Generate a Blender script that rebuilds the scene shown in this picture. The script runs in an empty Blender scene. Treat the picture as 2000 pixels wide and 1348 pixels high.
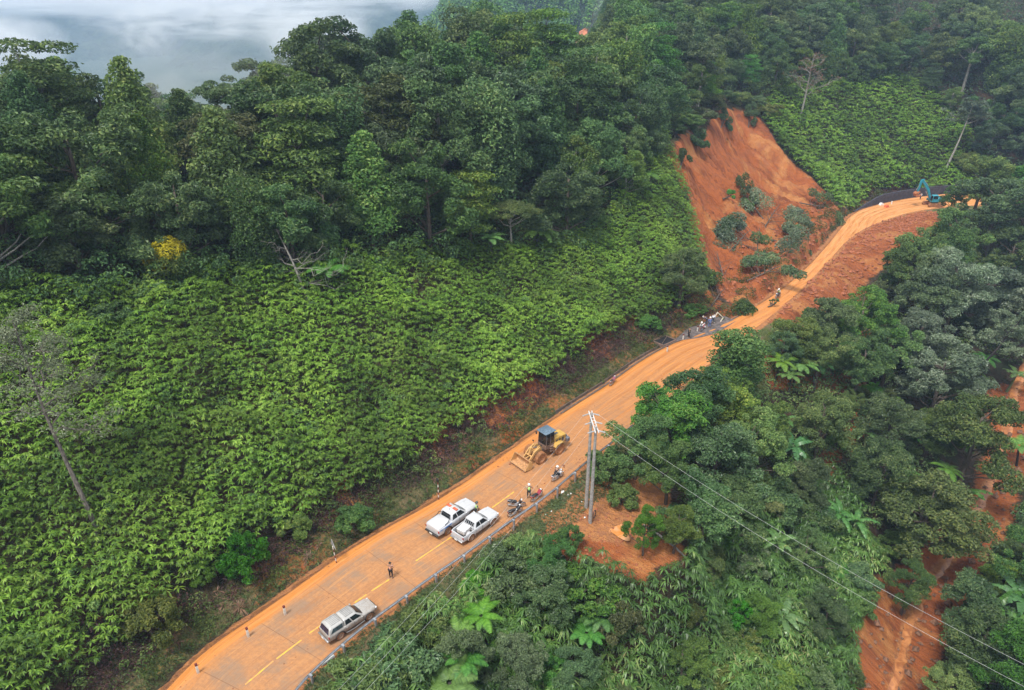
import bpy, bmesh, math, random
import numpy as np
from mathutils import Vector, Matrix, Euler

random.seed(7); rng = np.random.default_rng(7)
SC = bpy.context.scene
C = SC.collection
RAD = math.radians

# ---------------------------------------------------------------- camera, sky, sun, exposure
CAM_F, CAM_P, CAM_H = 1370.0, RAD(26), 43.0
cam_d = bpy.data.cameras.new('camera'); cam = bpy.data.objects.new('camera', cam_d); C.objects.link(cam)
cam.location = (0, 0, CAM_H); cam.rotation_euler = (RAD(90) - CAM_P, 0, 0)
cam_d.sensor_width = 36; cam_d.lens = CAM_F / 2000 * 36; cam_d.clip_end = 30000; cam_d.clip_start = 0.5
SC.camera = cam
SUN_EL, SUN_AZ = 62, 215            # elevation, compass-like azimuth (deg, from +Y clockwise)
wd = bpy.data.worlds.new('World'); SC.world = wd; wd.use_nodes = True
nt = wd.node_tree; nt.nodes.clear()
wo = nt.nodes.new('ShaderNodeOutputWorld'); bg = nt.nodes.new('ShaderNodeBackground')
sky = nt.nodes.new('ShaderNodeTexSky'); sky.sky_type = 'NISHITA'; sky.sun_disc = False
sky.sun_elevation = RAD(SUN_EL); sky.sun_rotation = RAD(SUN_AZ); sky.air_density = 1.0; sky.dust_density = 3.0
tc = nt.nodes.new('ShaderNodeTexCoord')
mp = nt.nodes.new('ShaderNodeMapping'); mp.inputs['Scale'].default_value = (1.5, 1.5, 5)
cn = nt.nodes.new('ShaderNodeTexNoise'); cn.inputs['Scale'].default_value = 2.2; cn.inputs['Detail'].default_value = 6
cr = nt.nodes.new('ShaderNodeValToRGB')
cr.color_ramp.elements[0].position = .32; cr.color_ramp.elements[0].color = (8.6, 8.9, 9.5, 1)
cr.color_ramp.elements[1].position = .66; cr.color_ramp.elements[1].color = (10.6, 10.7, 10.9, 1)
mx = nt.nodes.new('ShaderNodeMix'); mx.data_type = 'RGBA'; mx.inputs[0].default_value = .88
nt.links.new(tc.outputs['Generated'], mp.inputs[0]); nt.links.new(mp.outputs[0], cn.inputs[0])
nt.links.new(cn.outputs[0], cr.inputs[0]); nt.links.new(sky.outputs[0], mx.inputs[6]); nt.links.new(cr.outputs[0], mx.inputs[7])
nt.links.new(mx.outputs[2], bg.inputs[0]); bg.inputs[1].default_value = 0.085
nt.links.new(bg.outputs[0], wo.inputs[0])
sd = bpy.data.lights.new('sun', 'SUN'); sd.energy = 2.7; sd.angle = RAD(13); sd.color = (1, .965, .9)
sun = bpy.data.objects.new('sun', sd); C.objects.link(sun)
_a = RAD(SUN_AZ); _dir = Vector((math.sin(_a) * math.cos(RAD(SUN_EL)), math.cos(_a) * math.cos(RAD(SUN_EL)), math.sin(RAD(SUN_EL))))
sun.rotation_euler = _dir.to_track_quat('Z', 'Y').to_euler()
vs = SC.view_settings; vs.view_transform = 'Standard'; vs.look = 'None'; vs.gamma = 1; vs.exposure = 0.74; vs.use_curve_mapping = False
SC.render.engine = 'CYCLES'
cy = SC.cycles
cy.max_bounces = 5; cy.diffuse_bounces = 3; cy.glossy_bounces = 2; cy.transmission_bounces = 3; cy.transparent_max_bounces = 6
cy.volume_bounces = 2; cy.use_denoising = True; cy.volume_step_rate = 4; cy.volume_max_steps = 64
try: cy.denoising_prefilter = 'ACCURATE'; cy.denoising_input_passes = 'RGB_ALBEDO_NORMAL'
except Exception: pass

# ---------------------------------------------------------------- projection helpers
def ray(px, py):
    u = (px - 1000) / CAM_F; v = (py - 674) / CAM_F
    return np.array([u, math.cos(CAM_P) - v * math.sin(CAM_P), -math.sin(CAM_P) - v * math.cos(CAM_P)])
def gz(px, py, z=0.0):
    r = ray(px, py); t = (z - CAM_H) / r[2]
    return np.array([r[0] * t, r[1] * t, z])
def proj(x, y, z):
    z = z - CAM_H; d = y * math.cos(CAM_P) - z * math.sin(CAM_P); up = y * math.sin(CAM_P) + z * math.cos(CAM_P)
    return 1000 + CAM_F * x / d, 674 - CAM_F * up / d, d

# ---------------------------------------------------------------- noise
def _h(ix, iy, s):
    n = (ix.astype(np.int64) * 374761393 + iy.astype(np.int64) * 668265263 + s * 1274126177) & 0xffffffff
    n = ((n ^ (n >> 13)) * 1274126177) & 0xffffffff
    n = n ^ (n >> 16)
    return (n & 0xffff) / 65535.0
def vnoise(x, y, s=0):
    x = np.asarray(x, float); y = np.asarray(y, float)
    ix = np.floor(x); iy = np.floor(y); fx = x - ix; fy = y - iy
    fx = fx * fx * (3 - 2 * fx); fy = fy * fy * (3 - 2 * fy)
    a = _h(ix, iy, s); b = _h(ix + 1, iy, s); c = _h(ix, iy + 1, s); d = _h(ix + 1, iy + 1, s)
    return (a + (b - a) * fx) * (1 - fy) + (c + (d - c) * fx) * fy
def fbm(x, y, o=4, s=0):
    t = 0; a = .5; f = 1
    for k in range(o):
        t = t + a * (vnoise(x * f, y * f, s + k) - .5); a *= .5; f *= 2.03
    return t          # about -.5 .. .5
def sstep(a, b, x):
    t = np.clip((x - a) / (b - a), 0, 1); return t * t * (3 - 2 * t)
def seg_dist(x, y, P):
    P = np.asarray(P, float)[:, :2]
    best = np.full(np.shape(x), 1e9); bs = np.zeros(np.shape(x)); acc = 0
    for i in range(len(P) - 1):
        ax, ay = P[i]; bx, by = P[i + 1]; dx, dy = bx - ax, by - ay; L2 = dx * dx + dy * dy
        t = np.clip(((x - ax) * dx + (y - ay) * dy) / L2, 0, 1)
        d = np.hypot(x - ax - t * dx, y - ay - t * dy); m = d < best
        best = np.where(m, d, best); L = math.sqrt(L2); bs = np.where(m, acc + t * L, bs); acc += L
    return best, bs
def inpoly(x, y, P):
    P = np.asarray(P, float)[:, :2]; r = np.zeros(np.shape(x), bool); n = len(P); j = n - 1
    for i in range(n):
        xi, yi = P[i]; xj, yj = P[j]
        c = ((yi > y) != (yj > y)) & (x < (xj - xi) * (y - yi) / ((yj - yi) if yj != yi else 1e-9) + xi)
        r ^= c; j = i
    return r
def smooth_poly(P, it=2):
    P = np.asarray(P, float)
    for _ in range(it):
        Q = [P[0]]
        for i in range(len(P) - 1):
            Q += [P[i] * .75 + P[i + 1] * .25, P[i] * .25 + P[i + 1] * .75]
        Q.append(P[-1]); P = np.array(Q)
    return P

# ---------------------------------------------------------------- road edges on the plan
LPX = [(330,1340),(400,1270),(480,1215),(560,1160),(700,1060),(860,975),(960,905),(1100,805),(1190,750),(1250,705),(1310,672),(1360,655),(1440,622),(1530,565),(1590,510),(1640,450),(1665,415),(1720,398),(1790,385)]
RPX = [(572,1348),(620,1300),(700,1230),(770,1180),(830,1135),(905,1085),(1000,1015),(1060,975),(1140,905),(1200,860),(1300,775),(1400,700),(1500,622),(1560,572),(1620,508),(1665,458),(1720,432),(1790,410)]
LE = smooth_poly(np.array([(-31, 2), (-29.5, 15), (-27, 25)] + [tuple(gz(*p)[:2]) for p in LPX] + [(112, 175.5), (128, 176), (150, 172), (180, 160)]), 2)
RE = smooth_poly(np.array([(-24, 2), (-22, 14), (-18.5, 25)] + [tuple(gz(*p)[:2]) for p in RPX] + [(106, 163.5), (122, 165), (142, 162), (172, 150)]), 2)
ROADPOLY = np.vstack([LE, RE[::-1]])
BIGL = np.vstack([LE, [(180, 900), (-900, 900), (-900, 2)]])      # everything to the left (uphill) of the road

STREAM_PX = [(1725,1400,-23),(1745,1348,-22.5),(1765,1240,-21),(1800,1150,-20),(1870,1080,-18.5),(1925,960,-16.5),(1960,870,-15),(1975,790,-13.5),(1995,730,-12)]
STREAM = np.array([gz(a, b, c) for a, b, c in STREAM_PX] + [(100, 118, -10), (118, 140, -7)])
STREAM = smooth_poly(np.vstack([[(28, 20, -30)], STREAM]), 1)
def stream_dz(x, y):
    P = STREAM; best = np.full(np.shape(x), 1e9); z = np.zeros(np.shape(x))
    for i in range(len(P) - 1):
        ax, ay, az = P[i]; bx, by, bz = P[i + 1]; dx, dy = bx - ax, by - ay
        t = np.clip(((x - ax) * dx + (y - ay) * dy) / (dx * dx + dy * dy), 0, 1)
        d = np.hypot(x - ax - t * dx, y - ay - t * dy); m = d < best
        best = np.where(m, d, best); z = np.where(m, az + t * (bz - az), z)
    return best, z
BENCH = [gz(p[0], p[1], -1)[:2] for p in [(985,1030),(1145,905),(1230,900),(1330,960),(1330,1090),(1230,1130),(1130,1100),(1060,1060)]]

SCAR = None
def Zbase(x, y):
    x = np.asarray(x, float); y = np.asarray(y, float)
    dl, sl = seg_dist(x, y, LE); dr, sr = seg_dist(x, y, RE)
    ins = inpoly(x, y, ROADPOLY); left = inpoly(x, y, BIGL) & ~ins
    # uphill side
    d = dl + 1.2 * fbm(x / 14, y / 14, 3, 5) * sstep(3, 10, dl)
    slide = sstep(30, 44, x) * (1 - sstep(72, 80, x))
    zl = -.4 * sstep(.35, .9, d) + .5 * sstep(1.2, 2.2, d) + .42 * np.clip(d - 2.0, 0, 2.8) + .74 * np.clip(d - 4.8, 0, 900)
    zl = zl + slide * 2.4 * sstep(.3, 2.2, d) * (1 - sstep(6, 16, d))
    knee = 15.5 + 5.5 * sstep(10, 45, x) + 3 * fbm(x / 30, y / 30, 2, 9)
    zl = np.where(zl > knee, knee + (zl - knee) * .47, zl)
    cap = 25.0 + 4.5 * sstep(-35, 0, x - .1 * (y - 120)) + 26 * sstep(22, 62, x)
    over = zl - cap
    zl = np.where(over > 0, cap - over * (1.15 * (1 - sstep(20, 50, x))) * .9, zl)
    zl = np.maximum(zl, -55 + 0 * x)
    zl = zl + 1.5 * fbm(x / 9, y / 9, 4, 3) * sstep(4, 12, dl) + .25 * fbm(x / 1.7, y / 1.7, 3, 4) * sstep(1, 4, dl)
    # downhill side
    inb = inpoly(x, y, BENCH); db, _ = seg_dist(x, y, np.vstack([BENCH, BENCH[:1]]))
    bw = np.where(inb, 1.0, 1 - sstep(0, 4.5, db))
    e = np.clip(dr - 1.6 + 1.2 * fbm(x / 10, y / 10, 3, 6) * sstep(2, 6, dr), 0, 900)
    zr = -.12 * sstep(.3, 1.6, dr) - .68 * e
    ds, zs = stream_dz(x, y)
    zv = zs + .12 * np.minimum(ds, 2.5) + .36 * np.clip(ds - 2.5, 0, 200) + 5 * sstep(4, 30, ds) * sstep(60, 80, x)
    k = 2.0; zr2 = np.maximum(zr, zv) + k * np.exp(-np.abs(zr - zv) / k) * .5 - .5 * k * np.exp(-np.abs(zr) / k)*0
    zr2 = np.where(dr < 3, zr + (zr2 - zr) * sstep(1.2, 3, dr), zr2)
    zr2 = zr2 + 1.6 * fbm(x / 8, y / 8, 4, 13) * sstep(4, 12, dr) + .3 * fbm(x / 1.5, y / 1.5, 3, 14) * sstep(1.5, 5, dr)
    zr2 = np.minimum(zr2, np.where(x > 95, 6, 2) + 0 * x); zr2 = np.minimum(zr2, .3 * np.maximum(dr - 2.5, 0) - .12 * sstep(.3, 1.6, dr))
    zr2 = zr2 * (1 - bw) + bw * (-.35 - .07 * dr + .35 * fbm(x / 2.5, y / 2.5, 3, 15))
    z = np.where(ins, 0.0, np.where(left, zl, zr2))
    # everything sinks away behind and far from the place
    far = np.hypot(x - 20, y - 100)
    z = z - sstep(260, 700, far) * (z + 60)
    return z
def march(px, py, Zf, zoff=0.0):
    r = ray(px, py)
    t = np.concatenate([np.arange(30, 420, .5), np.arange(420, 1500, 4)])
    zz = CAM_H + r[2] * t - (Zf(r[0] * t, r[1] * t) + zoff)
    i = np.argmax(zz < 0)
    if not (zz < 0).any(): i = len(t) - 1
    a, b = t[max(i - 1, 0)], t[i]
    for _ in range(12):
        m = (a + b) / 2
        if CAM_H + r[2] * m - (float(Zf(np.array([r[0] * m]), np.array([r[1] * m]))[0]) + zoff) < 0: b = m
        else: a = m
    return np.array([r[0] * b, r[1] * b, CAM_H + r[2] * b - zoff])
SCAR_PX = [(1440,622),(1400,560),(1372,500),(1345,400),(1305,300),(1330,262),(1385,250),(1395,215),(1440,212),(1478,222),(1520,285),(1570,335),(1640,412),(1590,510),(1530,565)]
SCAR = np.array([march(a, b, Zbase)[:2] for a, b in SCAR_PX])
SPILL_PX = [(1490,632),(1560,572),(1620,508),(1665,458),(1720,432),(1800,412),(1862,412),(1880,430),(1830,475),(1760,500),(1700,540),(1660,600),(1560,640)]
SPILL = np.array([march(a, b, Zbase)[:2] for a, b in SPILL_PX])
def Z(x, y):
    x = np.asarray(x, float); y = np.asarray(y, float)
    z = Zbase(x, y)
    jx = 2.6 * fbm(x / 2.2, y / 2.2, 3, 25); jy = 2.6 * fbm(x / 2.2, y / 2.2, 3, 26)
    db, _ = seg_dist(x + jx, y + jy, np.vstack([SCAR, SCAR[:1]]))
    dl, sl = seg_dist(x, y, LE)
    ins = inpoly(x + jx, y + jy, SCAR)
    w = np.where(ins, sstep(0, 4.5, db), 0) * sstep(2, 6, dl)
    rill = fbm(sl / 1.3 + .06 * dl, dl / 9, 4, 21)
    z = z + w * (-2.8 + 5.6 * rill + 2.8 * fbm(x / 4.5, y / 4.5, 4, 22)) + np.where(ins, .8 * fbm(x / 1.1, y / 1.1, 3, 23) * sstep(.4, 2, dl), 0)
    sp = inpoly(x, y, SPILL) & ~inpoly(x, y, ROADPOLY)
    dsp, _ = seg_dist(x, y, np.vstack([SPILL, SPILL[:1]]))
    dr, _ = seg_dist(x, y, RE)
    z = np.where(sp, z + (.5 + 1.1 * fbm(x / 4, y / 4, 4, 24)) * sstep(0, 3, dsp) * sstep(.3, 2.5, dr), z)
    return z
def Z1(x, y): return float(Z(np.array([x]), np.array([y]))[0])
def at(px, py, zoff=0.0):
    p = march(px, py, Z, zoff); return p
# ---------------------------------------------------------------- materials
def rgba(c): return (c[0], c[1], c[2], 1)
class NT:
    def __init__(s, m): s.m = m; s.t = m.node_tree
    def n(s, typ, **kw):
        d = s.t.nodes.new(typ)
        for k, v in kw.items():
            if k.startswith('i_'):
                d.inputs[k[2:].replace('_', ' ')].default_value = v
            else: setattr(d, k, v)
        return d
    def l(s, a, b): s.t.links.new(a, b)
    def noise(s, vec, scale, detail=4, rough=.55, dist=0):
        d = s.n('ShaderNodeTexNoise'); d.inputs['Scale'].default_value = scale; d.inputs['Detail'].default_value = detail
        d.inputs['Roughness'].default_value = rough; d.inputs['Distortion'].default_value = dist
        if vec is not None: s.l(vec, d.inputs['Vector'])
        return d.outputs['Fac']
    def math(s, op, a, b=None, c=None, clamp=False):
        d = s.n('ShaderNodeMath'); d.operation = op; d.use_clamp = clamp
        for i, v in enumerate((a, b, c)):
            if v is None: continue
            if isinstance(v, (int, float)): d.inputs[i].default_value = v
            else: s.l(v, d.inputs[i])
        return d.outputs[0]
    def ss(s, v, a, b):
        d = s.n('ShaderNodeMapRange'); d.interpolation_type = 'SMOOTHSTEP'; s.l(v, d.inputs[0])
        d.inputs[1].default_value = a; d.inputs[2].default_value = b; d.inputs[3].default_value = 0; d.inputs[4].default_value = 1
        return d.outputs[0]
    def mix(s, f, a, b):
        d = s.n('ShaderNodeMix'); d.data_type = 'RGBA'
        for i, v in ((0, f), (6, a), (7, b)):
            if isinstance(v, (int, float)): d.inputs[i].default_value = v
            elif isinstance(v, tuple): d.inputs[i].default_value = rgba(v)
            else: s.l(v, d.inputs[i])
        return d.outputs[2]
    def mapping(s, vec, scale):
        d = s.n('ShaderNodeMapping'); d.inputs['Scale'].default_value = scale; s.l(vec, d.inputs[0]); return d.outputs[0]
def newmat(name):
    m = bpy.data.materials.new(name); m.use_nodes = True; t = NT(m); t.b = m.node_tree.nodes['Principled BSDF']; return m, t
def bump(t, h, strength=.5, dist=.1):
    b = t.n('ShaderNodeBump'); b.inputs['Strength'].default_value = strength; b.inputs['Distance'].default_value = dist
    t.l(h, b.inputs['Height']); t.l(b.outputs[0], t.b.inputs['Normal'])
_MC = {}
def M(name, c=(.5, .5, .5), rough=.6, metal=0, var=.18, scale=3.0, mud=None, mudh=0.5, mudc=(.40, .19, .08), spec=.5, coat=0, bmp=0):
    """plain painted / plain surface with slight noise; mud = amount of dried mud low on the object"""
    if name in _MC: return _MC[name]
    m, t = newmat(name); tc = t.n('ShaderNodeTexCoord').outputs['Object']
    n = t.noise(tc, scale, 5)
    lo = tuple(v * (1 - var) for v in c); hi = tuple(min(1, v * (1 + var * .7)) for v in c)
    col = t.mix(t.ss(n, .3, .7), lo, hi)
    if mud is not None:
        sx = t.n('ShaderNodeSeparateXYZ'); t.l(tc, sx.inputs[0])
        n2 = t.noise(tc, 5.5, 6, .65)
        h = t.math('ADD', sx.outputs[2], t.math('MULTIPLY', t.math('SUBTRACT', n2, .5), mudh * 1.1))
        f = t.math('MULTIPLY', t.math('SUBTRACT', 1.0, t.ss(h, mudh * .35, mudh * 1.25)), mud)
        n3 = t.noise(tc, 1.6, 6, .7)
        f = t.math('MAXIMUM', f, t.math('MULTIPLY', t.ss(n3, .55, .78), mud * .35))
        col = t.mix(f, col, mudc)
        r = t.math('ADD', rough, t.math('MULTIPLY', f, .5), clamp=True); t.l(r, t.b.inputs['Roughness'])
    else: t.b.inputs['Roughness'].default_value = rough
    t.l(col, t.b.inputs['Base Color']); t.b.inputs['Metallic'].default_value = metal
    t.b.inputs['Specular IOR Level'].default_value = spec
    if coat: t.b.inputs['Coat Weight'].default_value = coat; t.b.inputs['Coat Roughness'].default_value = .08
    if bmp: bump(t, n, .4, bmp)
    _MC[name] = m; return m
def leafmat(name, cols, rough=.5, trans=.22, objvar=.25, spec=.3, patch=.12):
    """cols: list of (pos, colour) chosen per leaf"""
    m, t = newmat(name)
    g = t.n('ShaderNodeNewGeometry'); oi = t.n('ShaderNodeObjectInfo')
    cr = t.n('ShaderNodeValToRGB'); e = cr.color_ramp.elements
    while len(e) < len(cols): e.new(.5)
    for k, (p, c) in enumerate(cols): e[k].position = p; e[k].color = rgba(c)
    pn = t.noise(g.outputs['Position'], .16, 3, .6)
    f = t.math('ADD', t.math('MULTIPLY', g.outputs['Random Per Island'], .62), t.math('MULTIPLY', t.ss(pn, .3, .7), .38))
    t.l(f, cr.inputs[0])
    hs = t.n('ShaderNodeHueSaturation'); t.l(cr.outputs[0], hs.inputs['Color'])
    r = oi.outputs['Random']
    pv = t.math('ADD', t.noise(g.outputs['Position'], .085, 3, .55), t.math('MULTIPLY', t.math('SUBTRACT', t.noise(g.outputs['Position'], .42, 2, .5), .5), .8)); t.l(t.math('MULTIPLY', t.math('ADD', 1 - objvar, t.math('MULTIPLY', r, 2 * objvar)), t.math('ADD', 1 - patch, t.math('MULTIPLY', t.ss(pv, .32, .68), 2 * patch))), hs.inputs['Value'])
    r2 = t.math('FRACT', t.math('MULTIPLY', r, 7.31)); t.l(t.math('ADD', .5 - .025, t.math('MULTIPLY', r2, .05)), hs.inputs['Hue'])
    r3 = t.math('FRACT', t.math('MULTIPLY', r, 17.7)); t.l(t.math('ADD', .85, t.math('MULTIPLY', r3, .25)), hs.inputs['Saturation'])
    t.l(hs.outputs[0], t.b.inputs['Base Color']); t.b.inputs['Roughness'].default_value = rough
    t.b.inputs['Specular IOR Level'].default_value = spec
    tr = t.n('ShaderNodeBsdfTranslucent'); t.l(hs.outputs[0], tr.inputs[0])
    mxs = t.n('ShaderNodeMixShader'); mxs.inputs[0].default_value = trans
    t.l(t.b.outputs[0], mxs.inputs[1]); t.l(tr.outputs[0], mxs.inputs[2])
    t.l(mxs.outputs[0], m.node_tree.nodes['Material Output'].inputs['Surface'])
    return m
def barkmat(name, c, c2):
    m, t = newmat(name); g = t.n('ShaderNodeTexCoord').outputs['Object']
    n = t.noise(t.mapping(g, (6, 6, 1.2)), 1.6, 5, .65)
    t.l(t.mix(t.ss(n, .35, .65), c, c2), t.b.inputs['Base Color']); t.b.inputs['Roughness'].default_value = .9; bump(t, n, .6, .03)
    return m
# ---- ground
def ground_material():
    m, t = newmat('ground_soil'); g = t.n('ShaderNodeNewGeometry').outputs['Position']
    at_ = t.n('ShaderNodeAttribute', attribute_name='mask'); sp = t.n('ShaderNodeSeparateColor'); t.l(at_.outputs['Color'], sp.inputs[0])
    n1 = t.noise(g, .35, 6, .62); n2 = t.noise(g, 1.8, 5, .65); n3 = t.noise(g, 7, 4, .6)
    up_ = t.n('ShaderNodeAttribute', attribute_name='slope_uv').outputs['Vector']
    streak = t.noise(t.mapping(up_, (.75, .09, 1)), 1.0, 7, .72, 1.0); big = t.noise(t.mapping(up_, (.16, .10, 1)), 1.0, 5, .6, .8); fine = t.noise(t.mapping(up_, (3.5, .5, 1)), 1.0, 5, .7, .3)
    jit = t.math('MULTIPLY', t.math('SUBTRACT', t.math('ADD', t.math('MULTIPLY', n2, .6), t.math('MULTIPLY', n3, .4)), .5), .9)
    litter = t.mix(t.ss(n2, .3, .7), (.030, .020, .013), (.085, .050, .032))
    litter = t.mix(t.ss(n1, .42, .66), litter, (.022, .035, .012))
    grass = t.mix(t.ss(n3, .3, .7), (.045, .065, .018), (.13, .15, .045))
    grass = t.mix(t.ss(n1, .45, .62), grass, (.17, .13, .065))
    red = t.mix(t.ss(streak, .36, .58), (.20, .058, .021), (.38, .110, .031))
    red = t.mix(t.math('MULTIPLY', t.ss(big, .50, .64), .8), red, t.mix(t.ss(fine, .4, .6), (.44, .165, .048), (.55, .26, .09)))
    red = t.mix(t.math('MULTIPLY', t.ss(fine, .54, .68), .6), red, (.14, .048, .026))
    red = t.mix(t.math('MULTIPLY', t.ss(n3, .52, .74), .5), red, (.16, .055, .03))
    red = t.mix(t.math('MULTIPLY', t.ss(n1, .52, .68), .4), red, (.27, .10, .05))
    mud = t.mix(t.ss(n2, .35, .65), (.36, .155, .07), (.50, .21, .07))
    mud = t.mix(t.math('MULTIPLY', t.ss(n3, .52, .72), .7), mud, (.24, .10, .05))
    fr = t.ss(t.math('ADD', sp.outputs[0], jit), .38, .62); fg = t.ss(t.math('ADD', sp.outputs[1], jit), .35, .65); fb = t.ss(t.math('ADD', sp.outputs[2], jit), .38, .62)
    c = t.mix(fg, litter, grass); c = t.mix(fr, c, red); c = t.mix(fb, c, mud)
    sy = t.n('ShaderNodeSeparateXYZ'); t.l(g, sy.inputs[0]); c = t.mix(t.ss(sy.outputs[1], 260, 420), c, t.mix(t.ss(t.noise(g, .1, 5, .65), .35, .65), (.012, .030, .018), (.045, .080, .036)))
    t.l(c, t.b.inputs['Base Color'])
    t.l(t.math('SUBTRACT', .95, t.math('MULTIPLY', fb, .25)), t.b.inputs['Roughness']); t.b.inputs['Specular IOR Level'].default_value = .25
    hh = t.math('ADD', t.math('MULTIPLY', n2, .6), t.math('ADD', t.math('MULTIPLY', n3, .35), t.math('ADD', t.math('MULTIPLY', streak, .9), t.math('MULTIPLY', fine, .5))))
    bump(t, hh, 1.0, .6)
    return m
def road_material():
    m, t = newmat('muddy_concrete'); uv = t.n('ShaderNodeUVMap', uv_map='UVMap').outputs[0]
    sx = t.n('ShaderNodeSeparateXYZ'); t.l(uv, sx.inputs[0]); u, v = sx.outputs[0], sx.outputs[1]
    w = t.n('ShaderNodeAttribute', attribute_name='along'); va = w.outputs['Fac']    # 0 near .. 1 far
    st = t.noise(t.mapping(uv, (1.6, .07, 1)), 2.0, 7, .65, .6)
    st2 = t.noise(t.mapping(uv, (5, .10, 1)), 2.0, 6, .7, .3)
    bl = t.noise(uv, .33, 5, .6); fi = t.noise(uv, 3.2, 6, .7); fi2 = t.noise(uv, 14, 3, .6)
    conc = t.mix(t.ss(fi, .35, .65), (0.329, 0.159, 0.070), (0.431, 0.201, 0.078))
    conc = t.mix(t.math('MULTIPLY', t.ss(bl, .45, .62), .85), conc, (0.247, 0.159, 0.101))
    conc = t.mix(t.math('MULTIPLY', t.ss(st2, .50, .66), .7), conc, (0.275, 0.115, 0.046))
    conc = t.mix(t.math('MULTIPLY', t.ss(st, .54, .70), .6), conc, (0.476, 0.233, 0.088))
    mud = t.mix(t.ss(st, .38, .62), (0.458, 0.168, 0.031), (0.549, 0.219, 0.055))
    mud = t.mix(t.math('MULTIPLY', t.ss(st2, .53, .70), .65), mud, (0.604, 0.301, 0.114))
    mud = t.mix(t.math('MULTIPLY', t.ss(t.noise(t.mapping(uv, (3.5, .07, 1)), 1.7, 6, .7, .4), .53, .62), .75), mud, (0.329, 0.118, 0.031))
    mud = t.mix(t.math('MULTIPLY', t.ss(fi2, .60, .72), .6), mud, (0.275, 0.101, 0.035))
    # mud covers the whole width further on, only the left verge strip near the camera
    e = t.math('ADD', t.math('MULTIPLY', va, 5.2), t.math('MULTIPLY', t.math('SUBTRACT', bl, .5), 1.9))
    e = t.math('SUBTRACT', e, 1.10)
    edge = t.math('SUBTRACT', 1.0, t.ss(t.math('ADD', u, t.math('MULTIPLY', t.math('SUBTRACT', st, .5), 2.2)), .7, 1.6))
    f = t.math('MAXIMUM', t.math('ADD', e, t.math('MULTIPLY', t.math('SUBTRACT', st, .5), 2.0), clamp=True), edge)
    c = t.mix(f, conc, mud)
    far = t.ss(va, .38, .7)
    c = t.mix(t.math('MULTIPLY', far, .7), c, t.mix(t.ss(st, .40, .60), (0.476, 0.201, 0.057), (0.641, 0.319, 0.133)))
    dark = t.math('MULTIPLY', t.ss(t.noise(t.mapping(uv, (1.4, .12, 1)), .9, 5, .6, .5), .55, .7), .35)
    c = t.mix(dark, c, (0.275, 0.110, 0.040))
    wob = t.math('MULTIPLY', t.math('SUBTRACT', t.noise(t.mapping(uv, (.02, .09, 1)), 1.0, 3, .5), .5), 1.4); ru = None
    for cc in (1.35, 2.9, 4.2, 5.5):
        dd = t.math('ABSOLUTE', t.math('SUBTRACT', t.math('ADD', u, wob), cc)); q_ = t.math('SUBTRACT', 1.0, t.ss(dd, .10, .30)); ru = q_ if ru is None else t.math('MAXIMUM', ru, q_)
    ru = t.math('MULTIPLY', ru, t.math('MULTIPLY', t.ss(va, .22, .34), t.ss(t.noise(t.mapping(uv, (1, .15, 1)), 1.3, 5, .7), .36, .56)))
    c = t.mix(t.math('MULTIPLY', ru, .6), c, (.40, .135, .026))
    # slab joints where the concrete shows
    jv = t.math('ABSOLUTE', t.math('SUBTRACT', t.math('FRACT', t.math('DIVIDE', v, 5.3)), .5))
    j = t.math('MULTIPLY', t.math('SUBTRACT', 1.0, t.ss(jv, .002, .006)), t.math('SUBTRACT', 1.0, f, clamp=True))
    c = t.mix(t.math('MULTIPLY', j, .75), c, (0.156, 0.068, 0.031))
    # clods dropped by the loader
    vo = t.n('ShaderNodeTexVoronoi'); vo.inputs['Scale'].default_value = 2.2; t.l(uv, vo.inputs['Vector'])
    cl = t.math('MULTIPLY', t.math('SUBTRACT', 1.0, t.ss(vo.outputs['Distance'], .10, .2)), t.ss(t.noise(t.mapping(uv, (.9, .12, 1)), 1.4, 3, .6), .56, .66))
    c = t.mix(t.math('MULTIPLY', cl, .75), c, (0.229, 0.082, 0.031))
    t.l(c, t.b.inputs['Base Color'])
    wet = t.ss(t.noise(t.mapping(uv, (.8, .2, 1)), .8, 4), .5, .66)
    t.l(t.math('SUBTRACT', t.math('SUBTRACT', .72, t.math('MULTIPLY', wet, .3)), t.math('MULTIPLY', ru, .22)), t.b.inputs['Roughness']); t.b.inputs['Specular IOR Level'].default_value = .35
    hh = t.math('SUBTRACT', t.math('ADD', t.math('MULTIPLY', st, .7), t.math('ADD', t.math('MULTIPLY', fi, .3), t.math('MULTIPLY', cl, .6))), t.math('MULTIPLY', ru, .5))
    bump(t, hh, .6, .14)
    return m

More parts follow.
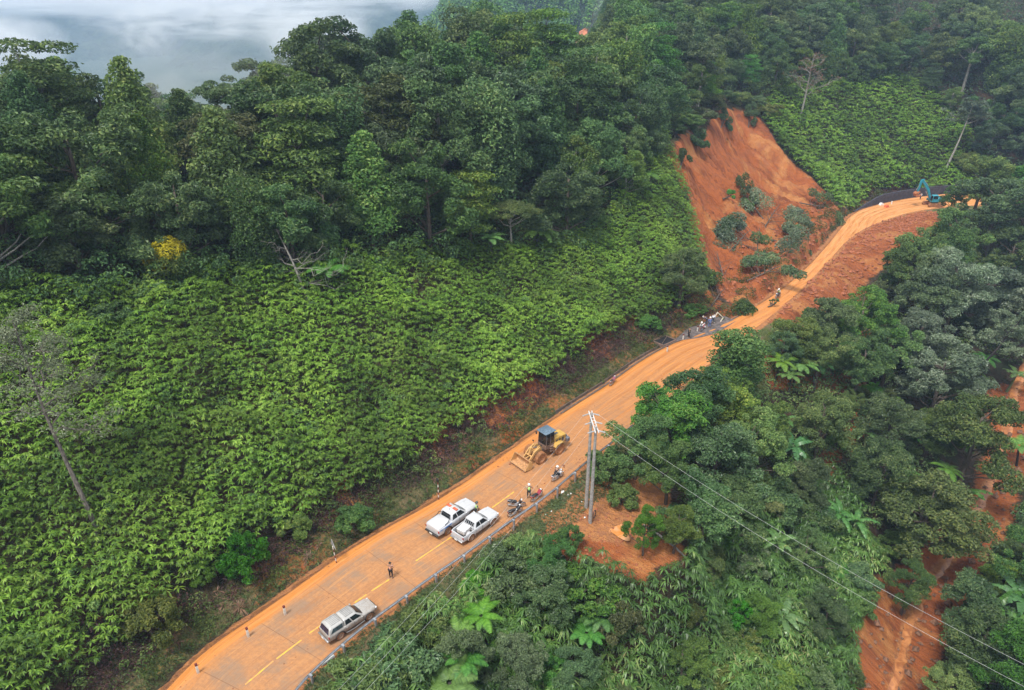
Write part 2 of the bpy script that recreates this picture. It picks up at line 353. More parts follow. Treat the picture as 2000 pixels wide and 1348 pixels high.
# ---------------------------------------------------------------- mesh helpers
def tag(o, label=None, cat=None, group=None, kind=None):
    if label: o['label'] = label
    if cat: o['category'] = cat
    if group: o['group'] = group
    if kind: o['kind'] = kind
    return o
def link(name, me, parent=None):
    o = bpy.data.objects.new(name, me); C.objects.link(o)
    if parent is not None: o.parent = parent
    return o
def empty(name, loc=(0, 0, 0), rz=0, label=None, cat=None, group=None):
    o = bpy.data.objects.new(name, None); C.objects.link(o); o.location = loc; o.rotation_euler = (0, 0, rz); o.empty_display_size = .3
    return tag(o, label, cat, group)
def np_mesh(name, V, F4=None, F3=None, mats=(), matidx=None, smooth=False):
    me = bpy.data.meshes.new(name); V = np.asarray(V, np.float32).reshape(-1, 3)
    loops = []; starts = []; tot = 0
    parts = []
    if F4 is not None and len(F4): F4 = np.asarray(F4, np.int32).reshape(-1, 4); parts.append((F4, 4))
    if F3 is not None and len(F3): F3 = np.asarray(F3, np.int32).reshape(-1, 3); parts.append((F3, 3))
    nf = sum(len(p[0]) for p in parts)
    me.vertices.add(len(V)); me.vertices.foreach_set('co', V.ravel())
    li = np.concatenate([p[0].ravel() for p in parts]); me.loops.add(len(li)); me.loops.foreach_set('vertex_index', li)
    st = []; k = 0
    for p, n in parts:
        st.append(k + np.arange(len(p)) * n); k += len(p) * n
    me.polygons.add(nf); me.polygons.foreach_set('loop_start', np.concatenate(st).astype(np.int32))
    for m in mats: me.materials.append(m)
    if matidx is not None: me.polygons.foreach_set('material_index', np.asarray(matidx, np.int32))
    me.polygons.foreach_set('use_smooth', np.full(nf, smooth))
    me.update(calc_edges=True); me.validate(); return me
class MB:
    """collects shapes into one mesh"""
    def __init__(s): s.v = []; s.f = []; s.mi = []; s.m = 0
    def add(s, V, F, m=None):
        b = len(s.v); s.v += [tuple(map(float, p)) for p in V]
        for f in F: s.f.append(tuple(b + i for i in f)); s.mi.append(s.m if m is None else m)
        return s
    def box(s, c, sz, rz=0, rx=0, ry=0, taper=1, m=None, bev=0):
        x, y, z = sz[0] / 2, sz[1] / 2, sz[2] / 2; R = Euler((rx, ry, rz)).to_matrix(); V = []
        if bev <= 0:
            for dz in (-1, 1):
                k = taper if dz > 0 else 1
                for dx, dy in ((-1, -1), (1, -1), (1, 1), (-1, 1)):
                    p = R @ Vector((dx * x * k, dy * y * k, dz * z)); V.append((p.x + c[0], p.y + c[1], p.z + c[2]))
            return s.add(V, [(3, 2, 1, 0), (4, 5, 6, 7), (0, 1, 5, 4), (1, 2, 6, 5), (2, 3, 7, 6), (3, 0, 4, 7)], m)
        b = min(bev, x * .9, y * .9, z * .9)
        rings = []
        for zz, ins in ((-z, b), (-z + b, 0), (z - b, 0), (z, b)):
            k = taper if zz > 0 else 1; X, Y = (x - ins) * k, (y - ins) * k
            rings.append([(-X + b * .5, -Y, zz), (X - b * .5, -Y, zz), (X, -Y + b * .5, zz), (X, Y - b * .5, zz), (X - b * .5, Y, zz), (-X + b * .5, Y, zz), (-X, Y - b * .5, zz), (-X, -Y + b * .5, zz)])
        for r in rings:
            for q in r:
                p = R @ Vector(q); V.append((p.x + c[0], p.y + c[1], p.z + c[2]))
        F = [tuple(range(7, -1, -1)), tuple(range(24, 32))]
        for k in range(3):
            for i in range(8): F.append((k * 8 + i, k * 8 + (i + 1) % 8, k * 8 + 8 + (i + 1) % 8, k * 8 + 8 + i))
        return s.add(V, F, m)
    def tube(s, P, r, n=8, m=None, cap=True):
        P = [Vector(p) for p in P]; r = r if isinstance(r, (list, tuple)) else [r] * len(P); V = []; F = []
        up = None
        for i, p in enumerate(P):
            t = (P[min(i + 1, len(P) - 1)] - P[max(i - 1, 0)]).normalized()
            if up is None: up = t.orthogonal().normalized()
            up = (up - t * up.dot(t)); up = up.normalized() if up.length > 1e-6 else t.orthogonal().normalized(); w = t.cross(up)
            for k in range(n):
                a = 2 * math.pi * k / n; q = p + (up * math.cos(a) + w * math.sin(a)) * r[i]; V.append(q)
        for i in range(len(P) - 1):
            for k in range(n): F.append((i * n + k, i * n + (k + 1) % n, (i + 1) * n + (k + 1) % n, (i + 1) * n + k))
        if cap: F.append(tuple(range(n - 1, -1, -1))); F.append(tuple((len(P) - 1) * n + k for k in range(n)))
        return s.add(V, F, m)
    def lathe(s, c, prof, axis='z', n=20, m=None, cap=True):
        V = []; F = []
        for r, h in prof:
            for k in range(n):
                a = 2 * math.pi * k / n; x, y = r * math.cos(a), r * math.sin(a)
                p = {'z': (x, y, h), 'y': (x, h, y), 'x': (h, x, y)}[axis]; V.append((p[0] + c[0], p[1] + c[1], p[2] + c[2]))
        for i in range(len(prof) - 1):
            for k in range(n): F.append((i * n + k, i * n + (k + 1) % n, (i + 1) * n + (k + 1) % n, (i + 1) * n + k))
        if cap:
            if prof[0][0] > 1e-4: F.append(tuple(range(n)))
            if prof[-1][0] > 1e-4: F.append(tuple((len(prof) - 1) * n + k for k in range(n - 1, -1, -1)))
        return s.add(V, F, m)
    def loft(s, rings, m=None, closed=True, cap=True):
        n = len(rings[0]); V = [p for r in rings for p in r]; F = []
        for i in range(len(rings) - 1):
            for k in range(n if closed else n - 1): F.append((i * n + k, i * n + (k + 1) % n, (i + 1) * n + (k + 1) % n, (i + 1) * n + k))
        if cap and closed: F.append(tuple(range(n - 1, -1, -1))); F.append(tuple((len(rings) - 1) * n + k for k in range(n)))
        return s.add(V, F, m)
    def ext(s, prof, y0, y1, m=None):
        """side profile (x,z) extruded along y"""
        n = len(prof); V = [(x, y0, z) for x, z in prof] + [(x, y1, z) for x, z in prof]
        F = [tuple(range(n)), tuple(range(2 * n - 1, n - 1, -1))]
        for k in range(n): F.append((k, (k + 1) % n, n + (k + 1) % n, n + k))
        return s.add(V, F, m)
    def panel(s, q, th=.012, m=None):
        """quad/polygon q given thickness along its normal"""
        q = [Vector(p) for p in q]; nrm = (q[1] - q[0]).cross(q[2] - q[1]).normalized() * th; n = len(q)
        V = [p - nrm for p in q] + [p + nrm for p in q]; F = [tuple(range(n - 1, -1, -1)), tuple(range(n, 2 * n))]
        for k in range(n): F.append((k, (k + 1) % n, n + (k + 1) % n, n + k))
        return s.add(V, F, m)
    def build(s, name, mats, parent=None, smooth=None, bevel=0, fix=True):
        me = bpy.data.meshes.new(name); me.from_pydata(s.v, [], s.f)
        mats = mats if isinstance(mats, (list, tuple)) else [mats]
        for m in mats: me.materials.append(m)
        if len(mats) > 1: me.polygons.foreach_set('material_index', s.mi)
        me.update()
        if fix:
            bm = bmesh.new(); bm.from_mesh(me); bmesh.ops.recalc_face_normals(bm, faces=bm.faces); bm.to_mesh(me); bm.free()
        if smooth is not None:
            me.polygons.foreach_set('use_smooth', [True] * len(me.polygons)); me.set_sharp_from_angle(angle=RAD(smooth))
        o = link(name, me, parent)
        if bevel:
            b = o.modifiers.new('bevel', 'BEVEL'); b.width = bevel; b.segments = 2; b.limit_method = 'ANGLE'; b.angle_limit = RAD(40)
        return o
def copy_tree(o, parent=None):
    c = o.copy(); C.objects.link(c)
    if parent is not None: c.parent = parent; c.matrix_parent_inverse = o.matrix_parent_inverse
    for ch in list(o.children): copy_tree(ch, c)
    return c

# ---------------------------------------------------------------- the ground sheet
def graded(a, b, step, lim, g=1.16):
    c = list(np.arange(a, b + 1e-6, step)); s = step; x = c[-1]
    while x < lim[1]: s *= g; x += s; c.append(x)
    s = step; x = c[0]; pre = []
    while x > lim[0]: s *= g; x -= s; pre.append(x)
    return np.array(pre[::-1] + c)
gx = graded(-66, 132, .6, (-6000, 6000)); gy = graded(12, 214, .6, (-3000, 9000))
GX, GY = np.meshgrid(gx, gy); GZ = Z(GX, GY)
insroad = inpoly(GX, GY, ROADPOLY)
GRAW = GZ.copy()
def Z(x, y):            # height looked up on the built ground sheet
    x = np.asarray(x, float); y = np.asarray(y, float); i = np.clip(np.searchsorted(gx, x) - 1, 0, len(gx) - 2); j = np.clip(np.searchsorted(gy, y) - 1, 0, len(gy) - 2)
    fx = np.clip((x - gx[i]) / (gx[i + 1] - gx[i]), 0, 1); fy = np.clip((y - gy[j]) / (gy[j + 1] - gy[j]), 0, 1)
    return (GRAW[j, i] * (1 - fx) + GRAW[j, i + 1] * fx) * (1 - fy) + (GRAW[j + 1, i] * (1 - fx) + GRAW[j + 1, i + 1] * fx) * fy
GZ = np.where(insroad, -.12, GZ)
nx, ny = len(gx), len(gy)
idx = np.arange(nx * ny).reshape(ny, nx)
F4 = np.stack([idx[:-1, :-1], idx[:-1, 1:], idx[1:, 1:], idx[1:, :-1]], -1).reshape(-1, 4)
me = np_mesh('ground', np.stack([GX, GY, GZ], -1), F4, mats=[ground_material()], smooth=True)
def polymask(P, X, Y, soft=1.2, j=2.6):
    X, Y = X + j * fbm(X / 2.2, Y / 2.2, 3, 25), Y + j * fbm(X / 2.2, Y / 2.2, 3, 26)
    ins = inpoly(X, Y, P); d, _ = seg_dist(X, Y, np.vstack([P, P[:1]])); return np.where(ins, .5 + np.minimum(d / soft, 1) * .5, .5 - np.minimum(d / soft, 1) * .5)
RSOIL = [[(1045,1045),(1090,1000),(1150,985),(1230,1000),(1320,1060),(1330,1100),(1260,1130),(1160,1125),(1110,1090)],
         [(1590,880),(1640,880),(1635,960),(1600,950)],
         [(1640,760),(1690,740),(1700,840),(1660,880),(1640,840)],
         [(1930,750),(2040,740),(2050,900),(1990,950),(1960,1060),(1900,1130),(1880,1200),(1830,1290),(1850,1400),(1670,1400),(1665,1250),(1700,1130),(1760,1110),(1830,1030),(1900,980),(1925,860)],
         [(1560,600),(1700,560),(1720,640),(1640,760),(1500,760),(1480,720)],
         [(1380,640),(1440,622),(1372,540),(1340,600)]]
MUDP = [[(1052,1060),(1062,1012),(1110,985),(1150,930),(1230,925),(1300,945),(1310,1010),(1240,1075),(1170,1060),(1120,1040),(1060,1050)],
        [(1590,510),(1665,455),(1640,455)]]
dlg, slg = seg_dist(GX, GY, LE); drg, srg = seg_dist(GX, GY, RE)
leftg = inpoly(GX, GY, BIGL)
red = polymask(SCAR, GX, GY, 1.6); red = np.maximum(red, polymask(SPILL, GX, GY, 1.5))
for P in RSOIL:
    W = np.array([at(*p)[:2] for p in P]); red = np.maximum(red, polymask(W, GX, GY, 1.8))
mudm = np.zeros_like(red)
for P in MUDP:
    W = np.array([at(*p)[:2] for p in P]); mudm = np.maximum(mudm, polymask(W, GX, GY, 1.3))
mudm = np.maximum(mudm, np.where(~insroad, 1.05 - .55 * np.minimum(np.where(leftg, dlg / (.45 + 1.6 * np.clip(fbm(GX / 2.5, GY / 2.5, 3, 42) + .15, 0, 1)), drg / (.5 + 1.2 * np.clip(fbm(GX / 2.5, GY / 2.5, 3, 43) + .1, 0, 1))), 4), 1))
dst, _ = stream_dz(GX, GY); mudm = np.maximum(mudm, (.78 - dst / 2.2))
grs = np.where(leftg, np.where((dlg > 7) & (dlg < 42) & (GX < 60), .42, .62 - .30 * np.abs(dlg - 2.2) / 2.2), .85 - .35 * np.maximum(drg - 3.5, 0) / 3)
red = np.where(leftg & (dlg < 7) & (dlg > 1), np.maximum(red, .42 + .7 * fbm(GX / 4, GY / 4, 3, 41)), red)
col = np.ones((ny * nx, 4), np.float32)
col[:, 0] = np.clip(red, 0, 1).ravel(); col[:, 1] = np.clip(grs, 0, 1).ravel(); col[:, 2] = np.clip(mudm, 0, 1).ravel()
ca = me.attributes.new('mask', 'FLOAT_COLOR', 'POINT'); ca.data.foreach_set('color', col.ravel())
sa = me.attributes.new('slope_uv', 'FLOAT_VECTOR', 'POINT'); suv = np.stack([np.where(leftg, slg, srg), np.where(leftg, dlg, drg), 0 * dlg], -1).reshape(-1, 3).astype(np.float32); sa.data.foreach_set('vector', suv.ravel())
tag(link('ground', me), kind='structure')

# ---------------------------------------------------------------- the road
def resample(P, n):
    P = np.asarray(P, float); d = np.r_[0, np.cumsum(np.hypot(*np.diff(P[:, :2], axis=0).T))]
    s = np.linspace(0, d[-1], n); return np.stack([np.interp(s, d, P[:, k]) for k in range(P.shape[1])], -1), s
NA = 420; Lr, Ls = resample(LE, NA); Rr, Rs = resample(RE, NA); NC = 26
tt = np.linspace(0, 1, NC)
_D = np.hypot(Lr[:, None, 0] - RE[None, :, 0], Lr[:, None, 1] - RE[None, :, 1])
_f = resample(RE, 3000)[0]; _D = np.hypot(Lr[:, None, 0] - _f[None, :, 0], Lr[:, None, 1] - _f[None, :, 1]); _j = np.maximum.accumulate(np.argmin(_D, 1)); _j[0] = 0; _j[-1] = 2999
_j = np.convolve(np.pad(_j.astype(float), 12, 'edge'), np.ones(25) / 25, 'valid'); Rr = np.stack([np.interp(_j, np.arange(3000), _f[:, k]) for k in (0, 1)], -1)
RX = Lr[:, None, :] * (1 - tt)[None, :, None] + Rr[:, None, :] * tt[None, :, None]
wid = np.hypot(*(Rr - Lr).T); U = wid[:, None] * tt[None, :]; Vv = np.repeat(Ls[:, None], NC, 1)
along = np.clip(Ls / Ls[-1], 0, 1)
mudr = sstep(.12, .4, along)[:, None]
RZ = .004 + .05 * (1 - np.abs(tt - .5) * 2)[None, :] + (.02 + .07 * mudr) * (fbm(U * 1.6, Vv * .25, 4, 31) + .5) * 1.0
RZ += .16 * np.exp(-((U - .45) / .35) ** 2) * (.5 + fbm(Vv * .5, U, 3, 32))          # ridge of scraped mud on the left edge
RZ[:, 0] = -.05; RZ[:, -1] = -.05
ridx = np.arange(NA * NC).reshape(NA, NC)
RF = np.stack([ridx[:-1, :-1], ridx[:-1, 1:], ridx[1:, 1:], ridx[1:, :-1]], -1).reshape(-1, 4)
me = np_mesh('road', np.concatenate([RX, RZ[..., None]], -1), RF, mats=[road_material()], smooth=True)
uvl = me.uv_layers.new(name='UVMap'); li = np.empty(len(me.loops), np.int32); me.loops.foreach_get('vertex_index', li)
uvv = np.stack([U.ravel(), Vv.ravel()], -1); uvl.data.foreach_set('uv', uvv[li].astype(np.float32).ravel())
aa = me.attributes.new('along', 'FLOAT', 'POINT'); aa.data.foreach_set('value', np.repeat(along, NC).astype(np.float32))
tag(link('road', me), kind='structure')
def roadz(x, y):
    d, _ = seg_dist(np.array([x]), np.array([y]), np.vstack([LE])); i = int(np.argmin(np.hypot(RX[..., 0] - x, RX[..., 1] - y))); return float(RZ.ravel()[i])
m_yel, t = newmat('worn_yellow_paint'); g = t.n('ShaderNodeNewGeometry').outputs['Position']
n = t.noise(g, 2.6, 6, .7)
t.l(t.mix(t.ss(n, .42, .62), (.72, .42, .05), (.55, .27, .09)), t.b.inputs['Base Color']); t.b.inputs['Roughness'].default_value = .8
for a, b in [((479,1337),(534,1291)), ((540,1287),(589,1250)), ((604,1237),(627,1221)), ((726,1154),(760,1132)), ((812,1096),(883,1048)), ((961,992),(1004,961)), ((693,1177),(716,1161))]:
    p, q = gz(*a, .06), gz(*b, .06); d = (q - p)[:2]; L = np.hypot(*d); d = d / L; nrm = np.array([-d[1], d[0]]) * .055
    k = max(2, int(L / .25)); V = []
    for i in range(k + 1):
        c = p[:2] + d * L * i / k
        for sgn in (1, -1):
            w = c + nrm * sgn; V.append((w[0], w[1], roadz(*c) + .012))
    F = [(2 * i, 2 * i + 1, 2 * i + 3, 2 * i + 2) for i in range(k)]
    tag(link('road_marking', np_mesh('road_marking', V, F, mats=[m_yel])), kind='structure')
# the muddy stream down the gully
m_w, t = newmat('muddy_water'); g = t.n('ShaderNodeNewGeometry').outputs['Position']; n = t.noise(g, 1.2, 6, .65, .8)
t.l(t.mix(t.ss(n, .35, .65), (.25, .085, .028), (.46, .19, .065)), t.b.inputs['Base Color']); t.b.inputs['Roughness'].default_value = .3; bump(t, n, .5, .08)
Sr, Ss = resample(STREAM, 160); V = []
for i in range(160):
    d = Sr[min(i + 1, 159)][:2] - Sr[max(i - 1, 0)][:2]; d /= np.hypot(*d); nrm = np.array([-d[1], d[0]])
    hw = .10 + .95 * (float(fbm(np.array([Ss[i] * .8]), np.array([.5]), 3, 51)[0]) + .5); off = 2.0 * float(fbm(np.array([Ss[i] * .35]), np.array([7.5]), 3, 52)[0])
    c = Sr[i][:2] + nrm * off
    for k in (-1, -.4, .4, 1): w = c + nrm * hw * k; V.append((w[0], w[1], Z1(*c) + .12 if abs(k) < .6 else Z1(*c) + .02))
F = [(4 * i + k, 4 * i + k + 1, 4 * i + k + 5, 4 * i + k + 4) for i in range(159) for k in range(3)]
tag(link('stream', np_mesh('stream', V, F, mats=[m_w], smooth=True)), kind='structure')
# the puddle by the poles
def disc_sheet(name, px, z, mat, kind='structure', n=40, jit=.18):
    P = smooth_poly(np.array([gz(a, b, z)[:2] for a, b in px + px[:1]]), 3); c = P.mean(0); V = [(c[0], c[1], z)] + [(p[0], p[1], z) for p in P[:-1]]
    k = len(V) - 1; F = [(0, 1 + i, 1 + (i + 1) % k) for i in range(k)]
    return tag(link(name, np_mesh(name, V, F3=F, mats=[mat])), kind=kind)
# ---------------------------------------------------------------- foliage generators (numpy)
def unit(a): return a / np.maximum(np.linalg.norm(a, axis=-1, keepdims=True), 1e-9)
def leaves(P, N, size, asp=.45, r=None, fold=.18):
    """a pointed leaf of 4 vertices at every point P facing N; returns V,F4"""
    r = r or rng; n = len(P); N = unit(N); a = unit(np.cross(N, r.normal(size=(n, 3)))); b = np.cross(N, a)
    s = (np.asarray(size) * r.uniform(.65, 1.3, n))[:, None] if np.ndim(size) == 0 else size[:, None]
    V = np.stack([P - a * s * .5, P + b * s * asp * .5 + N * s * fold, P + a * s * .5 - N * s * fold * .6, P - b * s * asp * .5 + N * s * fold], 1).reshape(-1, 3)
    F = np.arange(4 * n).reshape(n, 4); return V, F
def star(cx, cy, cz, r, n_leaf, droop=.5, wid=.13, rr=None, upz=.5, segs=2):
    """tufts of long arching leaves radiating from centres; c* arrays. returns V,F4"""
    rr = rr or rng; K = len(cx); C0 = np.stack([cx, cy, cz], -1)[:, None, :]; az = rr.uniform(0, 2 * np.pi, (K, n_leaf)); el = rr.uniform(-.15, 1.0, (K, n_leaf)) * upz
    L = np.asarray(r)[:, None] * rr.uniform(.65, 1.15, (K, n_leaf)); D = np.stack([np.cos(az) * np.cos(el), np.sin(az) * np.cos(el), np.sin(el)], -1)
    S = np.stack([-np.sin(az), np.cos(az), rr.uniform(-.45, .45, (K, n_leaf))], -1); W = (np.asarray(r)[:, None] * wid * rr.uniform(.7, 1.3, (K, n_leaf)))[..., None]
    prof = [(.08, .25), (.42, 1.0), (.78, .75), (1.0, .08)] if segs == 3 else [(.08, .3), (.5, 1.0), (1.0, .08)]
    rows = []
    for t, w in prof:
        p = C0 + D * (L * t)[..., None]; p = p - np.array([0, 0, 1.0]) * (L * droop * t * t)[..., None]
        rows.append(p + S * W * w * .5); rows.append(p - S * W * w * .5)
    V = np.stack(rows, 2); m = len(rows); V = V.reshape(-1, 3); base = np.arange(K * n_leaf)[:, None] * m
    F = np.concatenate([base + np.array([2 * i, 2 * i + 1, 2 * i + 3, 2 * i + 2])[None] for i in range(len(prof) - 1)], 0)
    return V, F
def merge(parts):
    V = []; F = []; b = 0
    for v, f in parts: V.append(v); F.append(f + b); b += len(v)
    return np.concatenate(V), np.concatenate(F)
def puff_leaves(cen, rad, n, size, flat=1.0, up=.55, r=None, asp=.5, inner=.35):
    r = r or rng; d = unit(r.normal(size=(n, 3)) + np.array([0, 0, .35])); k = r.uniform(0, 1, n); rr = rad * (1 - inner * k * k) * (1 + .22 * np.sin(d[:, 0] * 5 + cen[0]) * np.cos(d[:, 1] * 6 + cen[1]))
    P = np.array(cen) + d * rr[:, None] * np.array([1, 1, flat]); N = unit(d * .7 + np.array([0, 0, up]) + r.normal(size=(n, 3)) * .45)
    return leaves(P, N, size, asp, r)
def limb(mb, a, b, r0, r1, r, wob=.12, n=5):
    a = np.array(a, float); b = np.array(b, float); L = np.linalg.norm(b - a); P = []; R = []
    for i in range(n + 1):
        t = i / n; w = r.normal(size=3) * wob * L * .18 * math.sin(math.pi * t); P.append(tuple(a + (b - a) * t + w + np.array([0, 0, -.12 * L * math.sin(math.pi * t)]) * .3)); R.append(r0 + (r1 - r0) * t)
    mb.tube(P, R, 6); return P
LM = {}
def lm(name, cols, **k): LM[name] = leafmat('leaf_' + name, cols, patch=.32 if name in ('fern', 'farfern', 'bamboo') else .12, **k)
lm('dark', [(0, (0.0286, 0.0606, 0.022)), (0.45, (0.0715, 0.1344, 0.044)), (0.8, (0.1358, 0.2108, 0.0638)), (1, (0.2717, 0.3294, 0.11))], rough=.45)
lm('mid', [(0, (0.034, 0.0777, 0.0189)), (0.45, (0.0878, 0.1732, 0.0378)), (0.8, (0.1699, 0.2634, 0.0546)), (1, (0.3115, 0.3763, 0.0998))])
lm('blue', [(0, (0.0308, 0.0582, 0.0222)), (0.45, (0.0771, 0.1328, 0.0496)), (0.8, (0.14, 0.2088, 0.077)), (1, (0.28, 0.3289, 0.1283))], rough=.4, spec=.4)
lm('olive', [(0, (0.029, 0.0483, 0.0154)), (0.45, (0.0805, 0.1207, 0.0308)), (0.8, (0.153, 0.1851, 0.0462)), (1, (0.2415, 0.2495, 0.077))])
lm('bright', [(0, (0.0253, 0.0805, 0.0138)), (0.45, (0.0667, 0.1725, 0.023)), (0.8, (0.115, 0.2587, 0.0345)), (1, (0.207, 0.345, 0.0633))])
lm('fern', [(0, (0.0206, 0.0765, 0.0103)), (0.35, (0.0645, 0.1845, 0.0184)), (0.7, (0.1247, 0.279, 0.0299)), (1, (0.2322, 0.387, 0.0633))], objvar=.0)
lm('farfern', [(0, (0.0333, 0.081, 0.012)), (0.4, (0.0997, 0.189, 0.026)), (0.8, (0.1805, 0.279, 0.045)), (1, (0.285, 0.369, 0.085))], objvar=.0)
lm('bamboo', [(0, (0.0252, 0.0672, 0.014)), (0.45, (0.0694, 0.1568, 0.03)), (0.8, (0.126, 0.2352, 0.05)), (0.95, (0.252, 0.3136, 0.1)), (1, (0.378, 0.28, 0.14))], objvar=.12, spec=.4, rough=.4)
lm('silver', [(0, (.05, .085, .045)), (.45, (.11, .165, .090)), (.8, (.19, .25, .15)), (1, (.30, .35, .24))], rough=.38, spec=.5)
lm('treefern', [(0, (0.04, 0.12, 0.018)), (0.5, (0.085, 0.2, 0.03)), (1, (0.15, 0.3, 0.055))], objvar=.18)
lm('banana', [(0, (0.05, 0.15, 0.03)), (0.6, (0.09, 0.22, 0.05)), (0.9, (0.14, 0.28, 0.07)), (1, (0.35, 0.33, 0.08))], objvar=.1, rough=.35, spec=.5, trans=.3)
lm('yellow', [(0, (0.136, 0.17, 0.016)), (0.3, (0.357, 0.306, 0.024)), (0.7, (0.527, 0.4505, 0.04)), (1, (0.612, 0.561, 0.112))], objvar=0)
lm('dry', [(0, (0.07, 0.035, 0.022)), (0.5, (0.16, 0.085, 0.05)), (1, (0.34, 0.22, 0.13))], objvar=.1)
lm('purple', [(0, (0.028, 0.014, 0.014)), (0.5, (0.07, 0.03, 0.028)), (1, (0.15, 0.07, 0.05))], objvar=0)
lm('weed', [(0, (0.022, 0.045, 0.012)), (0.5, (0.055, 0.095, 0.022)), (0.85, (0.1, 0.145, 0.035)), (1, (0.2, 0.19, 0.075))], objvar=0)
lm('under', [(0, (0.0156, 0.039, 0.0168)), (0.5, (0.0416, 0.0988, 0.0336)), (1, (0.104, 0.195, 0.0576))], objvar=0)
lm('pale', [(0, (.07, .095, .045)), (.5, (.14, .17, .085)), (.85, (.22, .25, .15)), (1, (.42, .43, .35))], objvar=0)
BK = {'pale': barkmat('bark_pale', (.06, .052, .045), (.20, .17, .145)), 'brown': barkmat('bark_brown', (.045, .032, .024), (.13, .10, .08)), 'grey': barkmat('bark_grey', (.12, .11, .095), (.34, .32, .28)),
      'dark': barkmat('bark_dark', (.018, .014, .012), (.05, .04, .034))}

# ---------------------------------------------------------------- tree prototypes: meshes (crown, trunk), unit size in metres
def make_tree(kind, seed, H=15.0, leaf=.42, nl=9000):
    r = np.random.default_rng(seed); mb = MB(); parts = []
    if kind in ('round', 'bush'):
        rd = kind == 'round'; R = H * (.34 if rd else .52); nL = 9 if rd else 7; cen = []; pr = []
        for i in range(nL):
            an = i * 2.4 + r.uniform(-.5, .5); hh = (i + .5) / nL; rr = R * (.95 - .55 * hh) * r.uniform(.55, 1.0); zc = H * (.34 + .46 * hh if rd else .22 + .45 * hh) + r.uniform(-.04, .04) * H; lr = R * r.uniform(.34, .56); lc = np.array([math.cos(an) * rr, math.sin(an) * rr, zc])
            for j in range(10):
                d = unit(r.normal(size=3) + np.array([math.cos(an) * .5, math.sin(an) * .5, .55])); cen.append(lc + d * lr * r.uniform(.55, 1.15) * np.array([1, 1, .85])); pr.append(R * r.uniform(.11, .24))
        cen = np.array(cen); pr = np.array(pr); fl = .62; up = .6
    elif kind == 'layered':
        lv = np.linspace(.34, .96, 7); cen = []; pr = []
        for i, l in enumerate(lv):
            k = 4 if i < 5 else 2
            for a in range(k):
                an = a * 2 * np.pi / k + i * 1.1 + r.uniform(-.3, .3); rr = H * .26 * (1.15 - l * .75) * r.uniform(.6, 1.25); cen.append((math.cos(an) * rr, math.sin(an) * rr, H * l + r.uniform(-.4, .4))); pr.append(H * .15 * r.uniform(.75, 1.2))
        cen = np.array(cen); pr = np.array(pr); fl = .30; up = 1.1
    elif kind == 'cone':
        cen = []; pr = []
        for i in range(26):
            t = (i + .5) / 26; rr = H * .22 * (1.02 - t) ** .8; an = i * 2.4; cen.append((math.cos(an) * rr * .75, math.sin(an) * rr * .75, H * (.24 + .74 * t))); pr.append(H * .105 * (1.25 - t * .75))
        cen = np.array(cen); pr = np.array(pr); fl = .7; up = .3
    elif kind == 'column':
        cen = []; pr = []
        for i in range(22):
            t = (i + .5) / 22; rr = H * .10 * (1.2 - .6 * abs(t - .5)) ; an = i * 2.4; cen.append((math.cos(an) * rr, math.sin(an) * rr, H * (.12 + .84 * t))); pr.append(H * .105 * r.uniform(.7, 1.25))
        cen = np.array(cen); pr = np.array(pr); fl = 1.0; up = .35
    elif kind == 'airy':
        cen = []; pr = []
        for i in range(15):
            an = i * 2.4 + r.uniform(-.4, .4); rr = H * .24 * math.sqrt((i + .5) / 15) * r.uniform(.7, 1.2); cen.append((math.cos(an) * rr, math.sin(an) * rr, H * (.93 - .9 * (rr / H) ** 1.1 * 1.0 - (.22 if i % 4 == 0 else 0)))); pr.append(H * .085 * r.uniform(.75, 1.3))
        cen = np.array(cen); pr = np.array(pr); fl = .5; up = .9
    elif kind == 'umbrella':
        cen = []; pr = []
        for i in range(22):
            an = i * 2.4; rr = H * .42 * math.sqrt((i + .5) / 22); cen.append((math.cos(an) * rr, math.sin(an) * rr, H * (.93 - .55 * (rr / H) ** 2) + r.uniform(-.3, .3))); pr.append(H * .12 * r.uniform(.7, 1.2))
        cen = np.array(cen); pr = np.array(pr); fl = .38; up = 1.2
    per = (pr ** 2); per = (per / per.sum() * nl).astype(int) + 10
    for c, p, k in zip(cen, pr, per):
        parts.append(puff_leaves(c, p, k, leaf, fl, up, r))
        q = max(6, k // 14); jj = np.array(c) + unit(r.normal(size=(q, 3))) * p * r.uniform(.9, 1.35, q)[:, None] * np.array([1, 1, fl]); parts.append(leaves(jj, r.normal(size=(q, 3)) + np.array([0, 0, .8]), leaf, .5, r))
    V, F = merge(parts); low = cen[:, 2].min()
    crown = np_mesh('crown_' + kind, V, F)
    tr = H * (.014 if kind != 'bush' else .02) + .05; th = H * (.72 if kind not in ('bush',) else .4); lean = r.normal(size=2) * H * .02
    top = (lean[0], lean[1], th); mb.tube([(0, 0, -1.2), (0, 0, .1), (lean[0] * .4, lean[1] * .4, th * .4), (lean[0] * .8, lean[1] * .7, th * .75), top], [tr * 1.6, tr * 1.25, tr, tr * .75, tr * .4], 8)
    order = np.argsort(-pr)[:16]
    for i in order:
        c = cen[i]; z0 = max(H * .18, min(th * .95, c[2] - np.hypot(c[0], c[1]) * .7)); f = z0 / th; st = (lean[0] * f, lean[1] * f, z0); limb(mb, st, c, tr * .45, tr * .12, r)
    return crown, mb
def tree_proto(kind, seed, leafm, bark, H=15.0, leaf=.42, nl=9000):
    cm, mb = make_tree(kind, seed, H, leaf, nl); cm.materials.append(LM[leafm])
    me = bpy.data.meshes.new('trunk'); me.from_pydata(mb.v, [], mb.f); me.materials.append(BK[bark]); me.update(); me.polygons.foreach_set('use_smooth', [True] * len(me.polygons))
    return (cm, me, H)
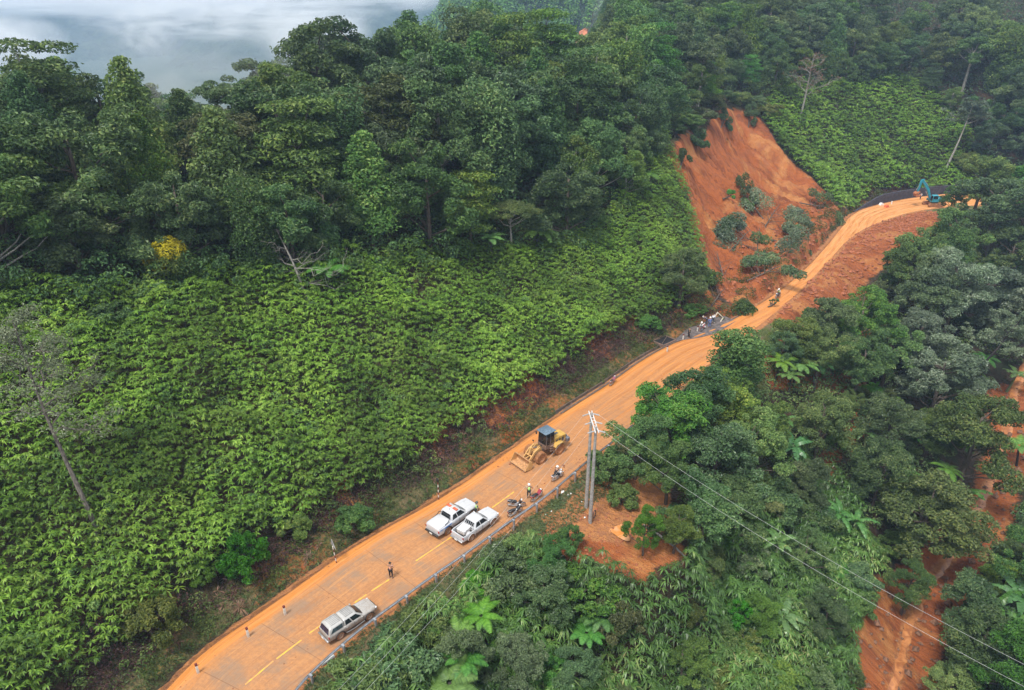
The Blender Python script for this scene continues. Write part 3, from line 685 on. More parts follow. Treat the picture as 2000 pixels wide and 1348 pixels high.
def plant_tree(proto, loc, H, name='tree', label=None, cat='tree', group=None, rz=None, sx=1.0, r=None, tilt=(0, 0)):
    r = r or rng; s = H / proto[2]
    e = empty(name, tuple(loc), r.uniform(0, 6.28) if rz is None else rz, label, cat, group); e.scale = (s * sx, s * sx, s)
    if tilt != (0, 0): e.rotation_euler = (tilt[0], tilt[1], e.rotation_euler[2])
    link('crown', proto[0], e); link('trunk', proto[1], e); return e

P = {}
P['dark_round'] = [tree_proto('round', 11, 'dark', 'brown', nl=11000), tree_proto('round', 12, 'dark', 'brown', nl=11000)]
P['mid_round'] = [tree_proto('round', 13, 'mid', 'brown', nl=11000), tree_proto('round', 14, 'mid', 'grey', nl=10000)]
P['blue_round'] = [tree_proto('round', 15, 'blue', 'brown', nl=11000)]
P['olive_round'] = [tree_proto('round', 16, 'olive', 'brown', nl=11000)]
P['layered'] = [tree_proto('layered', 17, 'dark', 'grey', nl=10000), tree_proto('layered', 18, 'mid', 'brown', nl=10000), tree_proto('layered', 28, 'bright', 'brown', nl=9000)]
P['cone'] = [tree_proto('cone', 19, 'dark', 'brown', nl=9000), tree_proto('cone', 20, 'mid', 'brown', nl=9000)]
P['column'] = [tree_proto('column', 21, 'dark', 'brown', nl=8000), tree_proto('column', 22, 'mid', 'brown', nl=8000)]
P['airy'] = [tree_proto('airy', 23, 'blue', 'grey', nl=5200), tree_proto('airy', 24, 'mid', 'grey', nl=5200), tree_proto('airy', 29, 'dark', 'brown', nl=5200)]
KIND = {'dark_round': ('broadleaf_tree', 'dark green round-crowned broadleaf tree'), 'mid_round': ('broadleaf_tree', 'mid green round-crowned broadleaf tree'),
        'blue_round': ('broadleaf_tree', 'blue-green round-crowned broadleaf tree'), 'olive_round': ('broadleaf_tree', 'olive green round-crowned broadleaf tree'),
        'layered': ('tiered_tree', 'tree with foliage in flat tiers'), 'cone': ('conical_tree', 'dark conical tree with a pointed top'),
        'column': ('climber_covered_tree', 'narrow tree wrapped in climbers'), 'airy': ('open_crowned_tree', 'tall open-crowned tree with foliage in separate tufts')}
ORD = ['first', 'second', 'third', 'fourth', 'fifth', 'sixth', 'seventh', 'eighth', 'ninth', 'tenth', 'eleventh', 'twelfth', 'thirteenth', 'fourteenth', 'fifteenth', 'sixteenth', 'seventeenth', 'eighteenth', 'nineteenth', 'twentieth', 'twenty-first', 'twenty-second', 'twenty-third', 'twenty-fourth', 'twenty-fifth', 'twenty-sixth', 'twenty-seventh', 'twenty-eighth', 'twenty-ninth', 'thirtieth', 'thirty-first', 'thirty-second', 'thirty-third', 'thirty-fourth', 'thirty-fifth', 'thirty-sixth']
_t = ['thirty', 'forty', 'fifty', 'sixty']; _u = ORD[:9]
ORD += ['thirty-' + u for u in _u[6:]] + ['fortieth'] + ['forty-' + u for u in _u] + ['fiftieth'] + ['fifty-' + u for u in _u]
TREES = []           # (x, y, radius) to keep things apart


# ---- forests in rows uphill of an edge line
r3 = np.random.default_rng(33)
mixes = [('dark_round', 30), ('mid_round', 17), ('blue_round', 14), ('olive_round', 9), ('layered', 11), ('cone', 8), ('column', 8), ('airy', 3)]
names = [m_[0] for m_ in mixes]; pw = np.array([m_[1] for m_ in mixes], float); pw /= pw.sum()
ROWN = ['front', 'second', 'third', 'fourth', 'fifth', 'sixth', 'seventh', 'eighth', 'ninth', 'tenth', 'eleventh']
def pt_in(P_, x, y): return bool(inpoly(np.array([x]), np.array([y]), P_)[0])
def pt_d(P_, x, y): return float(seg_dist(np.array([x]), np.array([y]), P_)[0][0])
SKYLINE = ([-200, 0, 60, 110, 190, 240, 300, 340, 400, 450, 505, 530, 560, 610, 640, 720, 850, 930, 1060, 1110, 1150, 1180, 1200, 1400], [160, 150, 110, 85, 110, 95, 110, 150, 185, 195, 190, 130, 90, 110, 30, -10, 40, 20, 10, 95, 60, 0, -300, -500])
SKIPS = [(325, 555, 62), (575, 560, 48), (1000, 478, 52), (640, 520, 30), (955, 455, 30), (1055, 440, 45), (1268, 335, 35)]
def forest(edge_px, nrows, sp0, groups, group, skip=(), lo=(9.5, 15.5), hi=(13.5, 19), roadgap=15, off0=1.5):
    edge = smooth_poly(np.array([at(*p)[:2] for p in edge_px]), 1); Er, Es = resample(edge, 400)
    for k in range(nrows):
        off = off0 + k * 6.4 + (k > 3) * (k - 3) * .8; sp = sp0 + k * .3; row = []; s = r3.uniform(0, sp)
        while s < Es[-1]:
            i = min(int(np.searchsorted(Es, s)), 399); d = Er[min(i + 6, 399)] - Er[max(i - 6, 0)]; d = d / np.hypot(*d); n_ = np.array([-d[1], d[0]])
            p = Er[i] + n_ * (off + r3.normal() * 1.3); s += sp * r3.uniform(.75, 1.3); x, y = p; z = Z1(x, y)
            if len(TREES):
                T = np.array(TREES)
                if (np.hypot(T[:, 0] - x, T[:, 1] - y) < (3.9 if k else 3.2)).any(): continue
            if pt_in(SCAR, x, y) or pt_d(np.vstack([SCAR, SCAR[:1]]), x, y) < 2.0: continue
            if pt_d(LE, x, y) < roadgap: continue
            px, py, dd = proj(x, y, z)
            if px < -150 or px > 2120: continue
            if any(abs(px - sx_) < w_ and py > sy_ for sx_, sy_, w_ in SKIPS): continue
            kind = names[r3.choice(len(names), p=pw)]; H = r3.uniform(*lo) if k < 1 else r3.uniform(*hi)
            if kind in ('airy', 'layered') and (px < 120 or (180 < px < 420 and kind == 'airy')): kind = 'mid_round'
            if kind == 'airy': H *= 1.2
            tx, ty, _ = proj(x, y, z + H); lim = float(np.interp(px, *SKYLINE)) - (40 if kind == 'airy' else 0) + r3.uniform(-25, 10)
            if proj(x, y, z + 3)[1] < -30: continue
            while ty < lim and H > 6: H -= .7; tx, ty, _ = proj(x, y, z + H)
            if H <= 6.5: continue
            row.append((px, x, y, z, H, kind)); TREES.append((x, y, H * .26))
        row.sort()
        for a, b, w in groups:
            for j, (px, x, y, z, H, kind) in enumerate([t_ for t_ in row if a <= t_[0] < b]):
                nm, desc = KIND[kind]; vi = int(r3.integers(len(P[kind]))); pr = P[kind][vi]
                if kind == 'layered': desc = ['dark', 'mid green', 'bright green'][vi] + ' flat-tiered tree'
                plant_tree(pr, (x, y, z - .2), H, nm, '%s, %s row %s, %s from left' % (desc, ROWN[k], w, ORD[j]), 'tree', group, sx=r3.uniform(.95, 1.25), r=r3)
KIND.update({'dark_round': ('broadleaf_tree', 'dark round broadleaf tree'), 'mid_round': ('broadleaf_tree', 'green round broadleaf tree'), 'blue_round': ('broadleaf_tree', 'bluish round broadleaf tree'),
    'olive_round': ('broadleaf_tree', 'olive round broadleaf tree'), 'cone': ('conical_tree', 'pointed conical tree'), 'column': ('climber_covered_tree', 'narrow climber-wrapped tree'), 'airy': ('open_crowned_tree', 'tall open-crowned tree')})
EDGE_PX = [(-260,640),(-120,620),(0,598),(100,600),(200,605),(290,590),(380,560),(470,565),(560,560),(640,545),(720,530),(800,512),(880,505),(960,500),(1040,500),(1110,495),(1180,450),(1235,380),(1262,310),(1290,250)]
forest(EDGE_PX, 11, 5.6, [(-300, 330, 'above left fern slope'), (330, 700, 'above bare tree'), (700, 1120, 'above middle fern slope'), (1120, 2200, 'beside red landslide')], 'forest trees on the left hill')
EDGE2_PX = [(1290,250),(1340,225),(1400,185),(1470,190),(1530,180),(1600,168),(1680,172),(1750,160),(1810,175),(1870,240),(1925,330),(1990,372),(2070,385),(2150,380)]
forest(EDGE2_PX, 8, 6.5, [(1200, 1520, 'on hill above landslide'), (1520, 1800, 'on hill above far ferns'), (1800, 2200, 'at right end of hill')], 'forest trees on the right hill', lo=(8, 13), hi=(13, 18), roadgap=7)

EDGE3_PX = np.array([(22., 206.), (30., 240.), (34., 280.), (36., 330.)])[::-1]
_at = at
at = lambda a, b, *k: np.array([a, b, 0]) if a < 0 or True else None
forest([tuple(p) for p in EDGE3_PX], 7, 6.0, [(0, 2200, 'on ridge behind landslide hill')], 'forest trees on the ridge behind', roadgap=7, hi=(12, 16))
at = _at
# ---------------------------------------------------------------- ground cover that nobody could count
def scatter(poly_px, spacing, r, jit=.9, zoff=0.0, cond=None):
    W = np.array([at(*p)[:2] for p in poly_px]) if not isinstance(poly_px, np.ndarray) else poly_px
    x0, y0 = W.min(0); x1, y1 = W.max(0); gx_ = np.arange(x0, x1, spacing); gy_ = np.arange(y0, y1, spacing); X, Y = np.meshgrid(gx_, gy_)
    X = X.ravel() + r.uniform(-.5, .5, X.size) * spacing * jit; Y = Y.ravel() + r.uniform(-.5, .5, Y.size) * spacing * jit
    k = inpoly(X, Y, W); X = X[k]; Y = Y[k]
    if cond is not None: k = cond(X, Y); X = X[k]; Y = Y[k]
    return X, Y, Z(X, Y)
def dist_le(X, Y): return seg_dist(X, Y, LE)[0]
def stuff(name, label, cat, V, F, mat, smooth=False):
    return tag(link(name, np_mesh(name, V, F, mats=[mat], smooth=smooth)), label, cat, kind='stuff')
def fern_field(name, label, poly, mat, seed, spacing=.36, rad=.35, nleaf=13, gap=4.6, mound=2.6, h0=.4, wid=.23, droop=.55, lim=40):
    r = np.random.default_rng(seed); parts = []
    X, Y, ZZ = scatter(poly, spacing, r, cond=lambda x, y: (dist_le(x, y) > gap + 2.4 * (fbm(x / 5, y / 5, 3, 71) + .1)) & (dist_le(x, y) < lim + 4 * fbm(x / 6, y / 6, 3, 72)))
    m = fbm(X / 2.4, Y / 2.4, 4, seed) + .25 * fbm(X / 9, Y / 9, 2, seed + 1) + .5; h = h0 + mound * np.clip(m * 1.5, 0, 1.2) + r.uniform(-.2, .35, len(X)); keep = (m > .29) | (r.uniform(size=len(X)) < .45); X, Y, ZZ, h = X[keep], Y[keep], ZZ[keep], h[keep]
    parts.append(star(X, Y, ZZ + h, rad * r.uniform(.55, 1.45, len(X)) * (1 + .5 * fbm(X / 5, Y / 5, 2, 88)), nleaf, droop, wid, r))
    k = r.uniform(size=len(X)) < .85
    parts.append(star(X[k] + r.normal(size=k.sum()) * .3, Y[k] + r.normal(size=k.sum()) * .3, (ZZ + h * .55)[k], rad * 1.25 * r.uniform(.75, 1.2, k.sum()), nleaf - 3, droop, wid, r))
    V, F = merge(parts); return stuff(name, label, 'fern thicket', V, F, mat)
FERN_L = [(-320,1700),(-300,560),(-120,600),(0,585),(200,595),(290,580),(380,550),(560,550),(720,520),(880,495),(1040,490),(1110,485),(1180,440),(1235,370),(1262,300),(1290,250),(1308,300),(1345,400),(1372,500),(1385,560),(1330,600),(1190,750),(960,905),(860,975),(700,1060),(560,1160),(400,1270),(330,1345),(250,1700)]
wl = []
for p in FERN_L:
    if p[1] > 1400: wl.append({1700: (-45, 5) if p[0] < 0 else (-31, 8)}[p[1]])
    else: wl.append(tuple(at(*p)[:2]))
FERN_LW = np.array(wl)
fern_field('fern_thicket', 'bright green thicket of leafy fern shoots covering the long slope above the road', FERN_LW, LM['fern'], 101)
FERN_R = [(1478,225),(1530,178),(1600,165),(1680,170),(1750,158),(1810,170),(1870,235),(1925,325),(1990,370),(1990,395),(1800,378),(1790,372),(1740,372),(1700,380),(1660,412),(1640,410),(1570,335),(1520,285)]
fern_field('fern_thicket', 'yellow-green thicket of ferns on the far slope between the landslide and the excavator', np.array([at(*p)[:2] for p in FERN_R]), LM['farfern'], 102, spacing=.70, rad=.66, nleaf=13, gap=1.3, mound=2.6, wid=.26, lim=60)
# dark undergrowth beneath the forests
r5 = np.random.default_rng(55)
def undergrowth(poly_w, spacing, name, label, mat, h=(.3, 2.2), size=.5, n=26, seed=5, rad=1.2, cond=None, cat='undergrowth'):
    r = np.random.default_rng(seed); X, Y, ZZ = scatter(poly_w, spacing, r, cond=cond); parts = []
    K = len(X); C0 = np.stack([X, Y, ZZ + r.uniform(*h, K)], -1); D = unit(r.normal(size=(K, n, 3)) + np.array([0, 0, .4])); Rk = rad * r.uniform(.6, 1.3, (K, 1, 1))
    Pt = (C0[:, None, :] + D * Rk * np.array([1, 1, .75])).reshape(-1, 3); N = unit((D * .7).reshape(-1, 3) + np.array([0, 0, .6]) + r.normal(size=(K * n, 3)) * .4)
    V, F = leaves(Pt, N, size, .5, r); return stuff(name, label, cat, V, F, mat)
UL = np.array([tuple(at(*p)[:2]) for p in EDGE_PX] + [(42, 170), (110, 300), (20, 260), (-60, 185), (-130, 140), (-160, 90)])
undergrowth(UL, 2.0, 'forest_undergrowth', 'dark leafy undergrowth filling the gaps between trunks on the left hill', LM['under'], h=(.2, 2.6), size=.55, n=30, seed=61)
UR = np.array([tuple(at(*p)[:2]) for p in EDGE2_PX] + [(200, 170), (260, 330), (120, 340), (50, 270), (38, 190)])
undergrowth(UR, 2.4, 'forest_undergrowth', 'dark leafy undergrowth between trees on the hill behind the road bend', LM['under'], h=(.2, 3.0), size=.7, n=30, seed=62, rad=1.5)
# a belt of leafy shrubs where forest meets ferns
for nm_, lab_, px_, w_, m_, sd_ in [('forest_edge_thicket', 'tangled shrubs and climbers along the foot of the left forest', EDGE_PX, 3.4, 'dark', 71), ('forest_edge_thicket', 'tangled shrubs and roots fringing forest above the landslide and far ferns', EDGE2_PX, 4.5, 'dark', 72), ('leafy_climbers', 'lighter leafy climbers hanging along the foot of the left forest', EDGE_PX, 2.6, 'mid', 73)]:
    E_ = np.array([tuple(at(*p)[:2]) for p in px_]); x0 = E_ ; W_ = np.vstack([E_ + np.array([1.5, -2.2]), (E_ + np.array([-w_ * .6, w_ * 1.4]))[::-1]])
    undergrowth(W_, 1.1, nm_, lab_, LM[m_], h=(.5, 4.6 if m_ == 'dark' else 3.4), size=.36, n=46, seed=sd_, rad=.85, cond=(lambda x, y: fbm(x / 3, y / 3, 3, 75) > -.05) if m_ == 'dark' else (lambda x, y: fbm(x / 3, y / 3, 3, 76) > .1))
# bank beside the road: dry purple-brown vines, weeds, grass
BANKW = np.vstack([LE[(LE[:, 1] > 8)], (LE[(LE[:, 1] > 8)] + np.array([-9.5, 9]))[::-1]])
onbank = lambda lo, hi: (lambda x, y: (dist_le(x, y) > lo) & (dist_le(x, y) < hi) & inpoly(x, y, BIGL) & ~inpoly(x, y, SCAR) & (fbm(x / 3.5, y / 3.5, 3, 81) > -.12))
undergrowth(BANKW, .42, 'dry_vines', 'purple-brown dead vines and leaves tangled along the bank below the ferns', LM['purple'], h=(.0, .30), size=.20, n=14, seed=63, rad=.42, cond=lambda x, y: onbank(2.6, 7.5)(x, y), cat='dead vines')
undergrowth(BANKW, .8, 'roadside_weeds', 'low green weeds scattered along the bank and ditch on the left of the road', LM['weed'], h=(.1, .7), size=.22, n=34, seed=64, rad=.5, cond=lambda x, y: (dist_le(x, y) > 1.0) & (dist_le(x, y) < 7.5) & inpoly(x, y, BIGL) & (fbm(x / 2.3, y / 2.3, 3, 82) > .02), cat='weeds')
def grassfield(name, label, W, spacing, cond, mat, seed, rad=.28, h=.1, nleaf=7, wid=.16, cat='grass'):
    r = np.random.default_rng(seed); X, Y, ZZ = scatter(W, spacing, r, cond=cond); V, F = star(X, Y, ZZ + h, rad * r.uniform(.6, 1.5, len(X)), nleaf, .35, wid, r, upz=1.2); return stuff(name, label, cat, V, F, mat)
undergrowth(BANKW, 1.3, 'bank_shrublets', 'small fresh green shrublets scattered on the bank left of the road', LM['mid'], h=(.15, .8), size=.2, n=60, seed=69, rad=.55, cond=lambda x, y: (dist_le(x, y) > 2.6) & (dist_le(x, y) < 8) & inpoly(x, y, BIGL) & ~inpoly(x, y, SCAR) & (fbm(x / 3, y / 3, 3, 86) > .06), cat='shrublets')
grassfield('dry_grass', 'straw-coloured dead grass patches on the bank left of the road', BANKW, .5, lambda x, y: (dist_le(x, y) > 2.0) & (dist_le(x, y) < 7) & inpoly(x, y, BIGL) & ~inpoly(x, y, SCAR) & (fbm(x / 2.5, y / 2.5, 3, 87) > .10), LM['dry'], 70, rad=.5, nleaf=9, wid=.1)
grassfield('verge_grass', 'short grass on the verge along the ditch left of the road', BANKW, .36, lambda x, y: (dist_le(x, y) > .9) & (dist_le(x, y) < 3.4) & inpoly(x, y, BIGL) & ~inpoly(x, y, SCAR) & (fbm(x / 2, y / 2, 3, 83) > -.2), LM['weed'], 65)
VERW = np.vstack([RE[(RE[:, 1] > 8)], (RE[(RE[:, 1] > 8)] + np.array([7.5, -6.5]))[::-1]])
dist_re = lambda x, y: seg_dist(x, y, RE)[0]
BENCHW = np.array(BENCH)
grassfield('verge_grass', 'yellow-green grass on the verge outside the guardrail', VERW, .30, lambda x, y: (dist_re(x, y) > .45) & (dist_re(x, y) < 4.2 + 2 * fbm(x / 3, y / 3, 3, 84)) & ~inpoly(x, y, BIGL) & ~inpoly(x, y, ROADPOLY) & (y < 86), LM['weed'], 66, rad=.3)
# ---- slope below the road: bamboo grass and shrubs
_WP = {}
def wpoly(px):
    k = tuple(px)
    if k not in _WP: _WP[k] = np.array([tuple(at(*p)[:2]) for p in px])
    return _WP[k]
BAM = wpoly([(600,1400),(740,1260),(860,1170),(960,1090),(1050,1080),(1110,1110),(1250,1150),(1330,1120),(1400,1040),(1480,1000),(1560,900),(1640,960),(1720,1080),(1730,1130),(1690,1230),(1700,1400)])
def notred(x, y):
    k = np.ones(len(x), bool)
    for P_ in RSOIL[:1] + RSOIL[3:4] + MUDP[:1]:
        W = wpoly(P_); k &= ~inpoly(x, y, W)
    return k & (stream_dz(x, y)[0] > 1.6)
rb = np.random.default_rng(77)
X, Y, ZZ = scatter(BAM, .44, rb, cond=lambda x, y: (dist_re(x, y) > 3.2) & notred(x, y)); m_ = fbm(X / 2.2, Y / 2.2, 3, 91) + .5
h = .3 + 3.4 * np.clip(m_ * 1.8 - .45, 0, 1.3) + rb.uniform(-.2, .4, len(X))
parts = [star(X, Y, ZZ + h, (.5 * rb.uniform(.6, 1.7, len(X))), 14, .75, .15, rb), star(X + .2, Y - .2, ZZ + h * .5, .62 * rb.uniform(.7, 1.4, len(X)), 9, .6, .16, rb)]
V, F = merge(parts); stuff('bamboo_grass', 'dense drooping bamboo grass covering the slope below the pole clearing', 'bamboo grass', V, F, LM['bamboo'])
LOW = wpoly([(1210,860),(1400,700),(1490,640),(1560,640),(1700,560),(1860,430),(2060,380),(2100,760),(1940,740),(1930,870),(1900,980),(1830,1030),(1740,1110),(1640,960),(1560,900),(1480,1000),(1400,1040),(1330,1000),(1310,930),(1200,890)])
undergrowth(LOW, 1.5, 'slope_undergrowth', 'mixed leafy undergrowth on the slope right of the road below the trees', LM['mid'], h=(.1, 1.5), size=.38, n=60, seed=67, rad=1.0, cond=lambda x, y: (dist_re(x, y) > 2.5) & ~inpoly(x, y, SPILL) & notred(x, y) & (fbm(x / 6, y / 6, 3, 92) > -.12))
FARR = wpoly([(1840,1400),(1830,1290),(1880,1200),(1900,1130),(1960,1060),(1990,950),(2050,900),(2060,740),(2200,700),(2300,1400)])
undergrowth(FARR, 1.5, 'bank_undergrowth', 'dark leafy undergrowth on the far bank of the muddy gully', LM['dark'], h=(.1, 1.8), size=.4, n=70, seed=68, rad=1.1, cond=lambda x, y: stream_dz(x, y)[0] > 4.0)

# seedling-like mixed plants breaking up the fern thicket
r_ = np.random.default_rng(301); X, Y, ZZ = scatter(FERN_LW, 1.9, r_, cond=lambda x, y: (dist_le(x, y) > 5) & (dist_le(x, y) < 38) & (fbm(x / 4, y / 4, 3, 302) > .0)); K = len(X); n = 70
C0 = np.stack([X, Y, ZZ + r_.uniform(1.0, 2.6, K)], -1); D = unit(r_.normal(size=(K, n, 3)) + np.array([0, 0, .5])); Pt = (C0[:, None] + D * r_.uniform(.35, .8, (K, 1, 1)) * np.array([1, 1, .7])).reshape(-1, 3)
V, F = leaves(Pt, (D + np.array([0, 0, .6])).reshape(-1, 3) + r_.normal(size=(K * n, 3)) * .3, .19, .5, r_); stuff('mixed_saplings', 'darker small-leaved saplings dotted through the fern thicket', 'saplings', V, F, LM['mid'])
# ---------------------------------------------------------------- single plants
r6 = np.random.default_rng(66)
def height_for(q, ytop):
    a, b = .2, 40
    for _ in range(30):
        m = (a + b) / 2
        if proj(q[0], q[1], q[2] + m)[1] > ytop: a = m
        else: b = m
    return (a + b) / 2
P['bush'] = {k: tree_proto('bush', 200 + i, k, 'brown', H=3.0, leaf=.19, nl=6000) for i, k in enumerate(['mid', 'dark', 'blue', 'olive', 'bright', 'silver', 'weed'])}
P['near'] = {k: [tree_proto('round', 220 + i * 3 + j, k, 'brown', H=10.0, leaf=.24, nl=15000) for j in range(3 if k in ('mid', 'dark') else 2)] for i, k in enumerate(['mid', 'dark', 'blue', 'olive', 'silver', 'bright'])}
P['umb'] = {k: tree_proto('umbrella', 240 + i, k, 'grey', H=10.0, leaf=.25, nl=9000) for i, k in enumerate(['silver', 'mid', 'olive'])}
P['col2'] = tree_proto('column', 250, 'mid', 'dark', H=10, leaf=.25, nl=12000)
CN = {'mid': 'mid green', 'dark': 'dark green', 'blue': 'bluish green', 'olive': 'olive green', 'bright': 'bright green', 'silver': 'silvery grey-green', 'weed': 'dull green'}
DBG = []
def tree_at(kind, colr, px, ybase, ytop, label, sx=1.0, group=None, name=None, cat=None):
    q = at(px, ybase); H = height_for(q, ytop); DBG.append((round(H, 1), kind, px)); kk = 'near' if kind == 'bush' and H > 5.2 else kind; pr = P[kk] if kk == 'col2' else P[kk][colr]; pr = pr[len(DBG) % len(pr)] if isinstance(pr, list) else pr; sx = sx * (.85 if kk != kind else 1)
    nm = name or ('shrub' if kind == 'bush' else 'umbrella_tree' if kind == 'umb' else 'broadleaf_tree')
    return plant_tree(pr, (q[0], q[1], q[2] - .1), H, nm, label, cat or ('shrub' if kind == 'bush' else 'tree'), group, sx=sx, r=r6)
RT = [  # kind, colour, px, base y, top y, where, width
 ('near','mid',1240,935,795,'at the road edge right of the twin poles, partly over the road',1.05), ('near','mid',1300,905,735,'overhanging the road right of the twin poles, second from the poles',1.1),
 ('near','dark',1352,880,712,'overhanging the road below the storm drain, third from the poles',1.1), ('near','mid',1405,860,708,'just left of the vine-covered tree',1.0),
 ('near','dark',1300,985,850,'behind the fallen log right of the clearing',1.0), ('near','blue',1385,985,815,'in the middle of the roadside tree clump',1.1), ('near','mid',1445,960,800,'in the clump below the vine-covered tree',1.0),
 ('near','blue',1365,1075,925,'lowest of the clump, above the bamboo grass',1.0), ('near','dark',1430,1060,925,'at the lower right of the roadside clump',1.0), ('near','mid',1480,900,770,'left of the banana plants, below the tree ferns',.9),
 ('near','mid',1545,715,604,'on the slope just below the hi-vis motorcyclist, left one',1.1), ('near','dark',1605,700,572,'beside the red soil spill, in the upper clump',1.1), ('near','mid',1660,705,560,'at the top of the upper right clump near the spill',1.1),
 ('near','dark',1520,730,640,'at the left foot of the upper clump',.95), ('near','mid',1590,760,640,'in the centre of the upper clump above the tree ferns',1.05), ('near','dark',1665,780,650,'at the lower right of the upper clump',1.1), ('near','mid',1720,760,620,'right end of the upper clump',1.0),
 ('near','mid',1765,590,440,'standing alone over the red spill, nearest to the excavator',.95), ('near','mid',1845,560,400,'on the red spill edge below the excavator',.9), ('near','blue',1800,650,500,'between the spill and the silvery trees',1.0),
 ('near','silver',1840,660,480,'silvery one in front of the red spill',1.0), ('near','silver',1900,650,500,'left of the leaning dark trunk',1.1), ('near','silver',1770,740,590,'lower left of the silvery group',1.0), ('near','silver',1810,830,660,'lowest of the silvery group',1.05), ('near','silver',1985,700,520,'at the right frame edge',1.1),
 ('near','mid',1590,900,752,'light crowned, right of the tree fern cluster',.95), ('near','blue',1720,900,760,'in the middle of the right slope',1.0), ('near','olive',1865,965,745,'large olive crown beside the gully top',.9), ('near','mid',1800,910,790,'between the olive crown and the banana plants',.9), ('near','dark',1700,1000,850,'above the round olive shrub',.95),
 ('near','dark',1920,505,330,'large and dark, right of the excavator',1.3), ('near','mid',1985,480,300,'large, at the right edge above the bend',1.3), ('near','mid',1900,420,290,'behind the excavator',1.1), ('near','dark',1960,560,430,'at the right edge below the dark pair',1.1),
 ('near','bright',1965,1420,1235,'yellow-green, in the bottom right corner',1.0), ('near','dark',1885,1340,1190,'dark, beyond the lower gully',1.0), ('near','dark',1990,1170,1030,'on the far gully bank above the banana plants',.9),
 ('near','dark',1325,600,478,'dense and low, at the foot of the fern slope beside the landslide',1.05), ('near','blue',1560,1000,880,'among the banana plants on the right slope',.8)]
for kind, colr, px, yb, yt, where, sx in RT:
    tree_at(kind, colr, px, yb, yt, '%s tree %s' % (CN[colr], where) if len(where.split()) < 13 else '%s tree %s' % (CN[colr], ' '.join(where.split()[:12])), sx, 'trees on the slope right of the road')
tree_at('col2', None, 1428, 800, 646, 'narrow tree wrapped in vines standing against the road below the storm drain', 1.5, None, 'vine_covered_tree', 'tree')
SH = [('olive',1780,1105,925,'big round olive shrub beside the muddy gully',1.5), ('bright',1255,1085,985,'bright yellow-green bush at the right edge of the pole clearing',.9), ('mid',1212,985,940,'small green bush on the puddle side of the clearing',1.0),
 ('olive',1315,1080,985,'olive shrub behind the fallen log',1.2), ('mid',1112,1072,1022,'small dark green bush on the soil mound left of the poles',.8), ('bright',1078,1140,1045,'bright bush at the lower left edge of the clearing',1.0), ('mid',1025,1090,1035,'green bush on the verge left of the clearing',1.0),
 ('blue',985,1160,1080,'bluish bush below the guardrail left of the clearing',1.2), ('bright',940,1165,1115,'yellow-green bush below the guardrail beside the verge grass',1.0), ('blue',1060,1225,1110,'dark bluish bush in the thicket below the clearing',1.3), ('mid',1130,1190,1110,'broad green bush under the clearing bank',1.2),
 ('blue',900,1325,1220,'bluish shrub among the tree ferns at the bottom',1.2), ('blue',770,1345,1255,'bluish shrub near the bottom end of the guardrail',1.3), ('mid',840,1250,1175,'green shrub beside the long grass tuft',1.1), ('mid',700,1390,1300,'green shrub at the bottom edge by the wires',1.2), ('blue',1010,1340,1240,'bluish shrub at the bottom between ferns and bamboo grass',1.3),
 ('dark',1120,1370,1270,'dark shrub at the bottom centre of the bamboo grass',1.2), ('mid',1330,1330,1240,'green shrub in the lower bamboo grass',1.2), ('bright',1480,1250,1160,'bright shrub in the right part of bamboo grass',1.1), ('olive',1200,1230,1160,'olive shrub in the upper bamboo grass',1.0),
 ('mid',1560,1130,1040,'green shrub left of the yellow-tipped banana plant',1.2), ('dark',1600,1260,1160,'dark shrub near the lower gully edge',1.1), ('blue',1880,1230,1120,'bluish shrub on the far bank of the gully',1.2), ('dark',1760,1200,1090,'shrub hanging over the bare gully bank',.9),
 ('mid',1840,1390,1290,'green shrub at the bottom edge right of the gully',1.1), ('mid',1650,830,760,'shrub beside the bare soil strip on the right slope',1.0), ('dark',1500,1000,930,'dark shrub between roadside clump and banana plants',1.1), ('mid',1180,935,870,'low bush growing through the guardrail right of the poles',1.0),
 ('bright',485,1120,1030,'upright green bush at the lower edge of the fern slope behind the arrow sign',.75), ('bright',402,1130,1085,'small vivid green bush left of the upright bush',.9), ('mid',690,1030,985,'low bush at the foot of the fern slope above the pickups',1.2), ('mid',1265,640,610,'green bush on the bank before the storm drain',1.4), ('mid',1355,615,590,'low bush on the bank by the workers',1.6),
 ('olive',300,1240,1170,'weedy shrub at the lower left of the road bank',1.1), ('dark',230,640,580,'dark shrub below the forest edge on the left',1.4), ('olive',1880,345,290,'rounded olive shrub behind the blue excavator',1.5), ('mid',1852,424,352,'leafy shrub partly hiding the excavator',1.1), ('mid',575,1040,1000,'green bush low on the fern slope left of the sign post',1.2)]
for colr, px, yb, yt, lab, sx in SH: tree_at('bush', colr, px, yb, yt, lab, sx)
PLANTPX = [(1525,708),(1562,712),(1602,708),(1545,735),(905,1292),(878,1335),(940,1205),(893,1238),(1175,1205),(1145,1238),(1850,918),(1990,872),(1925,700),(1528,820),(1548,872),(1640,1005),(1672,1018),(1520,1060),(1885,965),(1945,1185),(1992,1165),(1790,862),(1530,1205),(1985,735),(1690,845),(1605,920)]
bands = [(.0, .33, 'upper'), (.33, .66, 'middle'), (.66, 1.01, 'lower')]; rs_ = np.random.default_rng(808)
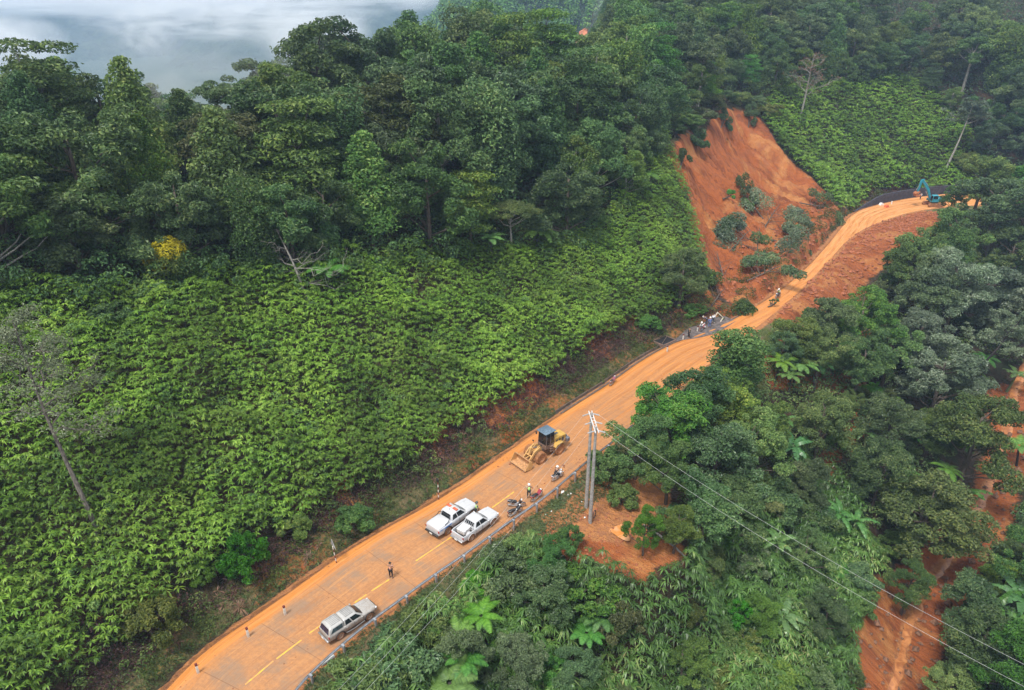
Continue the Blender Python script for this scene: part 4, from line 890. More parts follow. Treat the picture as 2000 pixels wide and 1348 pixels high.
def random_shrubs(W, N, area, group, hs, kinds, cond):
    pts = []
    x0, y0 = W.min(0); x1, y1 = W.max(0); t_ = 0
    while len(pts) < N and t_ < 4000:
        t_ += 1; x, y = rs_.uniform(x0, x1), rs_.uniform(y0, y1)
        if not pt_in(W, x, y) or not cond(np.array([x]), np.array([y]))[0] or any(math.hypot(x - p[0], y - p[1]) < 2.3 for p in pts): continue
        z = Z1(x, y); px, py, _ = proj(x, y, z)
        if any(abs(px - a_) < 55 and -25 < py - b_ < 95 for a_, b_ in PLANTPX): continue
        if -20 < px < 2040 and py < 1420: pts.append((x, y, z, px, py))
    ys = sorted(p[4] for p in pts); lo, hi = ys[0], ys[-1]
    for a, b, nm in bands:
        sub = sorted([p for p in pts if a <= (p[4] - lo) / (hi - lo) < b], key=lambda p: p[3])
        for j, (x, y, z, px, py) in enumerate(sub):
            k = kinds[int(rs_.integers(len(kinds)))]; plant_tree(P['bush'][k], (x, y, z - .1), rs_.uniform(*hs), 'shrub', '%s shrub, %s from left in %s part of %s' % (CN[k], ORD[j], nm, area), 'shrub', group, sx=rs_.uniform(.9, 1.4), r=rs_)
LOWW = wpoly([(1480,700),(1560,640),(1700,560),(1860,470),(2000,520),(2060,760),(1930,740),(1920,870),(1890,980),(1830,1030),(1730,1120),(1640,1180),(1560,1060),(1480,1010),(1400,1040),(1420,950),(1500,860)])
random_shrubs(LOWW, 75, 'slope right of road', 'shrubs scattered on the slope right of the road', (1.8, 4.2), ['mid', 'mid', 'bright', 'dark', 'olive', 'weed'], lambda x, y: (dist_re(x, y) > 5) & (stream_dz(x, y)[0] > 3) & ~inpoly(x, y, SPILL))
random_shrubs(BAM, 34, 'bamboo grass slope', 'shrubs scattered through the bamboo grass', (1.6, 3.4), ['mid', 'bright', 'weed', 'blue', 'olive'], lambda x, y: (dist_re(x, y) > 5) & notred(x, y))
random_shrubs(FARR, 26, 'far gully bank', 'shrubs on the far bank of the gully', (1.8, 4.0), ['mid', 'dark', 'blue', 'bright'], lambda x, y: stream_dz(x, y)[0] > 5)
# ---- tree ferns, banana plants
def frond_geo(n, L, r, el0=.9, droop=1.1, pin=20, pl=.42, asp=.2):
    V = []; F = []
    for i in range(n):
        az = 2 * math.pi * i / n + r.normal() * .12; el = el0 * r.uniform(.45, 1.1); l = L * r.uniform(.8, 1.1); o = np.array([math.cos(az), math.sin(az), 0.]); s = np.array([-math.sin(az), math.cos(az), 0.])
        def pt(t): return o * (l * t * math.cos(el * (1 - .35 * t))) + np.array([0, 0, l * (t * math.sin(el) - droop * .55 * t * t)])
        for k in range(pin):
            t = .12 + .88 * k / pin; p = pt(t); q = pt(min(1, t + .05)); fw = unit(q - p); w = pl * l * math.sin(math.pi * min(1, .12 + t * .86)) ** .7 * .55
            for sg in (-1, 1):
                d = unit(s * sg + fw * .45 + np.array([0, 0, -.18])); b = len(V); hw = fw * l / pin * .42
                V += [p - hw, p + d * w * .5 - hw * .9 + np.array([0, 0, .02]), p + d * w, p + d * w * .5 + hw * .9, p + hw]; F += [(b, b + 1, b + 3, b + 4), (b + 1, b + 2, b + 3, b + 3)]
    return V, [f for f in F]
def fern_mesh(seed, n, L, mat, **k):
    r = np.random.default_rng(seed); V, F = frond_geo(n, L, r, **k); mb = MB(); mb.add(V, [f if f[2] != f[3] else f[:3] for f in F]); me = bpy.data.meshes.new('fronds'); me.from_pydata(mb.v, [], mb.f); me.materials.append(mat); me.update(); return me
TF = [fern_mesh(300 + i, 11 + i, 2.0, LM['treefern']) for i in range(3)]
BF = fern_mesh(310, 12, 2.2, LM['treefern'], pin=9, pl=.42, droop=1.5, el0=1.0)        # broad rosette
mbt = MB(); mbt.tube([(0, 0, -2.2), (0, 0, -1), (0, 0, 0)], [.14, .11, .10], 8); TFT = bpy.data.meshes.new('fern_trunk'); TFT.from_pydata(mbt.v, [], mbt.f); TFT.materials.append(BK['dark'])
def banana_mesh(seed):
    r = np.random.default_rng(seed); V = []; F = []; n = 8
    for i in range(n):
        az = 2 * math.pi * i / n * 1.0 + r.normal() * .3; el = r.uniform(.35, 1.25); l = r.uniform(1.8, 2.5); o = np.array([math.cos(az), math.sin(az), 0.]); s = np.array([-math.sin(az), math.cos(az), 0.]); K = 12
        def pt(t): return o * (l * t * math.cos(el * (1 - .5 * t))) + np.array([0, 0, l * (t * math.sin(el) - .62 * t * t)])
        for k in range(K):
            t0, t1 = .16 + .84 * k / K, .16 + .84 * (k + .93) / K; w0, w1 = [.30 * math.sin(math.pi * min(1, .10 + .88 * t)) ** .6 for t in (t0, t1)]
            for sg in (-1, 1):
                dz = -.10 + r.normal() * .05; b = len(V); V += [pt(t0), pt(t1), pt(t1) + s * sg * w1 + np.array([0, 0, dz]), pt(t0) + s * sg * w0 + np.array([0, 0, dz])]; F.append((b, b + 1, b + 2, b + 3))
        b = len(V); V += [pt(0) + s * .03, pt(0) - s * .03, pt(.2) - s * .025, pt(.2) + s * .025]; F.append((b, b + 1, b + 2, b + 3))
    me = bpy.data.meshes.new('banana_leaves'); me.from_pydata([tuple(v) for v in V], [], F); me.materials.append(LM['banana']); me.update(); return me
BN = [banana_mesh(400 + i) for i in range(3)]
mbt = MB(); mbt.tube([(0, 0, -2.0), (0, 0, -1), (.03, 0, .1)], [.17, .14, .07], 8); BNT = bpy.data.meshes.new('banana_stem'); BNT.from_pydata(mbt.v, [], mbt.f); BNT.materials.append(M('banana_stem', (.10, .13, .05), .7))
def crown_at(name, me, trunk, px, py, Hc, size, label, cat, part, rz=None):
    """plant whose crown centre shows at (px,py) and stands Hc above its own ground"""
    q = at(px, py, Hc); z = q[2] + Hc; e = empty(name, (q[0], q[1], z), r6.uniform(0, 6.28) if rz is None else rz, label, cat); s = size
    e.scale = (s, s, s); e.rotation_euler = (r6.uniform(-.2, .2), r6.uniform(-.2, .2), e.rotation_euler[2]); link(part, me, e); t_ = link('trunk' if part == 'fronds' else 'stem', trunk, e); t_.scale = (1, 1, max(1.0, (Hc + .4) / 2.0 / s)); return e
for i, (px, py, sz, lab) in enumerate([(640,528,1.35,'bright tree fern at the forest edge right of the bare tree'), (957,468,1.25,'tree fern left of the umbrella tree at the forest edge'), (1268,342,1.2,'tree fern on top of the slope left of the landslide scar'),
    (1525,708,1.25,'leftmost tree fern of the cluster below the upper clump'), (1562,712,1.45,'largest tree fern in the middle of the cluster on the right slope'), (1602,708,1.2,'rightmost tree fern of the cluster on the right slope'), (1545,735,1.1,'lowest tree fern of the cluster on the right slope'),
    (905,1292,1.0,'yellow-green tree fern near the bottom, upper of the bottom pair'), (878,1335,1.15,'yellow-green tree fern at the bottom edge'), (940,1205,.95,'tree fern below the guardrail right of the long grass tuft'), (893,1238,.85,'small tree fern between long grass tuft and bottom pair'),
    (1175,1205,.95,'tree fern in the bamboo grass below the clearing'), (1145,1238,.9,'smaller tree fern lower left in the bamboo grass'), (1662,128,1.6,'tree fern high in the forest above the far ferns'), (1850,918,1.1,'dark tree fern left of the gully'), (1990,872,1.2,'tree fern leaning in from the right edge over the gully'), (1965,95,1.8,'grey tree fern at the far upper right of the forest'), (1925,700,1.1,'tree fern under the leaning dark trunk')]):
    crown_at('tree_fern', TF[i % 3], TFT, px, py, 3.4 if py > 300 else 5, sz * 1.1, lab, 'tree fern', 'fronds')
crown_at('tree_fern', BF, TFT, 1052, 452, 3.4, 1.45, 'large drooping rosette plant right of the umbrella tree', 'tree fern', 'fronds')
crown_at('tree_fern', BF, TFT, 1555, 445, 1.0, 1.0, 'uprooted pale rosette plant lying on the landslide debris', 'tree fern', 'fronds')
for i, (px, py, sz, lab) in enumerate([(1528,820,1.1,'banana plant below the tree fern cluster'), (1548,872,1.2,'banana plant above the small red bare patch'), (1640,1005,1.05,'banana plant with pale upright leaves left of the round olive shrub'), (1672,1018,1.0,'banana plant with yellowed hanging leaf near the round olive shrub'),
    (1520,1060,1.0,'banana plant at the top of the right bamboo grass'), (1885,965,1.5,'large banana plant beside the gully, right of the olive crown'), (1945,1185,1.5,'broad banana plant on the far gully bank'), (1992,1165,1.4,'banana plant at the right edge on the far gully bank'), (1790,862,.9,'banana plant between the two right hand slope trees'), (1530,1205,1.0,'pale banana plant in the right bamboo grass'), (1985,735,1.2,'yellowish banana plant at the right edge above the gully'), (1690,845,.8,'small banana plant beside the bare soil strip')]):
    crown_at('banana_plant', BN[i % 3], BNT, px, py, 3.0, sz * 1.1, lab, 'banana plant', 'leaves')
# long grass tufts
def tuft(px, py, R, n, mat, label, seed, droop=.6):
    r = np.random.default_rng(seed); q = at(px, py); V, F = star(np.array([0.]), np.array([0.]), np.array([.1]), np.array([R]), n, droop, .035, r, upz=1.3, segs=3); o = link('grass_tuft', np_mesh('grass_tuft', V, F, mats=[mat])); o.location = q; return tag(o, label, 'grass')
tuft(835, 1195, 2.6, 110, LM['bright'], 'large tuft of long arching grass below the guardrail', 1)
tuft(470, 1190, 1.3, 60, LM['dry'], 'dry straw-coloured grass tuft on the bank above the marker posts', 2)
tuft(600, 1090, .9, 40, LM['dry'], 'dry grass tuft on the bank beside the arrow sign', 3)
tuft(1250, 660, 1.5, 80, LM['dry'], 'pale dry grass tuft left of the storm drain', 4)
tuft(1222, 680, 1.2, 60, LM['dry'], 'pale dry grass tuft on the ditch bank before the storm drain', 5)
# ---- bare and special trees
def bare_tree(name, base, H, label, bark, seed, lean=(0, 0), spread=.5, n1=9, n2=7, leafmat_=None, nleaf=0, lsize=.3, start=.35):
    r = np.random.default_rng(seed); e = empty(name, tuple(base), 0, label, 'tree'); mb = MB(); top = np.array([lean[0], lean[1], H]); r0 = H * .012 + .05; br = MB(); tips = []
    pts = [tuple(top * t + np.array([math.sin(t * 5 + seed) * .15, math.cos(t * 4) * .15, 0]) * (t > 0)) for t in np.linspace(-.05, 1, 9)]; r0 = r0 * (.62 if name == 'pale_tree' else 1); mb.tube(pts, [r0 * (1.25 - .95 * i / 8) for i in range(9)], 8)
    for i in range(n1):
        t = start + (1 - start) * (i + .3) / n1; s = top * t; az = i * 2.4 + r.normal() * .3; L = H * spread * (1.15 - t) * r.uniform(.7, 1.2); d = np.array([math.cos(az), math.sin(az), r.uniform(.25, .8)]); b = s + d * L; P_ = limb(br, s, b, r0 * .42, r0 * .12, r, .5, 5)
        for j in range(n2):
            k = 1 + j % 5; s2 = np.array(P_[k]); a2 = az + r.normal() * .9; L2 = L * .42 * r.uniform(.6, 1.3); b2 = s2 + np.array([math.cos(a2), math.sin(a2), r.uniform(.1, .9)]) * L2; P2 = limb(br, s2, b2, r0 * .15, r0 * .05, r, .6, 3); tips.append(b2)
            for q in range(2): a3 = a2 + r.normal(); b3 = np.array(P2[2]) + np.array([math.cos(a3), math.sin(a3), r.uniform(-.1, .8)]) * L2 * .5; limb(br, P2[1 + q], b3, r0 * .07, r0 * .03, r, .3, 2); tips.append(b3)
    mb.build('trunk', BK[bark], e, smooth=60, fix=False); br.build('branches', BK[bark], e, smooth=60, fix=False)
    if nleaf:
        T = np.array(tips); K = nleaf; i = r.integers(len(T), size=K); Pt = T[i] + r.normal(size=(K, 3)) * np.array([.35, .35, .16]) * H * .05; V, F = leaves(Pt, r.normal(size=(K, 3)) * .5 + np.array([0, 0, 1.]), lsize, .5, r); link('crown', np_mesh('crown_sparse', V, F, mats=[leafmat_]), e)
    return e
q = at(604, 592); bare_tree('bare_tree', q, height_for(q, 452), 'leafless pale-barked tree with many fine branches at the forest edge', 'grey', 5, lean=(-2.6, 1), spread=.62, n1=11, n2=8, start=.2)
q = at(1150, 92); bare_tree('bare_tree', q + np.array([0, 0, 2]), 14, 'leafless dark reddish tree rising above the skyline', 'brown', 6, lean=(1.5, 0), spread=.5, start=.5)
q = at(1562, 232); bare_tree('bare_tree', q, height_for(q, 105), 'leafless brown-grey tree at the top of the far fern slope', 'grey', 7, lean=(1, 0), spread=.42, n1=12, n2=8, leafmat_=LM['dry'], nleaf=900, lsize=.35)
q = at(190, 1055); bare_tree('pale_tree', q, 17.5, 'slender pale tree with thin whitish foliage standing out of the left fern slope', 'pale', 8, lean=(-2.6, 2.4), spread=.40, n1=12, n2=8, leafmat_=LM['pale'], nleaf=5200, lsize=.22, start=.5)
q = at(660, 100); bare_tree('skyline_tree', q, height_for(q, -5), 'tall broken-topped tree with few tufts against the clouds', 'grey', 9, lean=(0, 0), spread=.34, n1=9, n2=6, leafmat_=LM['blue'], nleaf=1500, lsize=.5, start=.55)
q = at(1880, 765); bare_tree('leaning_tree', q, 12.5, 'leaning tree with thick dark mossy trunk and silvery crown at the right', 'dark', 10, lean=(6.5, 1.5), spread=.5, n1=11, n2=8, leafmat_=LM['silver'], nleaf=9000, lsize=.26, start=.45)
q = at(1843, 342); bare_tree('pale_trunk_tree', q, height_for(q, 205), 'slim pale-trunked tree with a wide flat crown above the excavator', 'grey', 12, lean=(4, 2), spread=.55, n1=10, n2=8, leafmat_=LM['silver'], nleaf=7000, lsize=.42, start=.72)
q = at(1590, 92); bare_tree('pale_trunk_tree', q, 19, 'very tall straight pale trunk rising out of the top of the frame', 'grey', 13, lean=(2, 0), spread=.3, n1=8, n2=5, leafmat_=LM['mid'], nleaf=2500, lsize=.45, start=.8)
tree_at('umb', 'olive', 1000, 500, 392, 'low umbrella-shaped olive tree at the forest edge', 1.0, None, 'umbrella_tree', 'tree')
tree_at('umb', 'mid', 545, 500, 395, 'light green spreading tree behind the bare tree', 1.1, None, 'umbrella_tree', 'tree')
q = at(335, 575); e = empty('flowering_tree', tuple(q), 0, 'tree with two rounded clumps of yellow blossom in the left forest', 'tree'); ry = np.random.default_rng(91); H = height_for(q, 462); Hb = H - 1.3
V, F = merge([puff_leaves((.7, 0, Hb), 1.45, 1500, .26, .8, .6, ry), puff_leaves((-1.1, 0, Hb - .9), 1.05, 900, .26, .8, .6, ry), puff_leaves((-.5, -.3, Hb - 1.7), .7, 300, .26, .7, .6, ry)])
link('crown', np_mesh('yellow_crown', V, F, mats=[LM['yellow']]), e); V, F = merge([puff_leaves((.2, .3, Hb - 1.2), 2.2, 1800, .28, .8, .6, ry), puff_leaves((1.6, .2, Hb - 1.6), 1.3, 800, .28, .8, .6, ry)]); link('foliage', np_mesh('green_crown', V, F, mats=[LM['mid']]), e); mb = MB(); mb.tube([(0, 0, -.5), (.1, 0, Hb * .6), (.6, 0, Hb)], [.2, .14, .06], 8); mb.tube([(.1, 0, Hb * .6), (-1.4, 0, Hb - 1.4)], [.1, .05], 6); mb.build('trunk', BK['brown'], e, smooth=60)
# ---- torn trees and debris lying on the landslide
def fallen(px, py, L, az, colr, label, seed, nl=1600, size=.26, spread=.55, name='fallen_tree', up=.15):
    r = np.random.default_rng(seed); q = at(px, py); e = empty(name.replace('snapped_trunk', 'fallen_tree'), (q[0], q[1], q[2] + .2), az, label, 'fallen tree'); nr_ = Vector((Z1(q[0] - 1, q[1]) - Z1(q[0] + 1, q[1]), Z1(q[0], q[1] - 1) - Z1(q[0], q[1] + 1), 2.0)).normalized(); e.rotation_euler = (Vector((0, 0, 1)).rotation_difference(nr_) @ Euler((0, 0, az)).to_quaternion()).to_euler(); mb = MB(); parts = []
    mb.tube([(-L * .45, 0, -.05), (0, 0, .1), (L * .3, .1, .15 + up), (L * .5, 0, .1 + up)], [.13, .11, .08, .04], 7)
    for i in range(9):
        s = (L * (-.15 + .06 * i), 0, .12); a = r.choice([-1, 1]) * r.uniform(.4, 1.2); b = (s[0] + math.cos(a) * L * .28, math.sin(a) * L * spread * .6, r.uniform(.3, 1.2)); limb(mb, s, b, .05, .02, r)
        if nl: parts.append(puff_leaves(b, r.uniform(.10, .16) * L * (.6 + .5 * spread), nl // 9, size, .6, .5, r))
    mb.build('trunk', BK['brown'], e, smooth=60, fix=False)
    if nl: V, F = merge(parts); link('crown', np_mesh('fallen_crown', V, F, mats=[LM[colr]]), e)
    return e
for i, (px, py, L, az, c_, lab, sp) in enumerate([(1478,505,13,1.3,'silver','largest uprooted tree with silvery leaves on the landslide foot',1.0), (1490,538,8,.5,'blue','uprooted leafy tree just above the scraped bank',1.0), (1497,440,11,.9,'silver','uprooted tree in the middle of the landslide foot',.9), (1535,475,7,.2,'blue','broken leafy tree beside the uprooted rosette plant',.9),
    (1400,442,8,-.6,'silver','small torn tree on the left side of the landslide',.6), (1592,404,9,.1,'blue','pile of branches where landslide meets the fern slope',.8), (1395,592,9,1.0,'dark','torn tree at the lower left corner of the landslide behind the workers',1.0), (1452,385,7,1.9,'weed','strip of turf slid halfway down the landslide',.3), (1475,410,6,1.9,'mid','lower end of the slid turf strip',.3),
    (1410,245,6,1.4,'dark','clump hanging over the left top of the scar',.6), (1345,262,8,.2,'dark','torn clump at the upper left lip of the scar',.6), (1330,322,5,1.5,'weed','small clump of turf on the left scar edge',.5), (1462,238,7,1.7,'dark','vine strip hanging from the top of the scar',.3), (1420,388,2.4,.5,'bright','single green sapling in the middle of the scar',.8),
    (1440,478,8,.8,'blue','torn bushy crown left of the largest uprooted tree',.9), (1548,430,7,.4,'silver','silvery torn crown above the uprooted rosette plant',.8)]):
    fallen(px, py, L, az, c_, lab, 500 + i, nl=3600 if L > 7 else 1700, spread=sp, size=.34)
for i, (px, yb, yt) in enumerate([(1318, 268, 235), (1345, 252, 215), (1372, 242, 205), (1393, 212, 180), (1418, 203, 170), (1446, 204, 172), (1472, 212, 180), (1496, 232, 195)]):
    tree_at('bush', ['dark', 'mid', 'blue', 'olive'][i % 4], px, yb, yt, 'shrub overhanging the top lip of the landslide scar, %s from left' % ORD[i], 1.5, 'shrubs along the top of the landslide')
fallen(1408, 530, 8, 1.75, 'dark', 'bare snapped trunk lying up the left edge of the landslide', 530, nl=0, name='snapped_trunk')
fallen(1507, 600, 1.6, .4, 'blue', 'small leafy branch lying on the muddy road below the motorcyclist', 531, nl=500, size=.2, name='fallen_branch')
fallen(1345, 400, 5, 1.9, 'dark', 'thin grey trunk sliding down the left part of the scar', 532, nl=0, name='snapped_trunk')
fallen(1640, 405, 4, .1, 'dark', 'pale snapped trunk poking out at the right foot of the landslide', 533, nl=0, name='snapped_trunk')
q = at(1300, 1060); e = empty('fallen_log', (q[0], q[1], q[2] + .25), -.85, 'long thin fallen log lying below the bright bush beside the clearing', 'log'); mb = MB(); mb.tube([(-2.6, 0, .1), (-1, .05, .1), (1, -.05, 0), (2.4, 0, -.5)], [.13, .12, .1, .07], 8); mb.build('log_trunk', BK['grey'], e, smooth=60)

print('DBG', DBG)
# ---------------------------------------------------------------- far hills, mountains, mist, haze
m_far, t = newmat('far_forest'); g = t.n('ShaderNodeNewGeometry').outputs['Position']; n1 = t.noise(g, .11, 6, .65); n2 = t.noise(g, .02, 4, .6)
t.l(t.mix(t.ss(n1, .35, .65), (.008, .020, .014), (.050, .080, .036)), t.b.inputs['Base Color']); t.b.inputs['Roughness'].default_value = .95; t.b.inputs['Specular IOR Level'].default_value = .1; bump(t, t.noise(g, .018, 6, .6), 1.0, 30)
def hill_mesh(name, X, Y, Zf, mats):
    XX, YY = np.meshgrid(X, Y); ZZ = Zf(XX, YY); ix = np.arange(XX.size).reshape(XX.shape); F = np.stack([ix[:-1, :-1], ix[:-1, 1:], ix[1:, 1:], ix[1:, :-1]], -1).reshape(-1, 4)
    return tag(link(name, np_mesh(name, np.stack([XX, YY, ZZ], -1), F, mats=mats, smooth=True)), kind='structure')
def Zmid(x, y):
    rise = sstep(330, 620, y); zc = -65 + 175 * sstep(-150, 30, x + 18 * fbm(y / 60, x / 60, 3, 5) * 2)
    return -66 + (zc + 66) * rise + 14 * fbm(x / 60, y / 60, 4, 111) * rise
hill_mesh('hills', np.linspace(-260, 420, 110), np.linspace(300, 760, 90), Zmid, [m_far])
def Zmt(x, y):
    n = fbm(x / 420, y / 600, 5, 121); spur = 1 - 2 * np.abs(fbm(x / 150 + 1.2 * n, y / 520, 4, 122)) * 2; r2 = 1 - 4 * np.abs(fbm(x / 300, y / 330, 4, 127))
    z = -150 + 178 * sstep(700, 2200, y + .25 * x) + 110 * n * sstep(900, 2000, y) + 46 * spur * sstep(600, 1100, y) * (1 - .6 * sstep(1900, 2300, y)) - 260 * sstep(2500, 3200, y)
    return z + 62 * r2 * np.exp(-((y - 1150 - .2 * x) / 190) ** 2) + 50 * r2 * np.exp(-((y - 1700 + .1 * x) / 160) ** 2)
hill_mesh('mountains', np.linspace(-2600, 500, 260), np.linspace(520, 3200, 230), Zmt, [m_far])
# the wood covering the near far-off hill: reads as one mass
rf = np.random.default_rng(600); X = rf.uniform(-200, 300, 7000); Y = rf.uniform(380, 720, 7000)
pp = proj(X, Y, Zmid(X, Y) + 6); k = (pp[1] > -90) & (pp[0] > 780) & (pp[0] < 1420) & (~((np.abs(pp[0] - 1138) < 22) & (np.abs(pp[1] - 78) < 22))); X = X[k][:1900]; Y = Y[k][:1900]; ZZ = Zmid(X, Y); K = len(X)
R = rf.uniform(2.6, 5.2, K); n = 90; D = unit(rf.normal(size=(K, n, 3)) + np.array([0, 0, .3])); Pt = (np.stack([X, Y, ZZ + R * 1.5], -1)[:, None] + D * R[:, None, None] * np.array([1, 1, 1.25]) * rf.uniform(.75, 1.1, (K, n, 1))).reshape(-1, 3)
V, F = leaves(Pt, (D + np.array([0, 0, .4])).reshape(-1, 3), 1.7, .7, rf); stuff('distant_wood', 'hazy forest covering the hill beyond the skyline trees', 'forest', V, F, LM['mid'])
# red slip on that hill
mb = MB(); c = None
for px, py in [(1122, 92), (1130, 68), (1142, 60), (1152, 62), (1150, 85), (1140, 95)]:
    r_ = ray(px, py); ts = np.arange(330, 900, 1.0); zz = CAM_H + r_[2] * ts - Zmid(r_[0] * ts, r_[1] * ts); i = int(np.argmax(zz < 0)) if (zz < 0).any() else 200; t_ = ts[i]; mb.v.append((r_[0] * t_, r_[1] * t_ - 4, CAM_H + r_[2] * t_ + 1.0))
mb.f.append(tuple(range(6))); mb.mi.append(0); o = mb.build('distant_slip', M('distant_red_soil', (.50, .17, .08), .95, scale=.3, var=.4), smooth=None); tag(o, kind='structure')
so = o.modifiers.new('solid', 'SOLIDIFY'); so.thickness = 1.5
# haze: even air in one closed box
hb = MB(); hb.box((-1000, 1500, -160 + 135), (8000, 9000, 270)); ho = hb.build('haze', bpy.data.materials.new('haze_air')); tag(ho, kind='stuff', label='pale even haze filling the air of the whole valley', cat='haze')
def volmat(m, color, dens_fn=None, density=.001, aniso=.2):
    m.use_nodes = True; nt = m.node_tree; nt.nodes.clear(); o = nt.nodes.new('ShaderNodeOutputMaterial'); v = nt.nodes.new('ShaderNodeVolumePrincipled'); v.inputs['Color'].default_value = rgba(color); v.inputs['Density'].default_value = density; v.inputs['Anisotropy'].default_value = aniso
    nt.links.new(v.outputs[0], o.inputs['Volume']); return nt, v
volmat(ho.data.materials[0], (.50, .70, .98), density=.00035)
# drifting mist: soft-edged volumes
def mist(name, c, sz, dens, label, seed, nscale=2.2, lo=.42, hi=.62):
    mb = MB(); mb.lathe((0, 0, 0), [(math.sin(a) , -math.cos(a)) for a in np.linspace(.02, math.pi - .02, 9)], n=16); m = bpy.data.materials.new('mist'); o = mb.build(name, m); o.location = c; o.scale = sz; nt, v = volmat(m, (1, 1, 1), density=dens, aniso=.3)
    tc = nt.nodes.new('ShaderNodeTexCoord'); ln = nt.nodes.new('ShaderNodeVectorMath'); ln.operation = 'LENGTH'; nt.links.new(tc.outputs['Object'], ln.inputs[0])
    no = nt.nodes.new('ShaderNodeTexNoise'); no.inputs['Scale'].default_value = nscale; no.inputs['Detail'].default_value = 4; mp_ = nt.nodes.new('ShaderNodeMapping'); mp_.inputs['Location'].default_value = (seed, seed * 2, 0); nt.links.new(tc.outputs['Object'], mp_.inputs[0]); nt.links.new(mp_.outputs[0], no.inputs['Vector'])
    a = nt.nodes.new('ShaderNodeMapRange'); a.interpolation_type = 'SMOOTHSTEP'; nt.links.new(no.outputs['Fac'], a.inputs[0]); a.inputs[1].default_value = lo; a.inputs[2].default_value = hi
    b = nt.nodes.new('ShaderNodeMapRange'); b.interpolation_type = 'SMOOTHSTEP'; nt.links.new(ln.outputs['Value'], b.inputs[0]); b.inputs[1].default_value = 1.0; b.inputs[2].default_value = .3
    mu = nt.nodes.new('ShaderNodeMath'); mu.operation = 'MULTIPLY'; nt.links.new(a.outputs[0], mu.inputs[0]); nt.links.new(b.outputs[0], mu.inputs[1]); m2 = nt.nodes.new('ShaderNodeMath'); m2.operation = 'MULTIPLY'; nt.links.new(mu.outputs[0], m2.inputs[0]); m2.inputs[1].default_value = dens; nt.links.new(m2.outputs[0], v.inputs['Density'])
    return tag(o, label, 'mist', kind='stuff')
def raypt(px, py, dist):
    r_ = ray(px, py); r_ = r_ / np.linalg.norm(r_); return tuple(np.array([0, 0, CAM_H]) + r_ * dist)
mist('mist_bank', raypt(430, -2, 1900), (900, 250, 48), .03, 'layer of white cloud lying along the far mountain crest', 6.2, nscale=5.0, lo=.34, hi=.52)
mist('mist_bank', raypt(450, 28, 1400), (300, 140, 50), .03, 'white cloud bank hiding the mountain crest in the middle', 1.3, nscale=4.5, lo=.46, hi=.60)
mist('mist_bank', raypt(15, 85, 1200), (80, 90, 46), .03, 'white cloud drifting over the mountain at the left edge', 2.9, nscale=1.3, lo=.38, hi=.58)
mist('mist_bank', raypt(280, 55, 1200), (60, 60, 50), .014, 'thin cloud wisp rising in front of the mountain top', 4.1, nscale=3.4, lo=.40, hi=.60)
mist('mist_bank', raypt(610, 70, 1000), (90, 80, 46), .03, 'cloud hanging behind the tall skyline trees', 5.7, nscale=1.3, lo=.36, hi=.56)
mist('mist_bank', raypt(1265, 40, 430), (34, 60, 30), .03, 'mist patch between the far wooded hill and the right hill trees', 7.4, lo=.3)
mist('mist_bank', raypt(400, 185, 122), (34, 20, 15), .022, 'thin mist among the trees in the forest saddle on the left', 8.8, nscale=3.6, lo=.36, hi=.66)
# ---------------------------------------------------------------- vehicles
GLASS = M('dark_glass', (.012, .015, .018), .12, spec=.6, var=.3, scale=1.5)
TYRE = M('tyre_rubber', (.035, .033, .032), .85, mud=.75, mudh=.9, mudc=(.36, .17, .08)); RIM = M('muddy_rim', (.42, .36, .30), .5, metal=.3, mud=.45, mudh=1.2)
BLACKP = M('black_plastic', (.025, .025, .027), .55, var=.3); CHROME = M('dull_metal', (.45, .45, .46), .35, metal=.7); REDL = M('red_lamp', (.35, .02, .015), .25); LAMP = M('headlamp', (.75, .76, .78), .15, spec=.7); SEAM = M('seam_dark', (.06, .06, .06), .8)
WHITE = M('white_paint', (.49, .495, .51), .28, mud=.75, mudh=.62, mudc=(.45, .27, .15), coat=.5, var=.04)
SILVER = M('silver_paint', (.43, .42, .40), .32, metal=.25, mud=.9, mudh=1.15, mudc=(.24, .155, .10), coat=.4, var=.06)
def wheel(parent, x, y, r, w, tm=TYRE, rm=RIM, spokes=7, lug=False):
    e = empty('wheel', (x, y, r)); e.parent = parent; s = 1 if y > 0 else -1
    t_ = MB(); t_.lathe((0, 0, 0), [(r * .62, -w / 2), (r * .93, -w / 2), (r, -w * .36), (r, w * .36), (r * .93, w / 2), (r * .62, w / 2), (r * .6, 0), (r * .62, -w / 2)], 'y', 28, cap=False)
    if lug:
        for k in range(20): a = k * math.pi / 10; t_.box((math.cos(a) * r, 0, math.sin(a) * r), (.06, w * .98, .09), ry=-a)
    t_.build('tyre', tm, e, smooth=35)
    m_ = MB(); m_.lathe((0, s * w * .18, 0), [(r * .02, s * .06), (r * .14, s * .07), (r * .18, 0), (r * .5, -s * .02), (r * .60, s * .06), (r * .63, s * .09), (r * .63, -s * .1)], 'y', 24, cap=False)
    for k in range(spokes): a = k * 2 * math.pi / spokes; m_.box((math.cos(a) * r * .36, s * w * .24, math.sin(a) * r * .36), (r * .5, .03, r * .13), ry=-a)
    m_.build('rim', rm, e, smooth=35); return e
